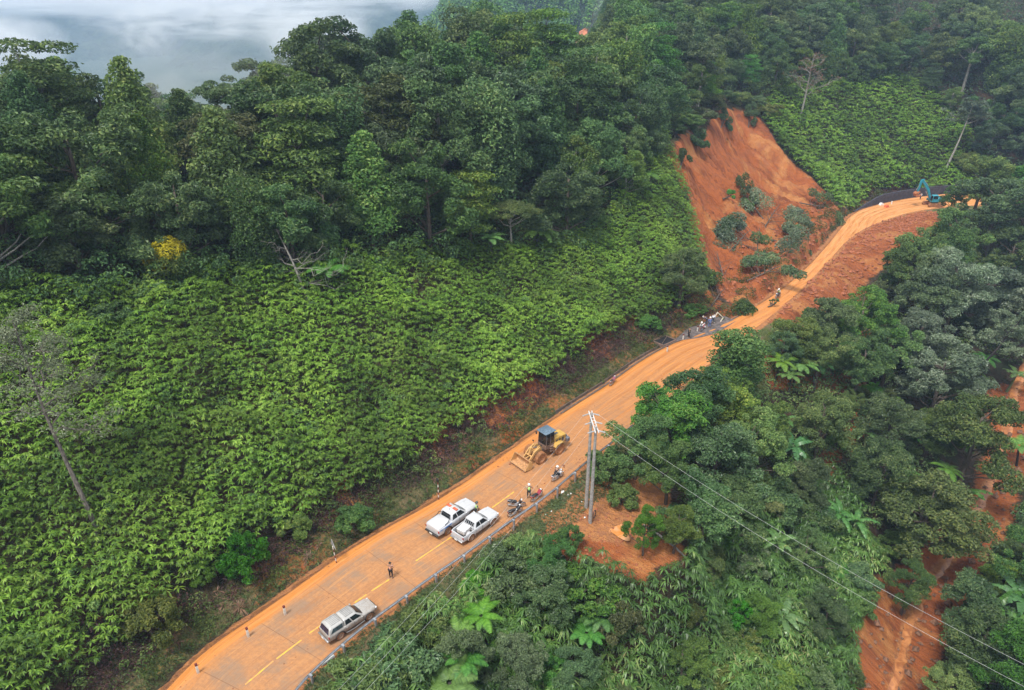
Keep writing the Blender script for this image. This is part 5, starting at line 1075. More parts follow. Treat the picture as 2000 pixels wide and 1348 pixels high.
def pickup(name, label, style, paint, pos, rz, sc):
    """+x forward, origin on the ground under the middle"""
    car = empty(name, pos, rz, label, 'pickup truck'); car.scale = (sc, sc, sc)
    xa, xb, ra = 1.62, -1.48, .47; W = .90; zs0 = 1.06
    st = [2.58, 2.56, 2.50, 2.38, 2.2, 2.09, 2.03, 1.9, 1.75, 1.62, 1.49, 1.34, 1.21, 1.15, 1.0, .8, .3, -.3, -.85, -.95, -1.01, -1.07, -1.22, -1.36, -1.48, -1.6, -1.75, -1.89, -1.95, -2.1, -2.4, -2.50, -2.505, -2.57, -2.60]
    rings = []
    for x in st:
        w = W * (1 - .30 * max(0, (x - 2.0) / .58) ** 2.2) * (1 - .06 * max(0, (-x - 2.0) / .6) ** 2); zb = .40
        if x > 2.4: zb = .40
        for c in (xa, xb):
            if abs(x - c) < ra: zb = max(zb, .38 + math.sqrt(ra * ra - (x - c) ** 2) * 1.0)
        if x > .75: zs = 1.03 - .16 * max(0, (x - 1.0) / 1.58) ** 1.6 - (.10 if x > 2.54 else 0); zi1 = zs + .035; zi2 = zs + .075 - (.05 if x > 2.5 else 0)
        elif x > -.9: zs = 1.06; zi1 = 1.08; zi2 = 1.1
        else:
            zs = 1.08; lip = x > -2.503
            if style == 'open' and lip: zi1, zi2 = 1.07, .66
            else: zi1, zi2 = 1.12, 1.14 if style == 'cover' else 1.10
        z2 = max(zb + .05, .52) if zb < .5 else zb + .03
        zm = max(.80, z2 + .03) if z2 < .86 else z2 + .02
        half = [(w * .86, zb), (w * .985, z2), (w * 1.0, zm), (w * .985, zs - .05), (w * .95, zs), (w * .88, zi1), (w * .84, zi2)]
        rings.append([(x, -y, z) for y, z in half] + [(x, y, z) for y, z in reversed(half)])
    b = MB(); b.loft(rings); b.build('body', paint, car, smooth=38)
    if style == 'open':
        q = MB(); q.box((-1.72, 0, .675), (1.5, 1.46, .02)); q.build('bed_floor', BLACKP, car)
        for s in (-1, 1): q = MB(); q.box((-1.5, s * .70, .78), (.8, .16, .2), bev=.04); q.build('wheel_housing', BLACKP, car)
        bx = empty('tool_box', (-1.55, .12, .70), .12); bx.parent = car
        q = MB(); q.box((0, 0, .22), (1.05, .95, .44), bev=.03); q.build('box_body', M('white_box', (.60, .58, .56), .5, mud=.3, mudh=.3), bx); q = MB(); q.box((0, 0, .455), (1.08, .98, .03), bev=.01); q.build('box_lid', M('white_lid', (.62, .60, .60), .45), bx)
    # cab (greenhouse)
    def house(nm, xr0, xf0, xr1, xf1, z0, z1, w0, w1, parent, mat, bow=.10, roofc=.03):
        R_ = []
        for z, ins in ((z0, 0), (z0 + .04, 0), (z0 + (z1 - z0) * .5, 0), (z1 - .08, 0), (z1 - .025, .05), (z1, .14), (z1 + roofc, .34)):
            t = (min(z, z1) - z0) / (z1 - z0); xr = xr0 + (xr1 - xr0) * t + ins * .8; xf = xf0 + (xf1 - xf0) * t - ins * .8; w = w0 + (w1 - w0) * t - ins; cr = .13
            ring = []
            for k in range(5): a = -math.pi / 2 - k * math.pi / 8; ring.append((xr + cr + cr * math.cos(a), -w + cr + cr * math.sin(a)))
            for k in range(5): a = math.pi - k * math.pi / 8; ring.append((xr + cr + cr * math.cos(a), w - cr + cr * math.sin(a)))
            for k in range(4): a = math.pi / 2 - k * math.pi / 8; ring.append((xf - cr + cr * math.cos(a), w - cr + cr * math.sin(a)))
            ring += [(xf + bow * .6, w * .5), (xf + bow, 0), (xf + bow * .6, -w * .5)]
            for k in range(4): a = -k * math.pi / 8 - math.pi / 8; ring.append((xf - cr + cr * math.cos(a), -w + cr + cr * math.sin(a)))
            R_.append([(p[0], p[1], z) for p in ring])
        m_ = MB(); m_.loft(R_); m_.build(nm, mat, parent, smooth=40)
        def S(s, xrel, t):      # point on a side; xrel 0 rear .. 1 front
            xr = xr0 + (xr1 - xr0) * t; xf = xf0 + (xf1 - xf0) * t; return (xr + (xf - xr) * xrel, s * (w0 + (w1 - w0) * t + .006), z0 + (z1 - z0) * t)
        def Fr(y, t): return (xf0 + (xf1 - xf0) * t + bow * (1 - (y / w0) ** 2) * .95 + .012, y * (w0 + (w1 - w0) * t) / w0, z0 + (z1 - z0) * t)
        def Re(y, t): return (xr0 + (xr1 - xr0) * t - .006, y * (w0 + (w1 - w0) * t) / w0, z0 + (z1 - z0) * t)
        return S, Fr, Re
    S, Fr, Re = house('cab', -.95, 1.12, -.92 if style == 'canopy' else -.68, .30, 1.02, 1.70, .83, .66, car, paint)
    def glass(nm, pts, th=.006, mat=GLASS, parent=car):
        g_ = MB(); g_.panel(pts, th); return g_.build(nm, mat, parent)
    yy = np.linspace(-.68, .68, 7); ws = MB()
    for i in range(6): ws.add([Fr(yy[i], .10), Fr(yy[i + 1], .10), Fr(yy[i + 1] * .97, .86), Fr(yy[i] * .97, .86)], [(0, 1, 2, 3)])
    ws.build('windscreen', GLASS, car, smooth=40)
    wp = MB(); 
    for y0 in (-.3, .25): wp.tube([Fr(y0, .12), Fr(y0 + .4, .3)], .012, 5)
    wp.build('wiper', BLACKP, car)
    for s in (-1, 1):
        glass('window', [S(s, .07, .20), S(s, .40, .17), S(s, .40, .84), S(s, .11, .84)]); glass('window', [S(s, .46, .16), S(s, .90, .14), S(s, .93, .84), S(s, .46, .84)])
        for x0, x1 in ((-.86, .02), (.06, .98)):       # door outlines
            d = MB(); y = s * (W + .0035)
            for a, b_ in (((x0, .46), (x0, 1.0)), ((x1, .46), (x1, 1.0)), ((x0, .46), (x1, .46))): d.box(((a[0] + b_[0]) / 2, y, (a[1] + b_[1]) / 2), (max(.014, abs(b_[0] - a[0])), .006, max(.014, abs(b_[1] - a[1]))))
            d.build('door_seam', SEAM, car); h_ = MB(); h_.box((x0 + .16, s * (W + .012), .93), (.17, .03, .035), bev=.01); h_.build('door_handle', CHROME if style == 'canopy' else paint, car)
        m_ = MB(); m_.box((.78, s * 1.0, 1.16), (.14, .20, .15), bev=.05); m_.box((.80, s * .88, 1.12), (.05, .14, .04)); m_.build('wing_mirror', paint, car, smooth=50)
        l_ = MB(); l_.box((2.44, s * .66, .86), (.18, .26, .15), rz=-s * .45, bev=.05); l_.build('headlight', LAMP, car, smooth=50)
        l_ = MB(); l_.box((-2.575, s * .80, .90), (.07, .14, .30), bev=.03); l_.build('tail_light', REDL, car, smooth=50)
        if style != 'open': sb = MB(); sb.tube([(1.05, s * .93, .40), (.2, s * .98, .36), (-.3, s * .98, .36), (-.9, s * .93, .40)], .045, 7); sb.build('side_step', CHROME, car, smooth=50)
        for c in (xa, xb):
            fl = MB(); P_ = [(c + .50 * math.cos(a), s * (W + .012), .38 + .50 * math.sin(a)) for a in np.linspace(.05, math.pi - .05, 12)]; fl.tube(P_, .035, 6); fl.build('wheel_arch', BLACKP if style != 'open' else paint, car, smooth=50)
        wheel(car, xa, s * .77, .38, .25); wheel(car, xb, s * .77, .38, .25)
    rw = [Re(-.62, .22), Re(.62, .22), Re(.60, .80), Re(-.60, .80)]; glass('rear_window', rw)
    fb = MB(); fb.box((2.50, 0, .55), (.22, 1.5, .26), bev=.08); fb.build('front_bumper', paint, car, smooth=50)
    gr = MB(); gr.box((2.585, 0, .80), (.04, .86, .16), bev=.02); gr.build('grille', BLACKP, car)
    rb_ = MB(); rb_.box((-2.70, 0, .52), (.18, 1.62, .17), bev=.05); rb_.build('rear_bumper', CHROME if style != 'cover' else BLACKP, car, smooth=50)
    tg = MB(); tg.box((-2.606, 0, .88), (.012, 1.36, .30)); tg.build('tailgate', paint, car); np_ = MB(); np_.box((-2.80, 0, .53), (.012, .34, .15)); np_.build('number_plate', M('plate_white', (.7, .7, .68), .5), car)
    hs = MB()
    for s in (-1, 1): hs.tube([(1.2, s * .40, 1.105), (1.9, s * .38, 1.045), (2.42, s * .33, .96)], .022, 6)
    hs.build('bonnet_crease', paint, car, smooth=60)
    if style == 'open':
        rk = MB(); y = .70
        for a in (-.96,):
            for k in range(6): yv = -.60 + k * .24; rk.tube([(a - .06, yv, 1.1), (a + .18, yv * .95, 1.60)], .018, 6)
            rk.tube([(a - .06, -.72, 1.10), (a - .04, .72, 1.10)], .02, 6); rk.tube([(a + .18, -.62, 1.60), (a + .18, .62, 1.60)], .02, 6)
        rk.build('headboard_rack', paint, car, smooth=60)
    if style == 'cover':
        cv = MB(); cv.loft([[(x, -w_, z_), (x, -w_ * .9, z_ + .05), (x, w_ * .9, z_ + .05), (x, w_, z_), (x, w_, 1.08), (x, -w_, 1.08)] for x, w_, z_ in ((-2.56, .76, 1.13), (-2.50, .80, 1.17), (-1.6, .81, 1.19), (-1.12, .80, 1.20))]); cv.build('bed_cover', paint, car, smooth=50)
        rl = MB(); rl.tube([(-1.75, -.80, 1.2), (-1.3, -.76, 1.24), (-1.02, -.70, 1.5), (-.98, -.55, 1.60), (-.98, .55, 1.60), (-1.02, .70, 1.5), (-1.3, .76, 1.24), (-1.75, .80, 1.2)], .035, 7); rl.build('sports_bar', BLACKP, car, smooth=60)
        lb = empty('light_bar', (0, 0, 1.76)); lb.parent = car
        ORG = M('amber_red_lens', (.55, .11, .05), .3); q = MB(); q.box((0, 0, .0), (.20, .26, .09), bev=.02); q.build('bar_centre', M('white_box', (.7, .7, .7)), lb)
        for s in (-1, 1): q = MB(); q.box((0, s * .40, 0), (.27, .50, .12), bev=.04); q.build('lens', ORG, lb, smooth=50)
        BLU = M('blue_stripe', (.02, .16, .50), .4)
        for s in (-1, 1):
            q = MB(); q.panel([(-1.90, s * (W + .004), .93), (-1.05, s * (W + .004), .95), (-1.0, s * (W * .985 + .012), 1.04), (-1.95, s * (W * .985 + .012), 1.03)], .006); q.build('blue_stripe', BLU, car)
            LT = {'C': [((1, 0), (0, 0)), ((0, 0), (0, 2)), ((0, 2), (1, 2))], 'S': [((1, 2), (0, 2)), ((0, 2), (0, 1)), ((0, 1), (1, 1)), ((1, 1), (1, 0)), ((1, 0), (0, 0))], 'G': [((1, 2), (0, 2)), ((0, 2), (0, 0)), ((0, 0), (1, 0)), ((1, 0), (1, 1)), ((1, 1), (.6, 1))], 'T': [((0, 2), (1, 2)), ((.5, 2), (.5, 0))]}
            q = MB()
            for k, ch in enumerate('CSGT'):
                for (ax, az_), (bx_, bz_) in LT[ch]:
                    X0 = -2.46 + .115 * k + ax * .075; X1 = -2.46 + .115 * k + bx_ * .075
                    if s > 0: X0, X1 = -4.44 - X0, -4.44 - X1
                    q.box(((X0 + X1) / 2, s * (W * .985 + .008), .93 + (az_ + bz_) * .035), (abs(X1 - X0) + .022, .008, abs(az_ - bz_) * .07 + .022))
            q.build('stripe_lettering', BLU, car)
        q = MB(); q.box((-.35, 0, 1.745), (.13, .06, .03), bev=.01); q.build('roof_aerial', BLACKP, car)
    if style == 'canopy':
        S2, F2, R2 = house('canopy', -2.56, -.985, -2.34, -.965, 1.06, 1.72, .845, .70, car, paint, bow=.0)
        for s in (-1, 1): glass('canopy_window', [S2(s, .12, .20), S2(s, .90, .20), S2(s, .92, .80), S2(s, .24, .80)], mat=M('tinted_glass', (.05, .07, .075), .15, var=.5, scale=4))
        glass('canopy_rear_window', [R2(-.70, .10), R2(.70, .10), R2(.66, .86), R2(-.66, .86)], mat=M('blue_rear_glass', (.012, .018, .05), .12, var=.7, scale=5))
        for x0, x1, n in ((-2.15, -1.0, 6), (-.72, .30, 6)):
            for k in range(n): q = MB(); q.box(((x0 + x1) / 2, -.44 + .176 * k, 1.752), (x1 - x0 - .18, .045, .03), bev=.008); q.build('roof_groove_shade', M('groove_shade_grey', (.20, .195, .19), .5), car)  # dark grey strips paint the shaded grooves between the roof ribs
    return car
def place_car(style, name, label, paint, rear_px, front_px, wb=3.10, sc=None, off=0):
    a, b = gz(*rear_px, .05), gz(*front_px, .05); d = b - a; L = np.hypot(d[0], d[1]); s = L / wb if sc is None else sc; ang = math.atan2(d[1], d[0]); n = np.array([-math.sin(ang), math.cos(ang)]); f = d[:2] / L
    rear = a[:2] + n * (.89 * s); mid = rear + f * (1.48 * s + .0); print(name, 'wheelbase', round(L, 2), 'scale', round(s, 2))
    return pickup(name, label, style, paint, (mid[0], mid[1], .07), ang, s)
place_car('open', 'pickup_truck', 'white double cab pickup with open bed carrying a white box, nearer the guardrail', WHITE, (921.7, 1057), (964, 1026))
place_car('cover', 'pickup_truck', 'white police pickup with red and amber roof light bar and blue side stripe', WHITE, (875.8, 1044.5), (921.5, 1011), )
place_car('canopy', 'pickup_truck', 'mud-stained silver pickup with ribbed hardtop canopy parked beside the guardrail', SILVER, (666.8, 1249), (722.9, 1211))

# ---- wheel loader
def loader():
    a, b = gz(1091, 886, .08), gz(1056, 904, .08); d = (b - a)[:2]; L = np.hypot(*d); ang = math.atan2(d[1], d[0]); s = max(.85, min(1.15, L / 2.55)); print('loader wb', L, s)
    n = np.array([-math.sin(ang), math.cos(ang)]); mid = (a[:2] + b[:2]) / 2 - n * .86 * s
    e = empty('wheel_loader', (mid[0], mid[1], .07), ang, 'yellow wheel loader with blue-grey cab roof and lowered bucket, on the muddy road', 'wheel loader'); e.scale = (s, s, s)
    YEL = M('loader_yellow', (.50, .30, .06), .55, mud=.9, mudh=1.3, mudc=(.48, .25, .10)); YM = M('loader_arm_mud', (.58, .34, .10), .65, mud=.6, mudh=2.2, mudc=(.50, .28, .12)); DK = M('loader_dark', (.06, .065, .075), .6, mud=.4, mudh=1.2); BG = M('cab_roof_blue', (.10, .15, .20), .5, var=.3, scale=6)
    MT = M('muddy_tyre', (.30, .13, .05), .9, var=.35); MR = M('muddy_hub', (.42, .20, .09), .8)
    for x in (-1.3, 1.28):
        for y in (-.86, .86): wheel(e, x, y, .64, .46, MT, MR, 0, lug=True)
    q = MB(); q.box((-1.25, 0, .80), (2.4, .95, .45), bev=.06); q.box((-1.3, 0, .64), (.3, 1.3, .28)); q.box((1.28, 0, .64), (.3, 1.3, .28)); q.box((.1, 0, .75), (.9, .45, .5), bev=.05); q.build('chassis', DK, e, smooth=40)
    q = MB(); q.loft([[(x, -w, .98), (x, -w, z - .1), (x, -w * .8, z), (x, w * .8, z), (x, w, z - .1), (x, w, .98)] for x, w, z in ((-2.62, .50, 1.75), (-2.52, .56, 1.86), (-1.9, .60, 1.96), (-.80, .60, 1.98))]); q.build('engine_hood', YEL, e, smooth=35)
    for yv in (-.615, .615):
        for k in range(3): q = MB(); q.box((-1.2 - .42 * k, yv, 1.45), (.28, .02, .42)); q.build('hood_vent', DK, e)
    q = MB(); q.box((-1.6, 0, 1.985), (.5, .3, .03)); q.build('hood_panel', DK, e)
    q = MB(); q.box((-2.82, 0, 1.05), (.42, 1.5, .55), bev=.08); q.box((-2.70, 0, 1.45), (.22, 1.0, .35), bev=.05); q.build('counterweight', M('counterweight_grey', (.10, .12, .15), .55, mud=.4, mudh=1.2), e, smooth=40)
    q = MB(); q.tube([(-1.0, .30, 1.95), (-1.0, .30, 2.55)], .06, 10); q.tube([(-1.0, .30, 2.55), (-1.1, .30, 2.65)], .05, 8); q.build('exhaust_pipe', DK, e, smooth=50)
    for yv in (-.86, .86): q = MB(); q.loft([[(x, yv - .27, z), (x, yv + .27, z), (x, yv + .27, z + .04), (x, yv - .27, z + .04)] for x, z in ((-2.05, 1.05), (-1.75, 1.36), (-1.3, 1.42), (-.85, 1.36), (-.6, 1.1))]); q.build('rear_fender', YEL, e, smooth=40)
    cab = empty('cab', (-.25, 0, 1.0)); cab.parent = e
    q = MB(); q.box((0, 0, .25), (1.25, 1.25, .55), bev=.05); q.build('cab_base', DK, cab, smooth=40)
    q = MB()
    for x, y in ((-.60, -.58), (-.60, .58), (.55, -.60), (.55, .60), (-.05, .62), (-.05, -.62)): q.tube([(x, y, .5), (x * .92, y * .93, 1.85)], .045, 6)
    q.build('cab_post', DK, cab)
    for pts in ([(.60, -.56, .52), (.60, .56, .52), (.55, .53, 1.8), (.55, -.53, 1.8)], [(-.62, -.55, .55), (-.62, .55, .55), (-.57, .52, 1.8), (-.57, -.52, 1.8)], [(-.58, .60, .52), (.54, .62, .52), (.50, .57, 1.8), (-.54, .56, 1.8)], [(-.58, -.60, .52), (.54, -.62, .52), (.50, -.57, 1.8), (-.54, -.56, 1.8)]): q = MB(); q.panel(pts, .008); q.build('cab_window', GLASS, cab)
    q = MB(); q.box((0, 0, 1.93), (1.48, 1.42, .14), bev=.05); q.box((0, 0, 2.01), (1.0, .9, .03), bev=.01); q.build('cab_roof', BG, cab, smooth=40)
    for yv in (-.85, .85): q = MB(); q.box((.62, yv * 1.02, 1.45), (.06, .2, .32), bev=.02); q.tube([(.55, yv * .72, 1.75), (.62, yv, 1.6)], .02, 5); q.build('cab_mirror', BLACKP, cab)
    q = MB()
    for k in range(3): q.box((.1, .98, .55 + .3 * k - .9 + .3), (.45, .2, .04))
    q.build('access_step', DK, cab)
    q = MB(); q.ext([(.55, .6), (.9, .55), (1.75, .75), (1.7, 1.15), (1.05, 1.65), (.7, 1.6)], -.28, -.20); q.ext([(.55, .6), (.9, .55), (1.75, .75), (1.7, 1.15), (1.05, 1.65), (.7, 1.6)], .20, .28); q.box((1.15, 0, .95), (.9, .42, .35)); q.build('front_frame', YM, e)
    for yv in (-.44, .44): q = MB(); q.ext([(.85, 1.42), (1.05, 1.62), (1.75, 1.40), (2.35, .80), (2.72, .42), (2.60, .28), (2.15, .60), (1.6, 1.12)], yv - .06, yv + .06); q.build('lift_arm', YM, e)
    q = MB(); q.tube([(2.1, -.44, .86), (2.1, .44, .86)], .09, 8); q.build('arm_crossbar', YM, e)
    q = MB(); q.ext([(1.75, 1.75), (1.95, 1.72), (2.25, .95), (2.1, .72), (1.95, .95)], -.07, .07); q.tube([(2.15, 0, .78), (2.70, 0, .66)], .06, 6); q.build('tilt_lever', YM, e)
    for P0, P1, yv in (((.95, 1.35), (1.80, 1.68), 0), ((.95, .75), (1.75, 1.05), -.34), ((.95, .75), (1.75, 1.05), .34)):
        m1 = [(P0[i] + P1[i]) / 2 for i in (0, 1)]; q = MB(); q.tube([(P0[0], yv, P0[1]), (m1[0], yv, m1[1])], .065, 8); q.tube([(m1[0], yv, m1[1]), (P1[0], yv, P1[1])], .035, 8); q.build('hydraulic_cylinder', CHROME, e, smooth=50)
    bk = empty('bucket', (2.75, 0, .35)); bk.parent = e; bk.rotation_euler = (0, -.10, 0)
    prof = [(.92, -.26), (.10, -.28), (-.08, -.10), (-.10, .22), (.05, .55), (.42, .74)]; inn = [(.42, .69), (.09, .51), (-.04, .20), (-.02, -.08), (.12, -.22), (.92, -.22)]
    q = MB(); q.ext(prof + inn, -1.15, 1.15); q.build('bucket_shell', M('bucket_mud', (.50, .27, .12), .8, var=.35, scale=5), bk)
    for yv in (-1.165, 1.165): q = MB(); q.ext([(.92, -.26), (.10, -.28), (-.08, -.10), (-.10, .22), (.05, .55), (.42, .74), (.62, .30)], yv - .015, yv + .015); q.build('bucket_side', YM, bk)
    for k in range(7): q = MB(); q.box((.98, -1.05 + .35 * k, -.24), (.2, .08, .05), taper=.7); q.build('bucket_tooth', DK, bk)
    for yv in (-.5, .5): q = MB(); q.tube([(1.02, yv * 1.2, 1.62), (1.02, yv * 1.2, 1.85)], .02, 5); q.box((1.05, yv * 1.2, 1.92), (.1, .18, .14), bev=.02); q.build('work_light', BLACKP, e)
    return e
loader()
# ---- excavator at the bend
def excavator():
    p = gz(1822, 406, .1); e = empty('excavator', (p[0] + 1.0, p[1] + 2, .05), math.pi + .10, 'teal blue excavator with raised arm and muddy bucket working at the road bend', 'excavator')
    T = M('teal_paint', (.03, .26, .34), .4, mud=.5, mudh=1.2); MD = M('track_mud', (.32, .14, .06), .9, var=.4); DK = M('machine_dark', (.05, .05, .055), .7, mud=.5)
    for yv in (-1.15, 1.15):
        q = MB(); q.ext([(-1.9, .42), (-1.7, .12), (-1.4, 0), (1.4, 0), (1.7, .12), (1.9, .42), (1.7, .74), (1.4, .84), (-1.4, .84), (-1.7, .74)], yv - .28, yv + .28); q.build('track', MD, e)
    q = MB(); q.box((0, 0, .65), (1.8, 1.9, .45), bev=.08); q.lathe((0, 0, 0), [(.7, .85), (.7, 1.05)], n=24); q.build('undercarriage', MD, e)
    q = MB(); q.box((-.75, 0, 1.55), (2.0, 2.6, .9), bev=.12); q.box((.55, -.75, 1.4), (1.1, 1.0, .55), bev=.08); q.build('upper_body', T, e, smooth=40)
    q = MB(); q.box((-1.75, 0, 1.55), (.5, 2.5, .95), bev=.2); q.build('counterweight', T, e, smooth=40)
    q = MB(); q.box((.62, .82, 1.95), (1.35, .95, 1.7), bev=.12); q.build('cab', T, e, smooth=40)
    for pts in ([(1.305, .42, 1.5), (1.305, 1.22, 1.5), (1.305, 1.2, 2.62), (1.305, .44, 2.62)], [(.05, 1.305, 1.9), (1.2, 1.305, 1.9), (1.15, 1.305, 2.62), (.1, 1.305, 2.62)], [(.05, .338, 1.9), (1.2, .338, 1.9), (1.15, .338, 2.62), (.1, .338, 2.62)]): q = MB(); q.panel(pts, .01); q.build('cab_window', GLASS, e)
    q = MB(); q.ext([(.7, 1.5), (1.05, 1.4), (2.35, 3.6), (4.15, 5.9), (3.85, 6.2), (1.9, 4.1)], -.24, .10); q.build('boom', T, e)
    q = MB(); q.ext([(3.6, 6.35), (4.25, 6.3), (4.55, 5.8), (4.75, 3.5), (4.45, 3.45), (4.05, 5.6)], -.2, .06); q.build('stick', T, e)
    for a, b in (((1.3, 1.7), (2.5, 3.4)), ((2.3, 4.7), (3.75, 6.15)), ((4.35, 5.6), (5.0, 3.8))): q = MB(); q.tube([(a[0], -.07, a[1]), (b[0], -.07, b[1])], .09, 8); q.build('hydraulic_cylinder', CHROME, e)
    q = MB(); q.ext([(4.2, 3.5), (4.95, 3.45), (5.25, 3.0), (5.0, 2.4), (4.2, 2.25), (3.75, 2.7), (3.9, 2.85), (4.3, 2.6), (4.8, 2.75), (4.7, 3.1)], -.6, .5); q.build('bucket', M('orange_mud_bucket', (.42, .15, .06), .85, var=.4), e)
    q = MB(); q.tube([(-.4, -1.2, 2.0), (-.4, -1.2, 2.4), (-1.9, -1.2, 2.4), (-1.9, -1.2, 2.0)], .03, 6); q.build('handrail', DK, e); q = MB(); q.tube([(-1.1, .4, 2.0), (-1.1, .4, 2.5)], .07, 8); q.build('exhaust_pipe', DK, e)
excavator()

# ---------------------------------------------------------------- motorbikes
def motorbike(col, trim, seat=(.02, .02, .022), label='', pos=(0, 0, 0), rz=0, lean=0.0, sc=1.0, plastic=None, group=None):
    e = empty('motorcycle', pos, rz, label, 'motorcycle', group); e.rotation_euler = (lean, 0, rz); e.scale = (sc,) * 3
    BM = M('bike_' + '_'.join(str(c) for c in col), col, .3, coat=.4, mud=.5, mudh=.45); TM = M('bikeb_' + '_'.join(str(c) for c in trim), trim, .4); SE = M('bike_seat', seat, .6)
    for x in (-.62, .62):
        w = empty('wheel', (x, 0, .29)); w.parent = e; q = MB(); q.lathe((0, 0, 0), [(.235, -.035), (.28, -.03), (.29, 0), (.28, .03), (.235, .035), (.235, -.035)], 'y', 24, cap=False); q.build('tyre', TYRE, w, smooth=40)
        q = MB(); q.lathe((0, 0, 0), [(.225, -.02), (.237, -.02), (.237, .02), (.225, .02), (.225, -.02)], 'y', 24, cap=False); q.tube([(0, -.05, 0), (0, .05, 0)], .04, 8)
        for k in range(8): a = k * math.pi / 4; q.tube([(0, 0, 0), (.23 * math.cos(a), 0, .23 * math.sin(a))], .008, 4)
        q.build('rim', CHROME, w)
    q = MB(); q.ext([(-.80, .62), (-.86, .72), (-.45, .66), (-.05, .56), (.02, .46), (-.2, .40), (-.5, .46)], -.085, .085); q.build('rear_fairing', BM, e)
    q = MB(); q.ext([(.12, .42), (.20, .36), (.42, .62), (.52, .86), (.46, .92), (.34, .74)], -.17, .17); q.build('leg_shield', BM, e)
    q = MB(); q.ext([(-.25, .34), (.22, .36), (.34, .60), (.30, .62), (.12, .48), (-.1, .50)], -.06, .06); q.build('frame', TM, e)
    q = MB(); q.ext([(-.72, .72), (-.66, .78), (-.2, .74), (.05, .66), (0, .62), (-.3, .67)], -.11, .11); q.build('seat', SE, e)
    q = MB(); q.box((0, 0, .30), (.36, .2, .2), bev=.04); q.tube([(.1, .1, .3), (.22, .1, .3)], .06, 8); q.build('engine', CHROME, e)
    q = MB(); q.tube([(.1, -.12, .22), (-.3, -.14, .22), (-.82, -.15, .32)], [.03, .045, .05], 8); q.build('exhaust_pipe', CHROME, e, smooth=50)
    for s in (-1, 1): q = MB(); q.tube([(.62, s * .07, .29), (.46, s * .07, .72)], .022, 6); q.tube([(-.62, s * .08, .29), (-.5, s * .09, .62)], .022, 6); q.build('fork', CHROME, e)
    q = MB(); q.ext([(.36, .55), (.60, .62), (.88, .50), (.85, .46), (.60, .57)], -.055, .055); q.build('front_mudguard', BM, e)
    q = MB(); q.tube([(.34, -.33, .96), (.40, -.12, .98), (.42, 0, .96), (.40, .12, .98), (.34, .33, .96)], .016, 6); q.build('handlebar', BLACKP, e)
    for s in (-1, 1): q = MB(); q.tube([(.37, s * .24, .97), (.34, s * .30, 1.14)], .008, 5); q.box((.34, s * .31, 1.18), (.03, .12, .08), bev=.02); q.build('mirror', BLACKP, e)
    q = MB(); q.box((.50, 0, .92), (.14, .2, .15), bev=.05); q.build('headlight', LAMP, e, smooth=50); q = MB(); q.box((-.86, 0, .68), (.06, .14, .08), bev=.02); q.build('tail_light', REDL, e)
    q = MB(); q.tube([(-.5, -.11, .76), (-.85, -.1, .80), (-.85, .1, .80), (-.5, .11, .76)], .014, 5); q.build('rear_rack', CHROME, e); return e
def bike_at(px, py, px2, py2, **k):
    a, b = gz(px, py, .06), gz(px2, py2, .06); d = b - a; m_ = (a + b) / 2; L = np.hypot(d[0], d[1]); print('bike', round(L, 2)); return motorbike(pos=(m_[0], m_[1], .06), rz=math.atan2(d[1], d[0]), **k)
SCOOT = bike_at(1080, 940, 1096, 930.5, col=(.78, .78, .80), trim=(.1, .1, .1), label='white scooter ridden uphill beside the guardrail, below the wheel loader', lean=.05)
bike_at(1040, 979, 1054, 969, col=(.30, .02, .04), trim=(.03, .03, .03), label='red and black motorcycle parked beside the hi-vis person near the guardrail', lean=.14)
bike_at(998, 988, 1019, 989, col=(.03, .035, .05), trim=(.5, .5, .5), label='dark motorcycle parked farther from the guardrail in front of the pickups', lean=.14)
bike_at(997, 1008, 1013, 1000, col=(.02, .02, .025), trim=(.55, .55, .55), label='black motorcycle parked tight against the guardrail in front of the pickups', lean=.14)
bike_at(1190, 755, 1200, 745, col=(.22, .05, .08), trim=(.3, .3, .3), label='dark red motorcycle parked alone on the left edge of the muddy road', lean=.12)
RB = bike_at(1523, 580, 1513.5, 585, col=(.16, .16, .18), trim=(.3, .05, .05), label='motorcycle ridden by the hi-vis rider on the far muddy road', lean=0)
WB = bike_at(1366, 648, 1374, 642, col=(.25, .05, .06), trim=(.1, .1, .1), label='dark motorcycle standing on the paved patch beside the crouching worker', lean=.1)
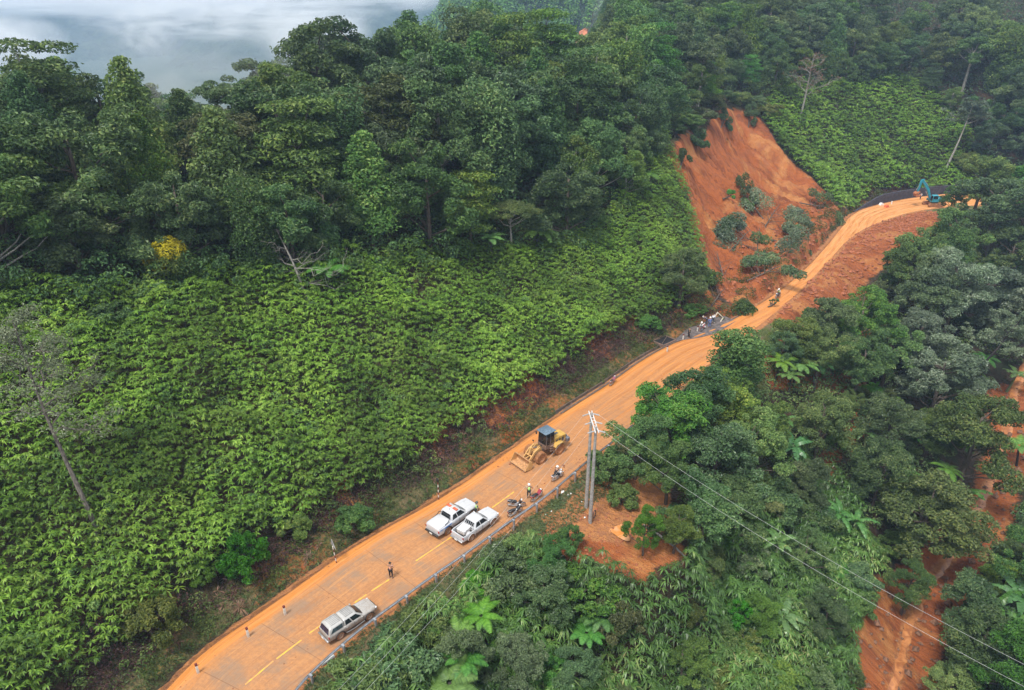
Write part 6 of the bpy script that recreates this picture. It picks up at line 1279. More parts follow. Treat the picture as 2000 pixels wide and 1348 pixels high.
# ---------------------------------------------------------------- people
SKIN = M('skin', (.36, .20, .13), .55, var=.1)
def skinmesh(name, verts, edges, radii, mat, parent, root=0, sub=1):
    bm = bmesh.new(); L_ = bm.verts.layers.skin.verify(); vs_ = [bm.verts.new(v) for v in verts]; bm.verts.ensure_lookup_table()
    for a, b in edges: bm.edges.new((vs_[a], vs_[b]))
    for i, v in enumerate(vs_):
        r_ = radii[i]; v[L_].radius = (r_, r_) if not isinstance(r_, tuple) else r_; v[L_].use_root = (i == root)
    me = bpy.data.meshes.new(name); bm.to_mesh(me); bm.free(); me.materials.append(mat); o = link(name, me, parent)
    s = o.modifiers.new('skin', 'SKIN'); s.use_smooth_shade = True; s.branch_smoothing = .4
    u = o.modifiers.new('sub', 'SUBSURF'); u.levels = sub; u.render_levels = sub; return o
def person(pos, rz, label, pose='stand', shirt=(.8, .8, .8), trousers=(.05, .05, .06), head='hair', headcol=(.02, .017, .015), vest=None, long_sleeve=False, arms=None, H=1.68):
    e = empty('person', pos, rz, label, 'person'); e.scale = (H / 1.68,) * 3
    J = {'pel': (0, 0, .94), 'waist': (0, 0, 1.08), 'chest': (.01, 0, 1.30), 'neck': (.0, 0, 1.44), 'hb': (.015, 0, 1.52), 'ht': (.02, 0, 1.615)}
    for s, n in ((1, 'L'), (-1, 'R')):
        J.update({n + 'hip': (0, s * .10, .90), n + 'kn': (.03, s * .115, .50), n + 'an': (-.01, s * .12, .09), n + 'toe': (.15, s * .135, .035), n + 'sh': (0, s * .185, 1.395), n + 'el': (-.02, s * .25, 1.12), n + 'wr': (.06, s * .25, .88)})
    if pose == 'phone': J.update({'Lel': (.10, .25, 1.14), 'Lwr': (.28, .10, 1.28), 'Rel': (.08, -.25, 1.14), 'Rwr': (.28, -.06, 1.28)})
    if pose == 'hips': J.update({'Lel': (-.10, .36, 1.16), 'Lwr': (.02, .20, 1.0), 'Rel': (-.10, -.36, 1.16), 'Rwr': (.02, -.20, 1.0)})
    if pose == 'stride': J.update({'Lkn': (.12, .11, .50), 'Lan': (.18, .115, .09), 'Ltoe': (.33, .12, .04), 'Rkn': (.0, -.115, .50), 'Ran': (-.20, -.12, .11), 'Rtoe': (-.05, -.13, .035), 'Lwr': (-.12, .24, .90), 'Rwr': (.18, -.24, .95)})
    if pose == 'ride':
        for k, v in {'pel': (-.22, 0, .84), 'waist': (-.20, 0, .98), 'chest': (-.10, 0, 1.20), 'neck': (-.05, 0, 1.34), 'hb': (-.02, 0, 1.41), 'ht': (.0, 0, 1.505)}.items(): J[k] = v
        for s, n in ((1, 'L'), (-1, 'R')): J.update({n + 'hip': (-.20, s * .10, .80), n + 'kn': (.18, s * .19, .68), n + 'an': (.12, s * .17, .34), n + 'toe': (.27, s * .18, .28), n + 'sh': (-.09, s * .18, 1.29), n + 'el': (.08, s * .27, 1.10), n + 'wr': (.30, s * .28, 1.0)})
    if pose == 'crouch':
        for k, v in {'pel': (-.22, 0, .42), 'waist': (-.16, 0, .55), 'chest': (.02, 0, .74), 'neck': (.12, 0, .84), 'hb': (.17, 0, .89), 'ht': (.22, 0, .97)}.items(): J[k] = v
        for s, n in ((1, 'L'), (-1, 'R')): J.update({n + 'hip': (-.22, s * .10, .38), n + 'kn': (.20, s * .17, .50), n + 'an': (.0, s * .14, .09), n + 'toe': (.16, s * .15, .035), n + 'sh': (.07, s * .18, .80), n + 'el': (.22, s * .20, .56), n + 'wr': (.40, s * .10, .46)})
    if pose == 'bend':
        for k, v in {'waist': (.06, 0, 1.06), 'chest': (.25, 0, 1.16), 'neck': (.38, 0, 1.20), 'hb': (.45, 0, 1.20), 'ht': (.54, 0, 1.18)}.items(): J[k] = v
        for s, n in ((1, 'L'), (-1, 'R')): J.update({n + 'sh': (.32, s * .18, 1.16), n + 'el': (.36, s * .22, .88), n + 'wr': (.48, s * .14, .68)})
    def sub(a, b, t): return tuple(J[a][i] * (1 - t) + J[b][i] * t for i in range(3))
    names_ = list(J.keys()); V = [J[k] for k in names_]; ix = {k: i for i, k in enumerate(names_)}; Rr_ = {'pel': .115, 'waist': .105, 'chest': .125, 'neck': .050, 'hb': .070, 'ht': .088}
    for n in 'LR': Rr_.update({n + 'hip': .085, n + 'kn': .055, n + 'an': .036, n + 'toe': .030, n + 'sh': .052, n + 'el': .038, n + 'wr': .026})
    Rd = [Rr_[k] for k in names_]; Ed = [('pel', 'waist'), ('waist', 'chest'), ('chest', 'neck'), ('neck', 'hb'), ('hb', 'ht')]
    for n in 'LR': Ed += [('pel', n + 'hip'), (n + 'hip', n + 'kn'), (n + 'kn', n + 'an'), (n + 'an', n + 'toe'), ('chest', n + 'sh'), (n + 'sh', n + 'el'), (n + 'el', n + 'wr')]
    Ed = [(ix[a], ix[b]) for a, b in Ed]
    # nose
    hb = Vector(J['hb']); ht = Vector(J['ht']); V.append(tuple((hb * .6 + ht * .4) + Vector((.10, 0, .0)))); Rd.append(.012); Ed.append((ix['hb'], len(V) - 1))
    for n in 'LR':      # palm, four fingers and a thumb
        w = Vector(J[n + 'wr']); d = (w - Vector(J[n + 'el'])).normalized(); side = Vector((0, 1, 0)).cross(d); side = Vector((1, 0, 0)) if side.length < .1 else side.normalized(); wi = ix[n + 'wr']
        V.append(tuple(w + d * .07)); Rd.append((.034, .016)); pi_ = len(V) - 1; Ed.append((wi, pi_))
        for k, ln in enumerate((.062, .072, .068, .052)):
            b0 = w + d * .085 + side * (.033 - .022 * k); b1 = b0 + d * ln * .55; b2 = b1 + (d * .8 + Vector((0, -.5 if n == 'L' else .5, -.1))) * ln * .45
            for q in (b0, b1, b2): V.append(tuple(q)); Rd.append(.0085)
            i = len(V) - 3; Ed += [(pi_, i), (i, i + 1), (i + 1, i + 2)]
        t0 = w + d * .035 + side * .035; t1 = t0 + (d + side * .6).normalized() * .045; V += [tuple(t0), tuple(t1)]; Rd += [.010, .009]; i = len(V) - 2; Ed += [(wi, i), (i, i + 1)]
    skinmesh('body', V, Ed, Rd, SKIN, e, ix['pel'])
    def part(name, seq, rad, mat):
        nv = []; ni = {}; ed = []; rd = []
        for ch in seq:
            for a, b in zip(ch[:-1], ch[1:]):
                for k in (a, b):
                    if k not in ni: ni[k] = len(nv); nv.append(J[k] if k in J else EXT[k]); rd.append(rad[k])
                ed.append((ni[a], ni[b]))
        return skinmesh(name, nv, ed, rd, mat, e, 0)
    EXT = {n + 'sl': sub(n + 'sh', n + 'el', .75) for n in 'LR'}; EXT.update({n + 'cuff': sub(n + 'el', n + 'wr', .88) for n in 'LR'}); EXT.update({n + 'leg': sub(n + 'kn', n + 'an', .88) for n in 'LR'}); EXT['hem'] = sub('pel', 'waist', .15); EXT['col'] = sub('chest', 'neck', .55)
    CM = M('cloth_' + '_'.join('%g' % c for c in shirt), shirt, .85, var=.2, scale=9); TMm = M('cloth_' + '_'.join('%g' % c for c in trousers), trousers, .85, var=.25, scale=9, mud=.5, mudh=.35)
    arm = lambda n: ['chest', n + 'sh', n + 'el', n + 'cuff'] if long_sleeve else ['chest', n + 'sh', n + 'sl']
    rad = {'hem': (.15, .12), 'waist': (.142, .118), 'chest': (.155, .13), 'col': .075}
    for n in 'LR': rad.update({n + 'sh': .068, n + 'sl': .058, n + 'el': .052, n + 'cuff': .042, n + 'hip': .108, n + 'kn': .075, n + 'leg': .062, n + 'an': .048, n + 'toe': .042})
    rad['pel'] = .135
    part('shirt', [['hem', 'waist', 'chest', 'col'], arm('L'), arm('R')], rad, CM)
    part('trousers', [['pel', 'Lhip', 'Lkn', 'Lleg'], ['pel', 'Rhip', 'Rkn', 'Rleg']], rad, TMm)
    for n in 'LR': skinmesh('shoe', [tuple(Vector(J[n + 'an']) + Vector((-.03, 0, -.03))), J[n + 'toe']], [(0, 1)], [.050, .040], M('shoe_dark', (.05, .035, .03), .8), e, 0)
    if vest: r2_ = {k: (tuple(v * 1.09 for v in rad[k]) if isinstance(rad[k], tuple) else rad[k] * 1.09) for k in ('hem', 'waist', 'chest', 'col')}; part('safety_vest', [['hem', 'waist', 'chest', 'col']], r2_, M('hivis_' + '_'.join('%g' % c for c in vest), vest, .7, var=.1))
    hc = (hb * .35 + ht * .65); up = (ht - hb).normalized(); q = MB()
    R_h = .135 if head == 'helmet' else .108
    q.lathe((0, 0, 0), [(R_h * math.sin(a), R_h * 1.02 * math.cos(a)) for a in np.linspace(.02, 1.75 if head == 'helmet' else 1.55, 8)], n=18, cap=False)
    if head == 'helmet': q.box((R_h * .95, 0, -.01), (.10, .16, .02), bev=.005)
    o = q.build('helmet' if head == 'helmet' else 'hair', M('head_' + '_'.join('%g' % c for c in headcol), headcol, .35 if head == 'helmet' else .8), e, smooth=60); o.location = hc + up * .02 - Vector((.012, 0, 0)); o.rotation_euler = (0, math.atan2(up.x, up.z), 0)
    for s in (-1, 1): q = MB(); q.lathe((0, 0, 0), [(.0005, -.009), (.009, 0), (.0005, .009)], n=8, cap=False); o = q.build('eye', BLACKP, e); o.location = (hb * .5 + ht * .5) + Vector((.078, s * .03, .0))
    return e
def stand_at(px, py, z=.06): p = gz(px, py, z); return (p[0], p[1], z)
LIME = (.42, .72, .22); WHT = (.82, .82, .80)
person(stand_at(764, 1129), RAD(70), 'person in a salmon pink shirt and black trousers standing alone on the road', 'phone', (.62, .30, .22), (.015, .015, .02), H=1.7)
person(stand_at(1033, 973), RAD(100), 'person in lime hi-vis vest and white helmet standing by the red motorcycle', 'phone', (.50, .55, .45), (.02, .03, .03), 'helmet', WHT, vest=LIME)
person(stand_at(932, 1009), RAD(200), 'person in lime hi-vis vest standing between the two white pickups', 'stand', (.05, .09, .10), (.03, .05, .05), 'helmet', (.06, .07, .07), vest=LIME, H=1.72)
def rider(bike, label, **k):
    m_ = bike.matrix_basis; p = bike.location; person((p.x, p.y, p.z), bike.rotation_euler[2], label, 'ride', **k)
rider(SCOOT, 'rider in black shirt and white helmet leaning forward on the white scooter', shirt=(.02, .02, .025), trousers=(.03, .03, .035), head='helmet', headcol=WHT, H=1.68)
rider(RB, 'rider in lime vest and white helmet on the far muddy road', shirt=(.5, .55, .5), trousers=(.02, .025, .04), head='helmet', headcol=WHT, vest=LIME, H=1.75)
person(stand_at(1345, 661), RAD(-160), 'person in dark green jacket standing at the road edge by the storm drain', 'stand', (.018, .045, .04), (.015, .015, .02), 'hair', (.05, .05, .06), long_sleeve=True, H=1.75)
person(stand_at(1385, 641), RAD(95), 'worker in blue overalls and white helmet seen from behind at the landslide corner', 'stand', (.10, .16, .36), (.10, .15, .30), 'helmet', WHT, long_sleeve=True, H=1.78)
person(stand_at(1372, 643), RAD(190), 'crouching worker in a white shirt beside the motorcycle on the paved patch', 'crouch', (.78, .78, .78), (.55, .55, .55), 'helmet', WHT, long_sleeve=True, H=1.9)
person(stand_at(1379, 635), RAD(150), 'worker in white helmet standing just behind the worker in blue', 'bend', (.06, .07, .12), (.05, .05, .06), 'helmet', (.86, .86, .80), H=1.75)
person(stand_at(1391, 633), RAD(60), 'worker in pale shirt bending beside the tilted square frame', 'bend', (.62, .66, .72), (.05, .06, .08), 'helmet', WHT, long_sleeve=True, H=1.75)
p = gz(1797, 390, .05); person((p[0], p[1], .05), RAD(180), 'worker in white top standing below the excavator bucket', 'stand', (.75, .75, .78), (.02, .03, .06), 'hair', long_sleeve=True, H=1.75)

# ---------------------------------------------------------------- guardrail, posts, poles, signs
GALV = M('galvanised_steel', (.34, .36, .39), .45, metal=.45, var=.25, scale=4, mud=.25, mudh=.5); CONC = M('weathered_concrete', (.30, .28, .26), .85, var=.3, scale=5)
def off_line(P_, o):
    out = []
    for i in range(len(P_)): d = P_[min(i + 1, len(P_) - 1)] - P_[max(i - 1, 0)]; d = d / np.hypot(*d); out.append(P_[i] + np.array([d[1], -d[0]]) * o)
    return np.array(out)
GR, gs = resample(RE, 900); GO = off_line(GR, .50); i0 = int(np.argmin(np.hypot(*(GR - np.array([-21., 20.])).T))); i1 = int(np.argmin(np.hypot(*(GR - gz(1228, 838)[:2]).T)))
gl = empty('guardrail', (GO[i0][0], GO[i0][1], 0), 0, 'grey steel crash barrier running along the right edge of the muddy road', 'guardrail')
def rel(p, o=gl): return (p[0] - o.location.x, p[1] - o.location.y, p[2])
prof = [(-.02, .44), (-.05, .475), (-.05, .53), (.02, .575), (.02, .605), (-.05, .65), (-.05, .705), (-.02, .745)]
k = i0; n_seg = 0
while k < i1:
    j = k
    while j < i1 and gs[j] - gs[k] < 2.85: j += 1
    ring = []
    for t_ in sorted(set(list(range(k, j, max(1, (j - k) // 3))) + [min(j + 1, 898)])):
        d = GO[min(t_ + 1, 899)] - GO[t_ - 1]; d = d / np.hypot(*d); n_ = np.array([d[1], -d[0]]); ring.append([rel((GO[t_][0] + n_[0] * a, GO[t_][1] + n_[1] * a, z)) for a, z in prof] + [rel((GO[t_][0] + n_[0] * (a + .012), GO[t_][1] + n_[1] * (a + .012), z)) for a, z in reversed(prof)])
    if len(ring) > 1: q = MB(); q.loft(ring); q.build('rail', GALV, gl, smooth=50)
    d = GO[k + 1] - GO[k]; a = math.atan2(d[1], d[0]); n_ = np.array([math.sin(a), -math.cos(a)]); c = GO[k] + n_ * .24; zg = Z1(c[0], c[1])
    q = MB(); q.box(rel((c[0], c[1], (zg - .3 + .76) / 2)), (.15, .15, .76 - zg + .3), rz=a, bev=.015); q.build('post', GALV, gl); c2 = GO[k] + n_ * .10; q = MB(); q.box(rel((c2[0], c2[1], .60)), (.16, .16, .30), rz=a); q.build('spacer', GALV, gl)
    k = j
REDW = [M('post_white', (.60, .58, .53), .6, mud=.4, mudh=.25), M('post_dark_red', (.13, .02, .02), .6)]
for (px, py), lab in zip([(387, 1314), (485, 1243), (557, 1200), (1303, 687), (1334, 664), (1362, 648)], ['nearest to the bottom edge of the picture', 'second from bottom on left road edge', 'opposite the silver pickup', 'just before the storm drain', 'between storm drain and dark-clothed person', 'on the paved patch beside the crouching worker']):
    p = gz(px, py, .05); e = empty('marker_post', (p[0], p[1], 0), .7, 'short white marker post with dark red cap, ' + lab, 'marker post', 'marker posts on the left road edge'); q = MB(); q.box((0, 0, .36), (.17, .17, .80), bev=.02, taper=.9); q.build('post', REDW[0], e); q = MB(); q.box((0, 0, .86), (.165, .165, .2), bev=.02); q.build('cap', REDW[1], e)
def striped_post(e, H, r=.045, n=7):
    for k in range(n): q = MB(); q.lathe((0, 0, 0), [(r, H * k / n), (r, H * (k + 1) / n)], n=12); q.build('band', REDW[(k + 1) % 2], e, smooth=50)
p = gz(857, 976, 0); zz = Z1(p[0], p[1]); e = empty('hazard_post', (p[0], p[1], zz), .6, 'red and white banded post with dark lamp box, left verge above the pickups', 'post'); striped_post(e, 2.1, .05); q = MB(); q.box((0, 0, 2.3), (.12, .34, .40), bev=.03); q.build('lamp_box', BLACKP, e)
p = gz(657.6, 1101, 0); zz = Z1(p[0], p[1]); e = empty('road_sign', (p[0], p[1], zz), RAD(38), 'grey-backed triangular road sign on a banded red and white post, left verge', 'road sign'); striped_post(e, 2.0, .045, 6); e.rotation_euler = (0, -.07, RAD(38))
q = MB(); V = [(.05, -.48, 1.95), (.05, .48, 1.95), (.05, 0, 2.78)]; q.panel(V, .012); q.build('sign_plate', M('sign_back_grey', (.45, .46, .47), .4, metal=.4), e); q = MB(); q.panel([(.066, -.40, 2.0), (.066, .40, 2.0), (.066, 0, 2.68)], .003); q.build('sign_face', M('sign_yellow', (.60, .42, .05), .5), e)
for (bx, by), (tx, ty), lab in (((1144.7, 991), (1152.4, 806), 'farther of the twin concrete power poles in the muddy clearing'), ((1152.4, 1021), (1162.6, 833), 'nearer of the twin concrete power poles, with a cable coil at its foot')):
    b = at(bx, by); H = height_for(b, ty); e = empty('power_pole', tuple(b), 0, lab, 'power pole', 'twin power poles'); q = MB(); q.lathe((0, 0, 0), [(.20, -.5), (.19, 0), (.115, H)], n=16); q.build('pole_shaft', CONC, e, smooth=50)
    if bx < 1150: A = b + np.array([0, 0, H])
    else: B_ = b + np.array([0, 0, H]); eb = e
    print('pole H', H, b)
A = np.array(A); B_ = np.array(B_); dAB = unit(B_ - A); out = unit(np.cross(dAB, [0, 0, 1.]))
ca_ = empty('crossarm', tuple((A + B_) / 2), 0, 'pale steel crossarm frame with glass insulators bridging the tops of the twin power poles', 'crossarm'); RL = lambda p: tuple(np.array(p) - (A + B_) / 2)
for s in (-1, 1): q = MB(); q.tube([RL(A - dAB * .6 + out * .14 * s + [0, 0, -.25]), RL(B_ + dAB * .6 + out * .14 * s + [0, 0, -.25])], .055, 4); q.build('beam', M('pale_steel', (.62, .60, .58), .5, metal=.2), ca_)
q = MB()
for t_ in (.2, .4, .6, .8): m_ = A + (B_ - A) * t_; q.tube([RL(m_ + out * .14 + [0, 0, -.25]), RL(m_ - out * .14 + [0, 0, -.25])], .03, 4)
q.build('brace', M('pale_steel'), ca_)
INS = M('insulator_grey', (.42, .43, .44), .3); att = []
for s in (-1, 1):
    for t_ in (-.12, .5, 1.12):
        m_ = A + (B_ - A) * t_ + [0, 0, -.28]; e1 = m_ + out * s * .75 + [0, 0, -.2]; q = MB(); P_ = [m_ + out * s * .16 + (e1 - m_ - out * s * .16) * u_ for u_ in np.linspace(0, 1, 13)]; q.tube([RL(p_) for p_ in P_], [.03 if k_ % 2 else .085 for k_ in range(13)], 8); q.build('insulator', INS, ca_, smooth=60); att.append((s, t_, e1))
WIRE = M('pale_wire', (.55, .56, .55), .5, metal=.3)
def wire(a, b, sag, label, r=.0075):
    P_ = [a + (b - a) * t_ - np.array([0, 0, sag * 4 * t_ * (1 - t_)]) for t_ in np.linspace(0, 1, 30)]; q = MB(); q.tube(P_, r, 5); tag(q.build('power_line', WIRE, None, smooth=60), label, 'power line')
right = [a for a in att if np.dot(a[2] - (A + B_) / 2, [1, 0, 0]) > 0 and a[1] != .5]; left_ = [a for a in att if np.dot(a[2] - (A + B_) / 2, [1, 0, 0]) <= 0]
for (s, t_, p_), (ex, ey, z_), lab in zip(sorted(right, key=lambda a: -a[1]), ((2040, 1362, 6.5), (2040, 1318, 6.5)), ('lower overhead wire running from the poles to the bottom right corner', 'upper overhead wire running from the poles to the bottom right corner')): wire(p_, gz(ex, ey, z_), .9, lab)
for (s, t_, p_), (ex, ey, z_), lab in zip(sorted(left_, key=lambda a: a[1]), ((560, 1450, 11), (590, 1450, 11), (618, 1450, 11)), ('leftmost overhead wire running from poles to the bottom edge', 'middle overhead wire running from poles to the bottom edge', 'rightmost overhead wire running from poles to the bottom edge')): wire(p_, gz(ex, ey, z_), .8, lab, .0055)
q = MB(); c = at(1157, 1006, .0); P_ = [(.42 * math.cos(a) * .35, .42 * math.cos(a) * .6, .75 + .42 * math.sin(a)) for a in np.linspace(0, 2 * math.pi, 25)]; q.tube(P_, .045, 6, cap=False); o = q.build('cable_coil', BLACKP, None, smooth=60); b = at(1153, 1019); o.location = (b[0] + .3, b[1] - .2, b[2] + .3); tag(o, 'black coil of cable leaning on the foot of the nearer power pole', 'cable coil')
# ---- ditch lining, storm drain, frame, wall, barriers, litter
LL, ls = resample(LE, 900); m_d = M('ditch_concrete', (.12, .085, .065), .85, var=.4, scale=2)
sel = [i for i in range(900) if 5.5 < LL[i][0] < 36]; V = []; 
for i in sel:
    d = LL[min(i + 1, 899)] - LL[i - 1]; d = d / np.hypot(*d); n_ = np.array([-d[1], d[0]]); wd_ = .85 + 1.5 * float(sstep(24, 30, LL[i][0]))
    for o_, z_ in ((-.02, .05), (.22, .055), (.30, -.30), (.30 + wd_ * .6, -.28), (.35 + wd_ * .6, .05), (.44 + wd_ * .6, .055)): c = LL[i] + n_ * o_; V.append((c[0], c[1], max(z_, -9)))
F = [(6 * i + k, 6 * i + k + 1, 6 * i + k + 7, 6 * i + k + 6) for i in range(len(sel) - 1) for k in range(5)]; tag(link('ditch', np_mesh('ditch', V, F, mats=[m_d])), kind='structure')
pv = [gz(*p, .0)[:2] for p in [(1316,668),(1345,640),(1375,622),(1412,618),(1438,628),(1400,652),(1360,662)]]; V = [(p[0], p[1], .115) for p in pv] + [(p[0], p[1], -.3) for p in pv]; n = len(pv); tag(link('pavement', np_mesh('pavement', V, F4=[(i, (i + 1) % n, n + (i + 1) % n, n + i) for i in range(n)], F3=[(0, i, i + 1) for i in range(1, n - 1)], mats=[M('dark_paving', (.11, .09, .085), .8, var=.5, scale=2)])), kind='structure')
p = gz(1302, 668, 0); i = int(np.argmin(np.hypot(*(LL - p[:2]).T))); d = LL[i + 1] - LL[i - 1]; a = math.atan2(d[1], d[0]); n_ = np.array([-math.sin(a), math.cos(a)]); c = LL[i] + n_ * 1.25
e = empty('storm_drain', (c[0], c[1], .12), a, 'dark open concrete storm drain inlet sunk beside the left edge of the road', 'storm drain')
for cx, cy, sx_, sy_ in ((0, -.95, 3.0, .18), (0, .95, 3.0, .18), (-1.4, 0, .18, 1.72), (1.4, 0, .18, 1.72)): q = MB(); q.box((cx, cy, -.12), (sx_, sy_, .46), bev=.02); q.build('kerb', M('drain_rim', (.16, .10, .075), .9, var=.4), e)
q = MB(); q.box((0, 0, .0), (2.62, 1.72, .02)); q.build('shaft_shade_sheet', M('drain_shade_black', (.008, .007, .009), 1.0), e); q = MB(); q.tube([(-1.3, -.6, .15), (1.2, .5, .16)], .05, 6); q.build('pipe', m_d, e)  # flat black sheet below the rim paints the shade inside the inlet
p = at(1396, 636); e = empty('square_frame', (p[0], p[1], p[2] + .35), RAD(20), 'pale square metal frame tilted on its corner beside the workers', 'frame'); e.rotation_euler = (RAD(-12), RAD(42), RAD(20)); PF = M('pale_frame', (.62, .57, .46), .6)
for cx, cz, sx_, sz_ in ((0, 0, 1.5, .11), (0, 1.5, 1.5, .11), (-.75, .75, .11, 1.61), (.75, .75, .11, 1.61)): q = MB(); q.box((cx, 0, cz), (sx_, .1, sz_)); q.build('bar', PF, e)
V = []; sel = [i for i in range(900) if 79 < LL[i][0] < 118 and LL[i][1] > 150]
for i in sel:
    d = LL[min(i + 1, 899)] - LL[i - 1]; d = d / np.hypot(*d); n_ = np.array([-d[1], d[0]]); h_ = 2.0 * float(sstep(79, 90, LL[i][0]))
    for o_, z_ in ((.35, -.2), (.55, h_), (.95, h_), (.95, -.2)): c = LL[i] + n_ * o_; V.append((c[0], c[1], z_))
F = [(4 * i + k, 4 * i + k + 1, 4 * i + k + 5, 4 * i + k + 4) for i in range(len(sel) - 1) for k in range(3)]; tag(link('retaining_wall', np_mesh('retaining_wall', V, F, mats=[M('dark_wall', (.035, .032, .045), .8, var=.4, scale=1.5)])), 'dark low retaining wall curving along the foot of the far fern slope', 'retaining wall')
for (px, py), cc, lab, nm in (((1731, 405), (.62, .12, .04), 'orange-red barrier block lying on the mud near the excavator', 'barrier'), ((1721, 401), (.75, .72, .70), 'white barrier block lying beside the orange one near the excavator', 'barrier'), ((1741, 399), (.75, .75, .75), 'small white marker standing near the dark retaining wall', 'marker')):
    p = gz(px, py, .05); q = MB(); q.ext([(-.55, 0), (.55, 0), (.45, .25), (.25, .55), (-.25, .55), (-.45, .25)], -.3, .3) if nm == 'barrier' else q.box((0, 0, .35), (.2, .2, .8), bev=.03); o = q.build(nm, M(nm + str(px), cc, .6)); o.location = (p[0], p[1], .05); o.rotation_euler = (0, 0, .4); tag(o, lab, nm)
p = gz(640, 1290, .1); q = MB(); q.box((0, 0, .12), (1.05, .26, .22), bev=.03); q.box((0, 0, .245), (.9, .18, .02)); o = q.build('white_kerb_block', M('kerb_white', (.76, .76, .72), .6)); o.location = (p[0], p[1], .06); o.rotation_euler = (0, 0, RAD(46)); tag(o, 'white painted kerb block lying against the guardrail behind the silver pickup', 'kerb block')
p = at(1868, 436); q = MB(); q.tube([(-.8, 0, .15), (.8, .1, .3)], [.16, .14], 8); o = q.build('cut_log', M('cut_wood', (.60, .42, .26), .7)); o.location = (p[0] - 2, p[1], p[2]); tag(o, 'short pale cut log lying on the red spill below the excavator', 'log')
rl = np.random.default_rng(8); spots = [(1110, 968), (1097, 975), (1077, 1000), (1099, 962), (1136, 981), (1142, 1012), (1190, 978), (1186, 950), (1147, 1098), (1150, 1108), (1115, 965), (1066, 1006)]
for i, (px, py) in enumerate(spots):
    p = at(px, py); q = MB(); s_ = .30 if i in (3, 8) else .13; q.add([(x * s_ + rl.normal() * s_ * .2, y * s_ + rl.normal() * s_ * .2, z * s_ * .6) for x, y, z in ((-.5, -.5, 0), (.5, -.4, .2), (.6, .5, .1), (-.4, .6, 0), (0, 0, 1))], [(0, 1, 4), (1, 2, 4), (2, 3, 4), (3, 0, 4), (3, 2, 1, 0)]); o = q.build('litter', M('litter_white', (.75, .75, .73), .6)); o.location = p + np.array([0, 0, .06]); tag(o, 'small scrap of white litter on the ground around the twin power poles', 'litter', 'scraps of litter in the clearing')
# stones and clods
RK = M('gully_rock', (.17, .085, .05), .85, var=.5, scale=3); CL = M('red_clod', (.30, .10, .045), .95, var=.4)
def clods(name, label, polyw, spacing, mat, seed, s0=.06, s1=.30, cond=None, cat='clods'):
    r = np.random.default_rng(seed); X, Y, ZZ = scatter(polyw, spacing, r, cond=cond); K = len(X); S_ = (s0 + (s1 - s0) * r.uniform(size=K) ** 4)[:, None, None]
    b_ = np.array([(1, 0, 0), (0, 1, 0), (-1, 0, 0), (0, -1, 0), (0, 0, .8), (0, 0, -.6)]); Vv_ = b_[None] * S_ * r.uniform(.6, 1.3, (K, 6, 1)); a = r.uniform(0, 6.28, K); ca2, sa2 = np.cos(a)[:, None], np.sin(a)[:, None]; x = Vv_[..., 0] * ca2 - Vv_[..., 1] * sa2; y = Vv_[..., 0] * sa2 + Vv_[..., 1] * ca2
    V = np.stack([x + X[:, None], y + Y[:, None], Vv_[..., 2] + ZZ[:, None] + S_[:, :, 0] * .25 + (.07 if name == 'mud_crumbs' else 0)], -1).reshape(-1, 3); f = np.array([(0, 1, 4), (1, 2, 4), (2, 3, 4), (3, 0, 4), (1, 0, 5), (2, 1, 5), (3, 2, 5), (0, 3, 5)]); F = (f[None] + np.arange(K)[:, None, None] * 6).reshape(-1, 3); return tag(link(name, np_mesh(name, V, F3=F, mats=[mat])), label, cat, kind='stuff')
clods('soil_clods', 'loose red clods strewn over the landslide and its foot', SCAR, .6, CL, 901, s1=.5, cond=lambda x, y: (dist_le(x, y) > .3) & (dist_le(x, y) < 5 + 9 * (fbm(x / 3, y / 3, 3, 903) + .3)))
clods('soil_clods', 'loose red clods on the spill below the road at the landslide', SPILL, .6, CL, 902, s1=.5)
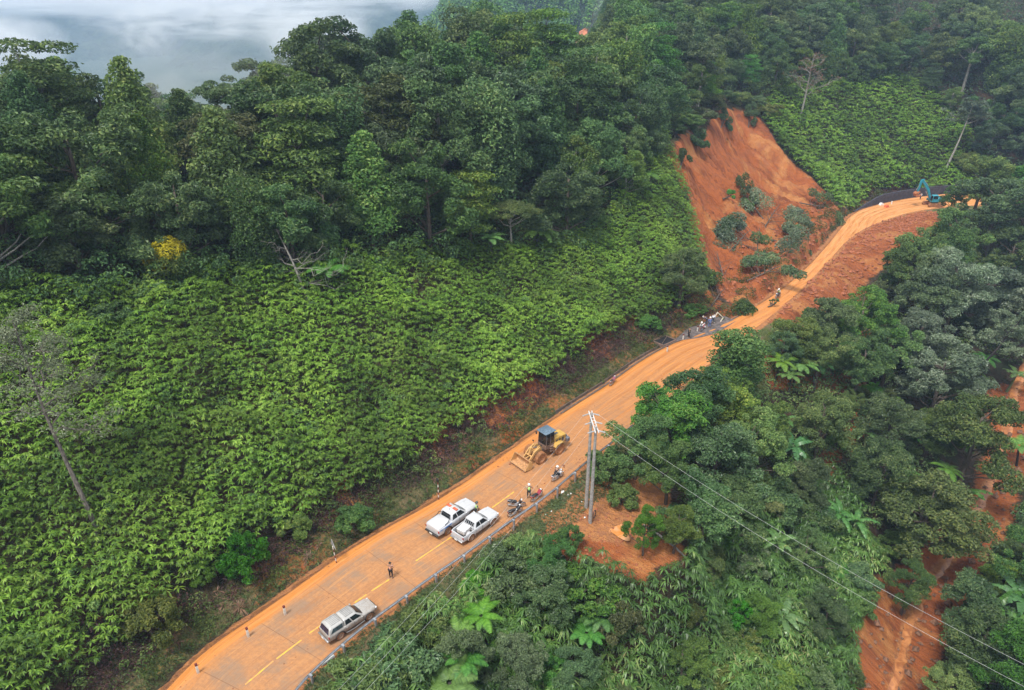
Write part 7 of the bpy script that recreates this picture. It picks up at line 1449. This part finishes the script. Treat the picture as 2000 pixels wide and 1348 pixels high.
clods('soil_clods', 'crumbs of mud along the left edge of the road', np.vstack([LE, (LE + np.array([.9, -.8]))[::-1]]), .33, M('orange_clod', (.42, .17, .06), .9, var=.4), 903, s0=.02, s1=.11, cond=lambda x, y: (y > 20) & (fbm(x / 2, y / 2, 3, 95) > 0))
clods('gully_stones', 'broken stones and rubble lying along the muddy gully', wpoly(RSOIL[3]), .8, RK, 904, s0=.05, s1=.6, cat='stones')
clods('soil_clods', 'clods and roots on the bare soil around the power poles', wpoly(RSOIL[0]), .33, CL, 905, s0=.03, s1=.18)

mp_, t = newmat('puddle_water'); g = t.n('ShaderNodeNewGeometry').outputs['Position']; n = t.noise(g, .9, 5, .6, .6); t.l(t.mix(t.ss(n, .4, .6), (.52, .20, .045), (.58, .30, .15)), t.b.inputs['Base Color']); t.b.inputs['Roughness'].default_value = .12
for px_ in ([(1168,1018),(1190,1014),(1215,1022),(1226,1045),(1232,1062),(1212,1056),(1195,1040),(1176,1030)], [(1165,945),(1185,938),(1205,945),(1228,962),(1226,985),(1200,978),(1180,965)]):
    zc = Z1(*gz(*px_[3], -.6)[:2]); P_ = smooth_poly(np.array([at(a, b)[:2] for a, b in px_ + px_[:1]]), 3)[:-1]; zz_ = float(np.percentile(Z(P_[:, 0], P_[:, 1]), 45)) + .02; c = P_.mean(0); V = [(c[0], c[1], zz_)] + [(p[0], p[1], zz_) for p in P_]; k = len(P_)
    tag(link('puddle', np_mesh('puddle', V, F3=[(0, 1 + i, 1 + (i + 1) % k) for i in range(k)], mats=[mp_])), kind='structure')

for nm_i, px_ in enumerate(([(1005,958),(1050,925),(1100,905),(1165,885),(1172,897),(1110,922),(1060,948),(1015,968)], [(935,905),(985,890),(1010,915),(1000,945),(960,935)])):
    clods('mud_crumbs', ('trail of dark mud crumbs on the road beside the wheel loader', 'dark mud crumbs scattered in front of the loader bucket')[nm_i], wpoly(px_), .34 if nm_i == 0 else .5, CL, 906 + nm_i, s0=.05, s1=.17, cond=lambda x, y: fbm(x / 1.6, y / 1.6, 3, 97) > .02, cat='mud crumbs')
